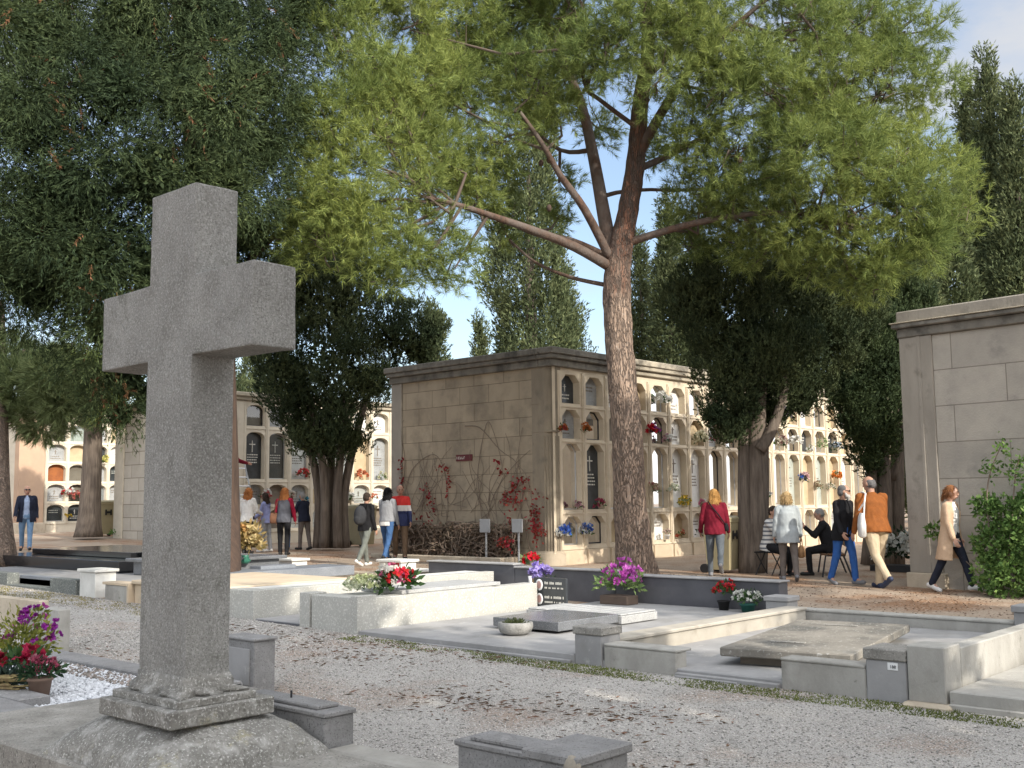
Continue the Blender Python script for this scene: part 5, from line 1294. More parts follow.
PB = [(10.824, 13.684, 7.244, 0.729, 0.729, 0.729), (10.379, 13.879, 6.521, 0.657, 0.657, 0.657), (10.863, 13.341, 6.266, 0.783, 0.783, 0.783), (10.598, 13.636, 5.779, 0.657, 0.657, 0.657), (11.318, 13.135, 5.737, 0.697, 0.697, 0.697), (11.668, 13.045, 5.283, 0.545, 0.545, 0.545), (12.134, 12.826, 5.741, 0.616, 0.616, 0.616), (12.677, 12.672, 5.414, 0.494, 0.494, 0.494),
      (11.057, 13.724, 8.164, 0.737, 0.737, 0.737), (11.557, 13.168, 7.641, 0.801, 0.801, 0.801), (11.463, 13.571, 8.933, 0.810, 0.810, 0.810), (12.437, 13.387, 8.725, 0.871, 0.871, 0.871), (11.491, 14.139, 9.736, 0.729, 0.729, 0.729), (12.515, 13.599, 9.813, 0.932, 0.932, 0.932), (12.747, 13.341, 7.624, 0.779, 0.779, 0.779), (13.445, 13.164, 8.488, 0.831, 0.831, 0.831), (13.675, 13.506, 9.780, 0.972, 0.972, 0.972),
      (14.632, 13.938, 7.622, 0.670, 0.670, 0.670), (14.969, 13.564, 9.999, 0.930, 0.930, 0.930), (15.471, 13.604, 11.195, 1.043, 1.043, 1.043), (15.736, 13.608, 9.114, 0.651, 0.651, 0.651), (16.302, 13.278, 10.427, 0.812, 0.812, 0.812), (15.177, 13.931, 6.843, 0.493, 0.493, 0.493), (15.100, 11.924, 10.524, 0.884, 0.884, 0.884), (14.228, 10.501, 9.060, 0.583, 0.583, 0.583), (14.575, 10.116, 9.582, 0.648, 0.648, 0.648),
      (14.951, 9.997, 8.605, 0.557, 0.557, 0.557), (15.538, 9.942, 9.758, 0.871, 0.871, 0.871), (16.115, 9.302, 9.383, 0.922, 0.922, 0.922), (16.822, 8.516, 9.644, 0.972, 0.972, 0.972), (17.906, 7.911, 9.717, 0.942, 0.942, 0.942), (18.961, 7.336, 9.882, 0.735, 0.735, 0.735), (15.746, 9.413, 8.407, 0.762, 0.762, 0.762), (16.377, 8.712, 8.395, 0.862, 0.862, 0.862), (17.256, 8.035, 8.460, 0.905, 0.905, 0.905),
      (18.288, 7.487, 8.601, 0.856, 0.856, 0.856), (19.172, 7.102, 8.933, 0.560, 0.560, 0.560), (15.787, 9.966, 7.751, 0.576, 0.576, 0.576), (16.131, 9.284, 7.496, 0.737, 0.737, 0.737), (16.579, 8.487, 7.332, 0.829, 0.829, 0.829), (17.204, 7.793, 7.233, 0.862, 0.862, 0.862), (18.228, 7.254, 7.349, 0.847, 0.847, 0.847), (18.884, 6.824, 7.043, 0.617, 0.617, 0.617), (18.979, 6.719, 6.412, 0.582, 0.582, 0.582),
      (16.747, 10.394, 7.051, 0.607, 0.607, 0.607), (16.820, 9.415, 6.778, 0.762, 0.762, 0.762), (17.096, 8.511, 6.477, 0.779, 0.779, 0.779), (17.539, 7.721, 6.324, 0.804, 0.804, 0.804), (18.112, 7.084, 6.314, 0.771, 0.771, 0.771), (17.825, 7.702, 5.669, 0.610, 0.610, 0.610), (18.405, 7.057, 5.747, 0.610, 0.610, 0.610), (17.623, 8.524, 5.770, 0.623, 0.623, 0.623), (17.400, 9.369, 6.055, 0.636, 0.636, 0.636),
      (17.388, 10.279, 6.396, 0.547, 0.547, 0.547), (17.295, 10.981, 6.503, 0.446, 0.446, 0.446), (17.944, 7.868, 5.184, 0.377, 0.377, 0.377), (17.446, 11.710, 8.370, 0.421, 0.421, 0.421), (17.140, 12.946, 9.001, 0.394, 0.394, 0.394), (16.662, 13.626, 7.997, 0.396, 0.396, 0.396), (16.732, 13.698, 7.296, 0.358, 0.358, 0.358),
      (12.584, 12.925, 7.314, 0.630, 0.630, 0.630), (13.543, 12.458, 7.790, 0.610, 0.610, 0.610), (14.195, 12.032, 8.802, 0.719, 0.719, 0.719), (14.319, 10.998, 9.092, 0.630, 0.630, 0.630), (13.303, 12.724, 6.756, 0.373, 0.373, 0.373), (11.719, 12.690, 6.642, 0.412, 0.412, 0.412), (14.271, 11.649, 8.139, 0.441, 0.441, 0.441), (14.403, 13.146, 12.064, 1.436, 1.436, 1.436), (15.516, 11.163, 11.961, 1.487, 1.487, 1.487), (17.170, 9.625, 11.848, 1.503, 1.503, 1.503), (18.726, 8.196, 11.734, 1.340, 1.340, 1.340), (12.667, 14.028, 11.515, 1.212, 1.212, 1.212), (15.104, 12.218, 13.795, 1.697, 1.697, 1.697), (16.886, 10.239, 13.964, 1.697, 1.697, 1.697), (11.565, 14.654, 10.756, 0.847, 0.847, 0.847), (15.893, 11.342, 15.614, 1.429, 1.429, 1.429),
      (18.877, 11.615, 10.624, 1.104, 1.104, 1.104), (20.255, 10.084, 9.951, 1.104, 1.104, 1.104), (21.195, 9.040, 8.863, 0.903, 0.903, 0.903), (15.952, 15.161, 11.202, 1.013, 1.013, 1.013), (14.014, 15.521, 9.247, 0.862, 0.862, 0.862), (19.745, 10.352, 7.975, 0.895, 0.895, 0.895)]
P1, D1 = blob_points(clumps(PB, 9, .42, 55, -.05), 29000, shell=.35, seed=5, lumpy=.14, ls=3.6, cut=.45); P2, D2 = blob_points(PB, 8500, shell=.2, seed=6, lumpy=.14, cut=.2)
P = np.concatenate([P1, P2]); D = np.concatenate([D1, D2])
kp = lump(P, 2.3, 17) > -.95; P = P[kp]; D = D[kp]
D = unit(D * .8 + np.array([0, 0, .30]) + .45 * rng.normal(size=D.shape))
obj_np('crown', tufts(P, D, 30, .17, .15, .0095, .45, 1.3), M['needle'], pn)
# bare twigs inside the crown
PBa = np.array(PB); g = Geo(); LP = np.concatenate([np.array(l[0])[i] * (1 - f) + np.array(l[0])[i + 1] * f for l in LIMBS for i in range(1, len(l[0]) - 1) for f in (np.linspace(0, 1, 7)[:, None],)]) if False else np.array([np.array(l[0][i]) * (1 - f) + np.array(l[0][i + 1]) * f for l in LIMBS for i in range(1, len(l[0]) - 1) for f in np.linspace(0, 1, 7)])
sel = rng.choice(len(P), 700, replace=False)
for i in sel:
    b = P[i]; dist = np.linalg.norm(PBa[:, :3] - b, axis=1); c = PBa[dist.argmin(), :3]
    mid = .5 * (b + c) + rng.normal(size=3) * .12 + np.array([0, 0, -.08]); g.tube([c + rng.normal(size=3) * .1, mid, b], [.018, .012, .006], 4, cap=False)
for bb in PBa:
    k = LP[rng.choice(np.linalg.norm(LP - bb[:3], axis=1).argsort()[:9])]; m_ = .5 * (k + bb[:3]) + rng.normal(size=3) * .15 + np.array([0, 0, -.1]); g.tube([k, m_, bb[:3]], [.032, .024, .012], 6, cap=False)
obj('twigs', g, flat('pine_twig', (.115, .088, .07), rough=.95), pn)
g = Geo()
for p in ((14.212, 11.864, 7.453), (14.127, 11.809, 6.564), (14.194, 12.033, 7.432), (17.706, 7.385, 8.860), (15.918, 9.072, 7.222)): g.ell(p, (.045, .045, .065), 10, 8)
obj('cones', g, M['bark_dark'], pn, smooth=True)

# cypress by the alley
c1 = (19.076, 10.927, 0.050)
cypress('cypress_tree', 'dark leaning cypress with bare lower trunk standing before the niches right of the pine', c1,
        [(18.283, 11.079, 5.394, 0.928, 0.928, 0.928), (19.240, 10.614, 5.762, 1.084, 1.084, 1.084), (20.645, 10.249, 5.594, 1.022, 1.022, 1.022), (21.963, 9.980, 5.731, 0.847, 0.847, 0.847), (18.767, 10.840, 4.526, 0.976, 0.976, 0.976), (19.793, 10.298, 4.572, 0.955, 0.955, 0.955), (21.089, 10.054, 4.886, 0.784, 0.784, 0.784), (18.552, 11.079, 3.737, 0.625, 0.625, 0.625), (19.687, 10.714, 3.891, 0.803, 0.803, 0.803), (20.544, 10.361, 3.927, 0.572, 0.572, 0.572), (18.754, 11.004, 2.955, 0.471, 0.471, 0.471), (20.265, 10.372, 3.456, 0.365, 0.365, 0.365), (19.762, 10.781, 3.251, 0.444, 0.444, 0.444), (18.129, 11.548, 5.638, 0.508, 0.508, 0.508), (18.409, 11.238, 3.148, 0.351, 0.351, 0.351)],
        13500, 13, .075, .020, M['cyp_dark'], [([c1, (19.240, 10.912, 1.093), (19.286, 10.861, 2.473), (19.323, 10.820, 3.470), (19.419, 10.713, 4.679)], .27, .16), ([(18.920, 10.969, 0.057), (19.015, 11.012, 1.488), (19.034, 10.992, 2.867), (18.995, 11.035, 4.066)], .15, .08), ([(19.160, 10.702, 2.463), (19.328, 10.516, 2.855), (19.566, 10.401, 3.456), (19.758, 10.337, 4.268)], .13, .07), ([(19.371, 10.917, 0.053), (19.445, 10.834, 1.484), (19.492, 10.782, 2.875)], .15, .09)],
        M['bark_cyp'], group='cypresses among the niche blocks', seed=3, lumpy=.2, ls=2.4, sub=9)
# cypress at the right, several bare stems
c2 = (22.888, 9.997, 0.040)
cypress('cypress_tree', 'many stemmed green cypress beside the grey end wall on the right', c2,
        [(22.689, 10.071, 3.626, 0.782, 0.782, 0.782), (22.289, 10.216, 3.938, 0.560, 0.560, 0.560), (23.123, 9.888, 4.305, 0.789, 0.789, 0.789), (23.186, 10.117, 4.892, 0.751, 0.751, 0.751), (23.952, 9.864, 4.942, 0.674, 0.674, 0.674), (22.375, 10.121, 2.960, 0.517, 0.517, 0.517), (22.959, 9.771, 2.966, 0.565, 0.565, 0.565), (22.557, 9.919, 2.311, 0.388, 0.388, 0.388), (24.090, 10.009, 5.550, 0.725, 0.725, 0.725), (24.732, 9.894, 6.085, 0.691, 0.691, 0.691)],
        7500, 13, .08, .022, M['cedar'], [([(22.621, 10.146, 0.070), (22.722, 10.034, 1.456), (22.734, 10.021, 2.752)], .16, .1), ([(22.850, 9.892, 0.045), (22.896, 9.841, 1.453), (23.117, 9.895, 3.199)], .22, .12), ([(23.218, 9.783, 0.030), (23.391, 9.739, 1.885), (23.578, 9.682, 3.653)], .2, .12), ([(22.572, 9.902, 1.882), (22.513, 9.968, 2.742)], .05, .03), ([(23.235, 9.763, 1.884), (23.396, 9.585, 2.755), (23.487, 9.633, 3.423)], .07, .04)],
        M['bark_cyp'], group='cypresses among the niche blocks', seed=8, up=.8, lumpy=.2, sub=9)
# left cypress with fluted stems
c3 = (19.367, 24.717, 0.300)
cypress('cypress_tree', 'broad dark cypress on a cluster of bare fluted stems left of the vine wall', c3,
        [(17.725, 23.654, 7.007, 1.389, 1.389, 1.389), (18.542, 22.747, 6.718, 1.335, 1.335, 1.335), (19.649, 21.966, 6.065, 1.079, 1.079, 1.079), (20.173, 21.533, 5.659, 0.758, 0.758, 0.758), (17.251, 23.882, 5.887, 1.061, 1.061, 1.061), (18.150, 22.883, 5.332, 1.379, 1.379, 1.379), (18.998, 22.240, 4.804, 0.908, 0.908, 0.908), (17.469, 23.490, 4.391, 0.951, 0.951, 0.951), (18.245, 22.777, 3.988, 1.114, 1.114, 1.114), (17.885, 23.029, 3.189, 0.846, 0.846, 0.846), (18.515, 22.478, 3.185, 0.530, 0.530, 0.530), (17.564, 23.384, 3.459, 0.529, 0.529, 0.529), (18.516, 23.373, 8.052, 1.624, 1.624, 1.624), (17.297, 24.429, 7.332, 1.076, 1.076, 1.076), (20.495, 21.474, 6.101, 0.545, 0.545, 0.545), (17.226, 23.610, 5.051, 0.790, 0.790, 0.790), (18.265, 23.951, 9.096, 1.363, 1.363, 1.363)],
        12500, 13, .095, .026, M['cyp_dark'], [([(18.076, 23.264, 0.350), (18.098, 23.240, 1.612), (17.963, 23.390, 2.808), (17.674, 23.860, 4.297)], .135, .09), ([(18.008, 22.891, 0.360), (18.016, 22.882, 1.609), (17.947, 22.960, 2.791), (17.806, 23.266, 4.263)], .135, .09), ([(18.380, 23.076, 0.342), (18.374, 23.083, 1.608), (18.369, 23.088, 2.806), (18.371, 23.235, 4.296)], .135, .09), ([(18.278, 22.666, 0.354), (18.259, 22.687, 1.605), (18.318, 22.622, 2.788), (18.465, 22.608, 4.257)], .135, .09), ([(18.540, 22.674, 0.344), (18.506, 22.712, 1.604), (18.638, 22.566, 2.793), (18.949, 22.369, 4.270)], .135, .09)],
        M['bark_cyp'], group='cypresses among the niche blocks', seed=13, lumpy=.2, sub=9)

# huge dark conifer at the upper left
c4 = (9.689, 15.063, 0.150)
TB = [(6.909, 15.491, 8.412, 0.999, 0.999, 0.999), (8.000, 15.027, 8.940, 1.105, 1.105, 1.105), (9.208, 14.582, 9.203, 1.070, 1.070, 1.070), (10.383, 14.473, 9.213, 0.721, 0.721, 0.721), (6.658, 15.321, 7.074, 1.050, 1.050, 1.050), (7.474, 14.415, 7.435, 1.008, 1.008, 1.008), (8.311, 13.785, 7.500, 0.993, 0.993, 0.993), (9.477, 13.984, 8.041, 0.785, 0.785, 0.785), (6.882, 14.774, 5.897, 1.105, 1.105, 1.105), (7.731, 13.831, 6.174, 0.967, 0.967, 0.967), (8.682, 13.672, 6.425, 0.891, 0.891, 0.891), (9.730, 14.002, 7.056, 0.611, 0.611, 0.611),
      (6.652, 15.627, 5.058, 0.993, 0.993, 0.993), (7.188, 14.733, 4.929, 0.980, 0.980, 0.980), (10.138, 14.894, 5.918, 0.677, 0.677, 0.677), (7.034, 15.800, 4.696, 0.669, 0.669, 0.669), (7.886, 15.153, 4.117, 0.737, 0.737, 0.737), (8.113, 14.304, 4.932, 0.862, 0.862, 0.862), (9.258, 14.527, 5.141, 0.764, 0.764, 0.764), (8.352, 15.533, 3.434, 0.520, 0.520, 0.520), (8.718, 15.425, 3.140, 0.464, 0.464, 0.464), (10.495, 15.245, 4.927, 0.564, 0.564, 0.564), (8.410, 15.767, 2.912, 0.309, 0.309, 0.309), (10.968, 14.719, 10.016, 0.597, 0.597, 0.597), (10.713, 14.404, 8.075, 0.486, 0.486, 0.486), (6.081, 17.158, 7.699, 1.621, 1.621, 1.621), (5.956, 17.297, 5.214, 1.473, 1.473, 1.473), (6.473, 17.620, 9.586, 1.529, 1.529, 1.529),
      (8.137, 16.369, 11.137, 1.722, 1.722, 1.722), (9.802, 15.118, 11.159, 1.442, 1.442, 1.442), (7.022, 17.608, 11.506, 1.878, 1.878, 1.878), (9.195, 16.090, 13.471, 1.945, 1.945, 1.945), (7.908, 17.520, 14.050, 1.783, 1.783, 1.783), (9.293, 17.776, 9.492, 1.385, 1.385, 1.385), (10.746, 16.460, 8.239, 1.050, 1.050, 1.050), (8.517, 18.637, 6.559, 1.385, 1.385, 1.385), (9.334, 15.937, 4.368, 0.745, 0.745, 0.745), (9.690, 16.139, 6.144, 0.994, 0.994, 0.994)]
t = thing('conifer_tree', 'huge dark green conifer with drooping sprays filling the upper left behind the cross', 'tree', c4)
obj('trunk', limb_geo([([c4, (10.325, 16.031, 1.256), (10.309, 16.049, 2.602), (10.263, 16.100, 4.489), (10.020, 16.071, 6.718), (9.700, 16.128, 9.497), (9.416, 16.443, 12.990)], .43, .22), ([(10.292, 16.068, 3.970), (8.907, 15.813, 4.306), (7.767, 15.883, 4.653)], .12, .05), ([(10.256, 16.107, 5.011), (10.432, 15.315, 5.613), (10.647, 14.777, 6.074)], .09, .04), ([(10.022, 16.069, 6.542), (8.443, 16.029, 6.555), (7.242, 15.869, 6.115)], .12, .05)], 14), M['bark_dark'], t, smooth=True)
P1, D1 = blob_points(clumps(TB, 11, .31, 77, .08, .86), 50000, shell=.62, seed=21, lumpy=.2, ls=3.6, cut=.6); P2, D2 = blob_points(TB, 10000, shell=.1, seed=22, lumpy=.2, cut=.2)
P = np.concatenate([P1, P2]); D = np.concatenate([D1, D2])
kp = lump(P, 1.7, 31) > -1.0; P = P[kp]; D = D[kp]
D = unit(D * .75 + np.array([0, 0, -.25]) + .30 * rng.normal(size=D.shape))
n_ = len(P); sp_ = rng.random(n_) < .035
obj_np('crown', sprays(P[~sp_], D[~sp_], 14, .085, .0135, .38, 2.1), M['cedar'], t)
obj_np('inner_foliage', inner_mass(TB, 1600, .46, .10), M['cedar'], t)
Q = P[sp_]; cl = lump(Q, 3.1, 44) > .45
obj_np('dead_sprays', sprays(Q[cl], unit(D[sp_][cl] + np.array([0, 0, -.6])), 22, .075, .014, .5, 2.0), M['brown_leaf'], t)

# low pine at the left edge with its own trunk, and the big trunk cut by the frame
p5 = (16.777, 33.263, 0.550)
lp_ = thing('pine_tree', 'slender grey trunked pine with light hazy needles near the left edge', 'tree', p5)
obj('trunk', trunk_flutes(p5, (16.852, 33.292, 4.918), .33, .26, flute=.05, flare=.35, seed=4), M['bark_cyp'], lp_, smooth=True)
obj('limbs', limb_geo([([(16.859, 33.284, 4.595), (16.699, 33.163, 5.544), (15.727, 33.345, 5.803)], .14, .06), ([(16.852, 33.292, 4.918), (17.283, 33.112, 5.584)], .12, .05)], 8), M['bark_cyp'], lp_, smooth=True)
P, D = blob_points([(16.548, 32.434, 4.901, 0.626, 0.626, 0.626), (16.160, 32.865, 5.319, 0.689, 0.689, 0.689), (16.947, 32.588, 5.354, 0.443, 0.443, 0.443), (15.543, 32.952, 5.689, 0.681, 0.681, 0.681), (16.458, 32.832, 5.753, 0.504, 0.504, 0.504)], 1500, shell=.3, seed=6)
obj_np('crown', tufts(P, unit(D + np.array([0, 0, .5])), 16, .3, .3, .03), M['needle'], lp_)
p6 = (9.526, 23.000, 0.320)
lq = thing('pine_tree', 'thick scaly trunk cut by the left edge of the photo with low hazy branches', 'tree', p6)
obj('trunk', trunk_flutes(p6, (10.733, 26.637, 6.486), .40, .32, n=40, m=24, flute=.06, flare=.4, seed=9), M['bark_pine'], lq, smooth=True)
obj('limbs', limb_geo([([(10.916, 26.136, 3.683), (11.039, 25.102, 3.927), (11.158, 24.372, 4.272), (11.325, 23.290, 4.533)], .10, .04), ([(10.986, 26.058, 4.038), (10.912, 25.243, 4.675), (10.817, 24.750, 5.084)], .07, .03)], 8), M['bark_pine'], lq, smooth=True)
P, D = blob_points([(10.776, 24.796, 4.279, 0.680, 0.680, 0.680), (11.046, 23.898, 4.452, 0.624, 0.624, 0.624), (11.209, 23.717, 3.886, 0.535, 0.535, 0.535), (10.944, 24.609, 3.659, 0.498, 0.498, 0.498), (11.600, 23.582, 4.082, 0.449, 0.449, 0.449), (11.179, 24.348, 3.359, 0.362, 0.362, 0.362), (10.704, 25.474, 4.912, 0.599, 0.599, 0.599), (11.463, 23.734, 3.450, 0.270, 0.270, 0.270)], 1900, shell=.3, seed=7)
obj_np('crown', tufts(P, unit(D * .8 + np.array([0, 0, .2])), 18, .24, .22, .022), leafmat('pine_pale', (.25, .30, .14), (.18, .23, .10), island=.45, trans=.3), lq)  # paler needle colour than the other pines

# cypresses and trees beyond the blocks
def column(label, px, top, bot, wpx, dist, n=1700, m=None, seed=1, leaf=.32):
    pass
GB = 'cypresses beyond the niche blocks'
def bgtree(label, base, blobs, n, L, W, m, seed, trunk, name='cypress_tree', **kw):
    return cypress(name, label, base, blobs, n, 6, L, W, m, trunk, M['bark_cyp'], group=GB, seed=seed, lumpy=.2, ls=1.3, **kw)
def col_(base, h, r, z0=1.0):
    """stacked blobs of a column shaped cypress"""
    bl = []; k = max(4, int((h - z0) / (r * 1.1)))
    for i in range(k):
        t_ = (i + .5) / k; rr_ = r * (1.0 if t_ < .6 else 1.0 - .75 * (t_ - .6) / .4) * (.75 if t_ < .12 else 1)
        bl.append((base[0] + rng.normal() * r * .14, base[1] + rng.normal() * r * .14, base[2] + z0 + (h - z0) * t_, rr_, rr_, (h - z0) / k * 1.05))
    return bl
def colt(label, px, ytop, rpx, dist, n, m, seed, L=.24, W=.07):
    top = np.array(px_top(px, ytop, dist)); base = np.array([top[0], top[1], float(zg(min(top[1], 40)))])
    h = top[2] - base[2]; r = rpx * dist / 1086
    bgtree(label, tuple(base), col_(base, h, r), int(n * 3.2), L, W, m, seed, [([tuple(base), tuple(base + [0, 0, h * .5]), tuple(base + [0, 0, h * .9])], r * .25, .05)])
COLS = {(528, 120, 52): (39.272, 34.096, 20.280), (668, 205, 60): (50.572, 33.503, 18.108), (640, 245, 66): (54.422, 38.194, 17.250), (700, 235, 62): (53.473, 33.270, 16.849), (480, 322, 95): (68.745, 65.627, 17.380), (437, 312, 80): (55.746, 57.645, 15.665), (985, 66, 52): (54.500, 17.184, 22.787), (1012, 95, 50): (53.209, 15.629, 20.518), (966, 88, 54): (55.896, 18.623, 22.441), (255, 365, 70): (40.855, 59.239, 10.541), (940, 210, 44): (44.626, 16.195, 13.335), (915, 255, 40): (39.880, 15.488, 10.543), (1050, 60, 55): (59.945, 15.621, 24.303), (560, 290, 70): (54.169, 44.453, 15.261), (500, 300, 60): (44.174, 40.608, 12.765), (880, 300, 46): (44.788, 19.003, 9.948), (840, 280, 50): (47.462, 22.012, 11.653), (200, 350, 60): (32.957, 53.066, 10.128), (60, 390, 75): (34.724, 73.521, 9.591), (770, 260, 56): (50.730, 27.349, 13.981)}
def px_top(a, b, c): return COLS[(a, b, c)]
colt('tall shaded cypress column showing through the pine above the vine wall', 528, 120, 44, 52, 3200, M['cyp_olive'], 31)
colt('pale sunlit cypress column just right of the pine trunk', 668, 205, 24, 60, 2200, M['bg_leaf'], 32)
colt('thin pale cypress column touching the right edge of the pine trunk', 640, 245, 16, 66, 1400, M['bg_leaf'], 33)
colt('darker cypress column behind the roof left of the alley cypress', 700, 235, 22, 62, 1800, M['cyp_olive'], 34)
colt('small distant cypress tip seen in the sky gap above the vine wall', 480, 322, 11, 95, 700, M['bg_leaf'], 35, .32, .1)
colt('small pale cypress tip between the left cypress and the block roof', 437, 312, 13, 80, 800, M['bg_leaf'], 36, .3, .1)
colt('tallest cypress spire against the sky at the right', 985, 66, 24, 52, 2800, M['cyp_olive'], 37)
colt('cypress column cut by the right edge of the photo', 1012, 95, 24, 50, 2400, M['cyp_olive'], 38)
colt('shorter cypress column on the left side of the tallest spire', 966, 88, 15, 54, 1600, M['cyp_olive'], 39)
colt('bushy green tree top above the left niche block beside the cross', 255, 365, 34, 70, 1800, M['bg_leaf'], 40)
colt('green cypress just behind the roof of the grey end wall', 940, 210, 34, 44, 2200, M['bg_leaf'], 41)
colt('grey green cypress left of the grey end wall roof', 915, 255, 26, 40, 1800, M['bg_leaf'], 42)
colt('olive cypress behind the many stemmed cypress', 880, 300, 26, 46, 1500, M['cyp_olive'], 43)
colt('olive cypress behind the alley cypress on its right', 840, 280, 30, 50, 1700, M['cyp_olive'], 44)
colt('dark cypress behind the alley cypress crown', 770, 260, 40, 56, 1900, M['cyp_dark'], 45)
colt('low dark cypress behind the base of the tall shaded column', 560, 290, 30, 70, 1300, M['cyp_olive'], 46)
colt('dark cypress behind the huge conifer, mostly hidden by the cross', 200, 350, 46, 60, 1500, M['cyp_dark'], 47)
colt('dark cypress above the far left niche block', 60, 390, 46, 75, 1500, M['cyp_dark'], 48)

# leafy shrub at the right edge
sb = (17.917, 5.857, 0.000)
sh = thing('shrub', 'bright green leafy shrub against the grey end wall at the right edge', 'shrub', sb)
SB = [(17.454, 5.797, 0.761, 0.310, 0.310, 0.310), (17.368, 5.519, 0.544, 0.428, 0.428, 0.428), (17.322, 5.122, 0.777, 0.480, 0.480, 0.480), (17.513, 5.657, 1.217, 0.309, 0.309, 0.309), (17.541, 5.925, 1.371, 0.203, 0.203, 0.203), (17.497, 5.376, 1.217, 0.306, 0.306, 0.306), (17.390, 5.047, 1.441, 0.360, 0.360, 0.360), (17.242, 5.808, 0.363, 0.246, 0.246, 0.246), (17.107, 5.510, 0.262, 0.302, 0.302, 0.302), (17.315, 4.830, 0.565, 0.534, 0.534, 0.534), (17.595, 6.761, 0.945, 0.130, 0.130, 0.130)]
P, D = blob_points(SB, 2600, shell=.3, seed=9, lumpy=.25, ls=5)
obj_np('leaves', sprays(P, unit(D + .5 * rng.normal(size=D.shape)), 4, .075, .042, .9, .5), M['shrub'], sh)
obj('stems', limb_geo([([sb, (17.379, 5.806, 0.687), (17.461, 5.864, 1.448), (17.521, 5.798, 1.910), (17.517, 5.577, 2.365)], .018, .006), ([sb, (17.360, 5.528, 0.844), (17.553, 5.463, 1.748), (17.515, 5.356, 2.126)], .018, .006), ([sb, (17.554, 6.210, 0.440), (17.608, 6.673, 0.898)], .012, .005)], 6), M['twig'], sh)
P = np.concatenate([np.array((17.514, 5.581, 2.288)) + rng.normal(size=(40, 3)) * np.array([.05, .06, .07]), np.array((17.532, 5.785, 1.941)) + rng.normal(size=(70, 3)) * np.array([.06, .12, .09]), np.array((17.518, 5.427, 1.930)) + rng.normal(size=(90, 3)) * np.array([.06, .09, .12])])
obj_np('shoots', kites(P, sphere_dirs(len(P)), .085, .045), M['shrub'], sh)
# low plants at the foot of the pale wall on the far left
wp_ = thing('plant', 'low green plant at the foot of the pale block wall on the far left', 'plant', (19.229, 35.334, 0.550))
obj_np('leaves', leaf_cloud((18.217, 33.474, 0.600), (.5, .6, .28), 300, .16, .07), M['shrub'], wp_)

# trees just outside the photo on the right whose shade falls on the path and the cross
for i, (x, y, h, rx, lab, zb) in enumerate(((-.9, -8.5, 13.2, 3.1, 'dense cypress row tree standing behind the camera, farthest left', 1.6), (3.2, -7.0, 13.0, 3.0, 'dense cypress row tree beside the path, outside the right edge', 1.6), (-5.2, -7.5, 13.0, 3.0, 'dense cypress row tree well behind the camera', 1.6), (11.4, -6.4, 10.5, 1.5, 'thin cypress beyond the graves outside the right edge', 3.0))):
    bl = [(x + rng.normal() * .35, y + rng.normal() * .35, zb + (h - zb) * (k + .5) / 6, rx * s_, rx * s_, (h - zb) / 6 * .95) for k, s_ in enumerate((.8, 1.0, 1.05, 1.0, .85, .55))]
    cypress('cypress_tree', lab, (x, y, 0), bl, 3000 if rx > 2 else 900, 6, .42, .15, M['cyp_dark'], [([(x, y, 0), (x, y, h * .5), (x, y, h * .92)], .35, .06)], M['bark_cyp'], group='cypress row beside the path', seed=60 + i, lumpy=.15)

pt = thing('pine_tree', 'young pine standing on the terrace just outside the right edge of the photo', 'tree', (13.8, -1.6, 0))
obj('trunk', limb_geo([([(13.8, -1.6, 0), (13.9, -1.5, 3), (13.7, -1.6, 6), (13.8, -1.6, 9.5)], .16, .05)], 10), M['bark_pine'], pt, smooth=True)
pbl = [(13.8 + rng.normal() * .9, -1.6 + rng.normal() * .9, z, .75, .75, .55) for z in (4.4, 5.0, 5.6, 6.2, 6.8, 7.4, 8.0, 8.6, 9.2, 9.8) for q in range(2)]
P, D = blob_points(pbl, 3000, shell=.3, seed=91)
obj_np('crown', tufts(P, unit(D + np.array([0, 0, .4])), 16, .2, .2, .03, .4, 1.2), M['needle'], pt)
# ---------------------------------------------------------------- visitors
C_NAVY = cloth('navy', (.018, .022, .04)); C_BLACK = cloth('black_cloth', (.014, .014, .016)); C_JEAN = cloth('jeans', (.06, .13, .28), (.045, .10, .22)); C_JEANL = cloth('jeans_light', (.16, .26, .40), (.12, .21, .34))
C_RED = cloth('red_knit', (.17, .010, .024)); C_GREYJ = cloth('grey_denim', (.11, .125, .14)); C_CAMEL = cloth('camel', (.56, .40, .27), (.50, .35, .235)); C_RUST = cloth('rust_suede', (.26, .088, .022), (.20, .068, .018)); C_KHAKI = cloth('khaki', (.52, .42, .29), (.46, .37, .25))
C_PALE = cloth('pale_blue_grey', (.38, .41, .42), (.32, .35, .36)); C_TAUPE = cloth('taupe', (.16, .135, .12)); C_WHITE = cloth('white_cloth', (.74, .73, .70)); C_LBLUE = cloth('light_blue', (.34, .42, .58)); C_LAV = cloth('lavender', (.30, .33, .58))
C_DNAVY = cloth('dark_trousers', (.022, .026, .042)); C_OLIVE = cloth('olive_grey', (.17, .185, .165)); C_BROWN = cloth('brown_cloth', (.17, .115, .075)); C_GREYV = cloth('grey_vest', (.10, .105, .125)); C_GMEL = cloth('grey_melange', (.30, .31, .33), scale=60)
C_PURP = cloth('purple', (.10, .035, .22)); C_LACE = cloth('pink_lace', (.52, .36, .29)); C_JBLUE = cloth('bright_jeans', (.035, .115, .36), (.03, .095, .30)); C_RSL = cloth('crimson', (.30, .012, .04))
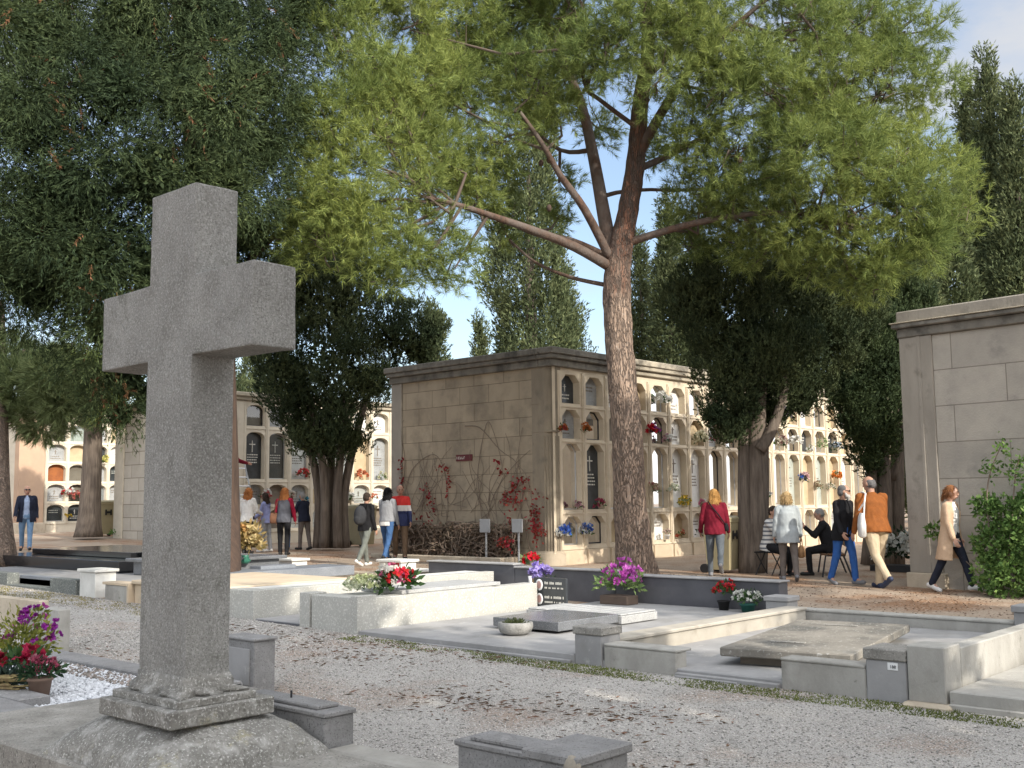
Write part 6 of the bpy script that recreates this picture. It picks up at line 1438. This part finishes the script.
H_AUB = cloth('hair_auburn', (.24, .105, .045), bump=.8); H_BLACK = cloth('hair_black', (.012, .011, .012), bump=.8); H_BLOND = cloth('hair_blond', (.46, .32, .16), bump=.8); H_GREY = cloth('hair_grey', (.30, .29, .28), bump=.8); H_ORNG = cloth('hair_orange', (.38, .15, .05), bump=.8); H_GOLD = cloth('hair_golden', (.42, .23, .075), bump=.8); H_DKBR = cloth('hair_dark_brown', (.05, .035, .027), bump=.8); H_WHITE = cloth('beard_white', (.50, .49, .47), bump=.8); H_DGREY = cloth('hair_dark_grey', (.13, .125, .125), bump=.8)
S_WHITE = flat('shoe_white', (.74, .73, .70)); S_NAVY = flat('shoe_navy', (.03, .04, .08)); S_BLACK = flat('shoe_black', (.02, .02, .02)); S_GREY = flat('shoe_grey', (.20, .20, .21))
STRIPE = bands('stripe_knit', [(0, (.60, .59, .56)), (.62, (.13, .14, .16))], 0, .10, repeat=1)
STRIPE = bands('stripe_knit', [(0, (.58, .57, .54)), (.60, (.12, .13, .15))], .2, 1.4, repeat=15)
TRI = bands('red_white_navy', [(0, (.02, .03, .10)), (.53, (.72, .70, .68)), (.70, (.62, .03, .025))], .72, 1.46)

def at(x, y, dz=0): return (x, y, float(zg(y)) + dz)
person('woman in a long beige coat walking right past the shrub', at(17.50, 6.47), 134, 1.66, C_CAMEL, C_DNAVY, S_WHITE, ('tail', H_AUB), legs=((22, 6), (-15, 12)), arms=((-6, 9, 16), (6, 9, 12)), coat=.50, open_front=.80, inner=(C_WHITE, .72), face=True, turn=-8, nod=10, w=1.08, skin=SKIN2)
pp = person('heavy set man in an orange suede jacket with a white tote bag, walking away', at(17.35, 7.62), -16, 1.84, C_RUST, C_KHAKI, S_NAVY, ('fringe', H_DGREY), legs=((-16, 26), (11, 4)), arms=((-4, 11, 16), (10, 10, 40)), w=1.30, lean=9, turn=-25, nod=12, top_len=.82)
bg = thing('tote_bag', 'white canvas tote bag hanging from the shoulder of the man in orange', 'bag', tuple(pp['sh'][0]))
def bagmesh(c, w, h, d, rz, name='bag', m=None, parent=None):
    g = Geo(); rr = []
    for t, k, kd in ((0, .72, .5), (.08, .95, .95), (.5, 1.0, 1.0), (.85, .92, .7), (1, .86, .22)):
        ring = []
        for q in range(20):
            a = 2 * PI * q / 20; ca, sa = math.cos(a), math.sin(a); k_ = 1 / (abs(ca) ** 4 + abs(sa) ** 4) ** .25
            ring.append((w * .5 * k * ca * k_, d * .5 * kd * sa * k_, h * (t - 1)))
        rr.append(ring)
    g.rings(rr); ca, sa = math.cos(rz), math.sin(rz)
    g.v = [(c[0] + x * ca - y * sa, c[1] + x * sa + y * ca, c[2] + z) for x, y, z in g.v]
    return obj(name, g, m, parent, smooth=True)
s0 = pp['sh'][0]; W_ = pp['wp']; sp, fw = pp['sp'], pp['fw']
top = W_(sp(1.12) + np.array([-.30, 0, 0]) - fw * .12)
bagmesh(top, .34, .40, .12, pp['rz'] + 1.1, 'pouch', C_WHITE, bg)
g = Geo(); a_ = W_(sp(1.465) + np.array([-.15, 0, 0]))
for k in (.07, -.07): g.tube([tuple(top + np.array([0, 0, -.03]) + k), W_(sp(1.28) + np.array([-.25, 0, 0]) - fw * (.17)), W_(sp(1.42) + np.array([-.17, 0, 0]) - fw * .11), a_, W_(sp(1.42) + np.array([-.18, 0, 0]) + fw * .10)], .014, 6)
obj('strap', g, C_WHITE, bg)
person('bearded man in a black jacket and bright blue jeans walking towards the camera', at(17.62, 8.32), 152, 1.67, C_BLACK, C_JBLUE, S_GREY, ('cropped', H_DGREY), legs=((14, 8), (-10, 12)), arms=((-14, 10, 10), (10, 10, 20)), open_front=.30, inner=(C_BLACK, .80), top_len=.74, sunglasses=True, beard=H_WHITE, turn=-52, nod=4, w=1.02)
pg_ = person('woman with bobbed fair hair in a pale grey parka, walking away', at(17.75, 9.42), 4, 1.55, C_PALE, C_TAUPE, S_GREY, ('bob', H_BLOND), legs=((8, 4), (-8, 14)), arms=((2, 10, 10), (4, 12, 6)), coat=None, top_len=.70, w=1.12, lean=2)
hb = thing('handbag', 'tan handbag hanging from the hand of the woman in the grey parka', 'bag', tuple(pg_['hand'][1]))
hc_ = pg_['hand'][1]
bagmesh(hc_ + np.array([0, 0, -.10]), .27, .22, .11, pg_['rz'] + 1.2, 'pouch', cloth('tan_leather', (.34, .20, .10)), hb)
g = Geo(); e = np.array([math.cos(pg_['rz'] + 1.2), math.sin(pg_['rz'] + 1.2), 0])
g.tube([hc_ + e * .10 + [0, 0, -.11], hc_ + e * .07 + [0, 0, -.0], hc_ + [0, 0, .03], hc_ - e * .07, hc_ - e * .10 + [0, 0, -.11]], .010, 6); obj('handle', g, cloth('tan_leather2', (.28, .16, .08)), hb)
pr = person('woman in a loose dark red sweater and grey jeans seen from behind', at(17.75, 10.92), 12, 1.62, C_RED, C_GREYJ, S_GREY, ('long', H_GOLD), legs=((10, 5), (-18, 34)), arms=((-4, 14, 30), (2, 12, 14)), w=1.14, lean=3, turn=-18, top_len=.80)
cb = thing('crossbody_bag', 'thin dark strap bag worn across the back of the woman in red', 'bag', tuple(pr['back']))
W_ = pr['wp']; sp, fw = pr['sp'], pr['fw']
g = Geo(); g.tube([W_(sp(1.45) + np.array([-.10, 0, 0]) - fw * .07), W_(sp(1.36) + np.array([-.05, 0, 0]) - fw * .145), W_(sp(1.18) + np.array([.09, 0, 0]) - fw * .175), W_(sp(1.03) + np.array([.19, 0, 0]) - fw * .09), W_(sp(1.00) + np.array([.22, 0, 0]))], .013, 6); obj('strap', g, C_BLACK, cb)
bagmesh(W_(sp(1.03) + np.array([.235, 0, 0]) + fw * .02), .2, .15, .07, pr['rz'] + 1.4, 'pouch', C_BLACK, cb)
# seated visitors
sx, sy = (19.057, 10.419, 0.050)[0], (19.057, 10.419, 0.050)[1]
sx, sy = 18.85, 10.42
person('woman in a grey and white striped sweater sitting on a folding stool', at(sx, sy), 128, 1.62, STRIPE, C_BLACK, S_BLACK, ('short', H_DKBR), legs=((78, 82), (72, 84)), arms=((38, 6, 50, 10), (40, 6, 50, 10)), seat=.50, face=True, turn=20, nod=8, w=1.12, lean=10, feet=(0, 0))
fs = thing('folding_stool', 'folding stool with crossed dark metal legs under the woman in stripes', 'stool', at(sx, sy))
zz = float(zg(sy)); g = Geo()
for q in (-.17, .17):
    for e_ in (-1, 1):
        g = Geo(); g.tube([(sx - .2 * e_, sy + q + .012 * e_, zz), (sx + .2 * e_, sy + q + .012 * e_, zz + .42)], .012, 6); obj('leg', g, M['iron'], fs)
g = Geo(); g.box(sx - .22, sx + .22, sy - .2, sy + .2, zz + .415, zz + .44, .01); obj('seat', g, C_BLACK, fs)
bx, by = 19.35, 9.42
person('old person in a dark coat sitting on the bench, reading a white sheet', at(bx, by), -78, 1.58, C_BLACK, C_BLACK, S_BLACK, ('short', H_GREY), legs=((82, 84), (78, 82)), arms=((30, 5, 95, 16), (32, 5, 95, 16)), seat=.50, face=True, nod=24, w=1.1, lean=14, feet=(0, 0))
bn = thing('bench', 'brown slatted bench with thin metal legs behind the bearded man', 'bench', at(bx, by))
zz = float(zg(by)); hx, hy = .7431 * .208 + .6691 * -.978, .6691 * .208 - .7431 * -.978     # facing direction of the sitter
f_ = np.array([hx, hy]); f_ /= np.linalg.norm(f_); r_ = np.array([f_[1], -f_[0]])
def bp(a, b, z): return (bx + f_[0] * a + r_[0] * b, by + f_[1] * a + r_[1] * b, zz + z)
g = Geo()
for a in (-.20, -.09, .02, .13): g.rings([[bp(a - .045, -.4, z_[1]) if z_[0] == 0 else bp(a + .045, -.4, z_[1]) for z_ in ((0, .40), (1, .40), (1, .43), (0, .43))], [bp(a - .045, .95, z_[1]) if z_[0] == 0 else bp(a + .045, .95, z_[1]) for z_ in ((0, .40), (1, .40), (1, .43), (0, .43))]])
obj('seat', g, M['wood'], bn); g = Geo()
for z in (.55, .68, .80): g.rings([[bp(-.30 - (z - .5) * .2 + d, -.4, z + e) for d, e in ((0, 0), (.03, 0), (.03, .09), (0, .09))], [bp(-.30 - (z - .5) * .2 + d, .95, z + e) for d, e in ((0, 0), (.03, 0), (.03, .09), (0, .09))]])
obj('backrest', g, M['wood'], bn)
for b_ in (-.35, .9):
    g = Geo(); g.tube([bp(.17, b_, 0), bp(.10, b_, .39), bp(-.24, b_, .39), bp(-.42, b_, .92)], .018, 8); g.tube([bp(-.36, b_, 0), bp(-.22, b_, .39)], .018, 8); obj('leg', g, M['iron'], bn)
sheet_ = thing('paper_sheet', 'white sheet of paper held by the seated reader', 'paper', bp(.30, .0, .82))
g = Geo(); g.rings([[bp(.30, -.12, .72), bp(.30, .12, .72), bp(.40, .12, .95), bp(.40, -.12, .95)], [bp(.304, -.12, .72), bp(.304, .12, .72), bp(.404, .12, .95), bp(.404, -.12, .95)]]); obj('page', g, M['white_paint'], sheet_)

# the trio before the vine wall
person('bald man in a red, white and navy jacket walking towards the camera', at(16.75, 18.55), 172, 1.68, TRI, C_BROWN, S_BLACK, ('fringe', H_DGREY), legs=((12, 6), (-8, 14)), arms=((6, 9, 12), (-10, 9, 10)), face=True, nod=10, turn=-8, top_len=.76, w=1.06)
pj = person('woman with long black hair in a grey hoodie and blue jeans, seen from behind', at(16.35, 18.55), 24, 1.63, C_GMEL, C_JEAN, S_BLACK, ('long', H_BLACK), legs=((16, 5), (-12, 16)), arms=((10, 6, 50), (2, 9, 14)), w=1.06, top_len=.90, bottom_extra=(C_WHITE, .80))
pu = thing('purple_jacket', 'purple jacket carried over the arm of the black haired woman', 'jacket', tuple(pj['hand'][0]))
c_ = pj['hand'][0]; g = Geo()
for k in range(4): g.caps(c_ + np.array([.03 * k, -.05 * k, .02]), c_ + np.array([.03 * k + .02, .02 - .05 * k, -.36 - .05 * (k % 2)]), .05, .07)
put('folds', (lambda me: (me.transform(WM[pu.name].inverted()), me)[1])(solid(g, .014, 3)), C_PURP, pu, True)
pb_ = person('person in a black jacket with a dark backpack, walking beside the black haired woman', at(15.05, 17.76), 32, 1.54, C_BLACK, C_OLIVE, S_WHITE, ('short', H_DKBR), legs=((16, 6), (-20, 14)), arms=((8, 8, 30), (-4, 8, 20)), w=1.05, lean=4)
bk = thing('backpack', 'dark grey backpack on the person in the black jacket', 'backpack', tuple(pb_['back']))
W_, sp, fw = pb_['wp'], pb_['sp'], pb_['fw']
g = Geo(); g.ell(W_(sp(1.16) - fw * .20), (.14, .13, .21), 16, 12); g.ell(W_(sp(1.07) - fw * .25), (.11, .10, .12), 14, 10); put('pack', (lambda me: (me.transform(WM[bk.name].inverted()), me)[1])(solid(g, .014, 3)), cloth('pack_grey', (.045, .047, .052)), bk, True)
g = Geo()
for q in (-.11, .11): g.tube([W_(sp(1.10) + np.array([q, 0, 0]) - fw * .15), W_(sp(1.44) + np.array([q, 0, 0]) - fw * .08), W_(sp(1.45) + np.array([q, 0, 0]) + fw * .04), W_(sp(1.20) + np.array([q, 0, 0]) + fw * .145)], .018, 6)
obj('strap', g, C_BLACK, bk)

# the group by the left block
pv = person('woman in a grey padded vest over crimson sleeves and black trousers, seen from behind', at(16.18, 22.15), 4, 1.62, C_GREYV, C_BLACK, S_BLACK, ('long', H_ORNG), legs=((4, 2), (-4, 4)), arms=((4, 12, 20), (2, 14, 12)), w=1.04, sleeves=C_RSL)
sb_ = thing('shoulder_bag', 'brown shoulder bag at the hip of the woman in the grey vest', 'bag', tuple(pv['hand'][0]))
bagmesh(pv['wp'](pv['sp'](1.06) + np.array([-.24, 0, 0])), .26, .26, .11, pv['rz'], 'pouch', cloth('bag_brown', (.20, .10, .06)), sb_)
g = Geo(); W_, sp, fw = pv['wp'], pv['sp'], pv['fw']; g.tube([W_(sp(1.0) + np.array([-.25, 0, 0])), W_(sp(1.2) + np.array([-.21, 0, 0]) - fw * .12), W_(sp(1.46) + np.array([-.12, 0, 0]) - fw * .03), W_(sp(1.3) + np.array([-.17, 0, 0]) + fw * .15)], .012, 6); obj('strap', g, cloth('bag_brown2', (.16, .08, .05)), sb_)
person('elderly man in a navy jacket and grey trousers turned to the niches', at((17.808, 23.486, 0.330)[0], (17.808, 23.486, 0.330)[1]), -50, 1.50, C_NAVY, C_TAUPE, S_BLACK, ('short', H_GREY), legs=((6, 3), (-8, 5)), arms=((18, 8, 40), (20, 8, 40)), w=1.1, lean=8)
person('girl in a lavender sweater and pale trousers facing left', at(16.62, 23.5), -70, 1.50, C_LAV, C_GMEL, S_WHITE, ('long', H_DKBR), legs=((4, 2), (-4, 4)), arms=((12, 6, 40), (10, 6, 40)), w=.92, face=True)
person('dark haired woman in a brown red top behind the girl in lavender', at(17.55, 24.0), -15, 1.60, cloth('brick', (.20, .09, .075)), C_JEAN, S_BLACK, ('long', H_DKBR), legs=((4, 2), (-4, 4)), arms=((12, 6, 40), (10, 6, 30)), w=.98)
person('woman with orange hair in a white top partly hidden by the cross and dried flowers', at((15.900, 23.282, 0.310)[0], (15.900, 23.282, 0.310)[1]), 10, 1.62, C_WHITE, C_BLACK, S_BLACK, ('long', H_ORNG), legs=((4, 2), (-4, 4)), arms=((10, 12, 60), (10, 12, 60)), w=1.0, bottom_extra=(C_GREYV, .80))
LX, LY = (18.433, 27.352, 0.488)[0], 26.2
LX = 17.40
LP_ = LX; LX = 17.80
ld = thing('step_ladder', 'aluminium ladder leaning on the sunlit niche block beside the cross', 'ladder', (LX, 26.3, .36))
g = Geo()
for q in (-.2, .2): g.tube([(LX + .28 + q, 26.0, .36), (LX + .12 + q, 26.75, 2.75)], .022, 8)
obj('rails', g, M['alu'], ld); g = Geo()
for k in range(9):
    t_ = (k + .6) / 9.4; g.tube([(LX + .28 - .16 * t_ - .2, 26.0 + .75 * t_, .36 + 2.39 * t_), (LX + .28 - .16 * t_ + .2, 26.0 + .75 * t_, .36 + 2.39 * t_)], .016, 6)
obj('rungs', g, M['alu'], ld)
person('person in a dark red top standing up the ladder, half hidden behind the conifer trunk', (LP_ - .05, 26.30, 1.62), 60, 1.62, C_RED, cloth('grey_blue', (.12, .13, .18)), S_BLACK, ('short', H_DKBR), legs=((5, 3), (-4, 3)), arms=((45, 8, 30), (40, 8, 30)), w=1.0)
person('man in a navy jacket, light blue shirt, sunglasses and jeans walking at the left edge', at(12.55, 28.2), 158, 1.66, C_NAVY, C_JEANL, S_BLACK, ('fringe', H_GREY), legs=((16, 5), (-12, 14)), arms=((-16, 10, 30), (14, 12, 20)), open_front=.40, inner=(C_LBLUE, .84), top_len=.74, sunglasses=True, w=1.16, turn=-10)

# wheelie bins
def bin_(label, loc, rz, s=1.0):
    t = thing('wheelie_bin', label, 'bin', loc, rz, 'beige wheelie bins')
    g = Geo(); g.rings([[(x * k, y * k, z) for x, y in ((-.24, -.27), (.24, -.27), (.24, .27), (-.24, .27))] for k, z in ((.80, .06), (.82, .10), (1.0, .92), (1.05, .93), (1.05, .98))]); g.v = [(x * s, y * s, z * s) for x, y, z in g.v]; obj('body', g, M['bin'], t, world=False)
    g = Geo(); g.rings([[(x * k, y * k, z) for x, y in ((-.24, -.27), (.24, -.27), (.24, .27), (-.24, .27))] for k, z in ((1.08, .982), (1.08, 1.01), (.8, 1.05))]); g.tube([(-.2, .30, 1.0), (.2, .30, 1.0)], .018, 8); g.v = [(x * s, y * s, z * s) for x, y, z in g.v]; obj('lid', g, M['bin'], t, world=False)
    for q in (-.25, .25):
        g = Geo(); g.tube([(q - .03, .24, .085), (q + .03, .24, .085)], .085, 18); g.v = [(x * s, y * s, z * s) for x, y, z in g.v]; obj('wheel', g, M['rubber'], t, world=False)
    g = Geo()
    for x0, x1, z0, z1 in ((-.10, -.05, .62, .78), (.05, .10, .62, .78), (-.05, .05, .67, .73)): g.box(x0, x1, -.275, -.262, z0, z1, .003)
    g.v = [(x * s, (y - .005 + .0) * s, z * s) for x, y, z in g.v]; obj('emblem', g, M['rubber'], t, world=False)
    return t
q = (19.911, 23.629, 0.300); bin_('beige wheelie bin right of the left cypress stems', (q[0], q[1], float(zg(q[1]))), R(8), 1.12)
q = (18.210, 34.991, 0.550); bin_('beige wheelie bin by the thin trunk on the far left', (q[0], q[1], float(zg(q[1]))), R(-4), 1.15)
q = (18.944, 11.406, 0.060); bin_('beige wheelie bin between the woman in red and the cypress trunk', (18.7, 11.35, float(zg(11.3))), R(5), 1.05)

# ---------------------------------------------------------------- camera, sun and sky
cam = bpy.data.cameras.new('camera'); co = bpy.data.objects.new('camera', cam); COL.objects.link(co)
cam.sensor_width = 36.0; cam.sensor_fit = 'HORIZONTAL'; cam.lens = 1085.9 / 1024 * 36.0; cam.clip_start = .05; cam.clip_end = 3000
p_, r0 = R(6.203), R(.651)
fwd = Vector((.7431 * math.cos(p_), .6691 * math.cos(p_), math.sin(p_))); right = Vector((.6691, -.7431, 0)); up = right.cross(fwd)
# small roll of the hand held camera: the horizon climbs slightly to the right
rt = right * math.cos(r0) - up * math.sin(r0); u2 = up * math.cos(r0) + right * math.sin(r0)
mw = Matrix(((rt.x, u2.x, -fwd.x, 0), (rt.y, u2.y, -fwd.y, 0), (rt.z, u2.z, -fwd.z, 1.5), (0, 0, 0, 1)))
co.matrix_world = mw; S.camera = co
EL = R(30); TH = R(140)                       # sun height and its bearing, clockwise from the viewing direction
cxs, cys = math.sin(TH), math.cos(TH)
sd = Vector(((.7431 * cys + .6691 * cxs) * math.cos(EL), (.6691 * cys - .7431 * cxs) * math.cos(EL), math.sin(EL)))
sl = bpy.data.lights.new('sun', 'SUN'); sl.energy = 3.5; sl.angle = R(.53); sl.color = (1.0, .93, .82)
so = bpy.data.objects.new('sun', sl); COL.objects.link(so); so.rotation_euler = sd.to_track_quat('Z', 'Y').to_euler(); so.location = (0, 0, 30)
w = bpy.data.worlds.new('World'); S.world = w; w.use_nodes = True
N = w.node_tree.nodes; L = w.node_tree.links; bgd = N['Background']
sk = N.new('ShaderNodeTexSky'); sk.sky_type = 'NISHITA'; sk.sun_disc = False; sk.sun_elevation = EL; sk.sun_rotation = math.atan2(sd.x, sd.y)
sk.air_density = 1.0; sk.dust_density = 1.0; sk.ozone_density = 1.0
tc = N.new('ShaderNodeTexCoord'); mp = N.new('ShaderNodeMapping'); mp.inputs['Scale'].default_value = (1, 1, 2.6); L.new(tc.outputs['Generated'], mp.inputs['Vector'])
nz = N.new('ShaderNodeTexNoise'); nz.inputs['Scale'].default_value = 2.4; nz.inputs['Detail'].default_value = 7; nz.inputs['Roughness'].default_value = .58; L.new(mp.outputs[0], nz.inputs['Vector'])
mr = N.new('ShaderNodeMapRange'); mr.interpolation_type = 'SMOOTHSTEP'; mr.inputs['From Min'].default_value = .42; mr.inputs['From Max'].default_value = .66; mr.inputs['To Min'].default_value = .14; mr.inputs['To Max'].default_value = .9; L.new(nz.outputs['Fac'], mr.inputs['Value'])
# unseen sun-side clouds behind the camera, brightened and thickened to fill the shade
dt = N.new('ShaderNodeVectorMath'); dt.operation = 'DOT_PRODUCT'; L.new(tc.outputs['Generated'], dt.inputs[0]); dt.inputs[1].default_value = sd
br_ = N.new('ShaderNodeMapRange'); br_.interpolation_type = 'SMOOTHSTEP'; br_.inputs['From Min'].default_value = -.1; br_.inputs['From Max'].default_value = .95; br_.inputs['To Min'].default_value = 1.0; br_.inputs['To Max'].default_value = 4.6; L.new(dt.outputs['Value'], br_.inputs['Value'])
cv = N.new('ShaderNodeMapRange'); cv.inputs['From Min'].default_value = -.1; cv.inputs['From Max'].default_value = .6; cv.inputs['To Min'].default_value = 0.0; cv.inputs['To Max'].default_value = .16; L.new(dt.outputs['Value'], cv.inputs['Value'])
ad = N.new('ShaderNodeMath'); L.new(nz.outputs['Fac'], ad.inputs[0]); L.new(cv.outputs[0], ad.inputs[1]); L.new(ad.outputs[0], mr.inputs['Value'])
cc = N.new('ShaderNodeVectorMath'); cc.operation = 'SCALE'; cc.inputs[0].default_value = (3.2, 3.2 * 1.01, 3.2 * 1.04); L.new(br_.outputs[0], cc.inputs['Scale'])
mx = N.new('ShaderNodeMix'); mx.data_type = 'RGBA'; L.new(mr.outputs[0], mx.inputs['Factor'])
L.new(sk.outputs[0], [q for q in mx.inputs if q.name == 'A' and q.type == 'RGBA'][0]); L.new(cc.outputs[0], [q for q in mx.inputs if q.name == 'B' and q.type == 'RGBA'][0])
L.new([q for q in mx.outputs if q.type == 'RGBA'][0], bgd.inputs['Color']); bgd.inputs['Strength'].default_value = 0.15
S.view_settings.view_transform = 'Standard'; S.view_settings.look = 'None'; S.view_settings.exposure = 0.66; S.view_settings.gamma = 1.0
S.view_settings.use_curve_mapping = False
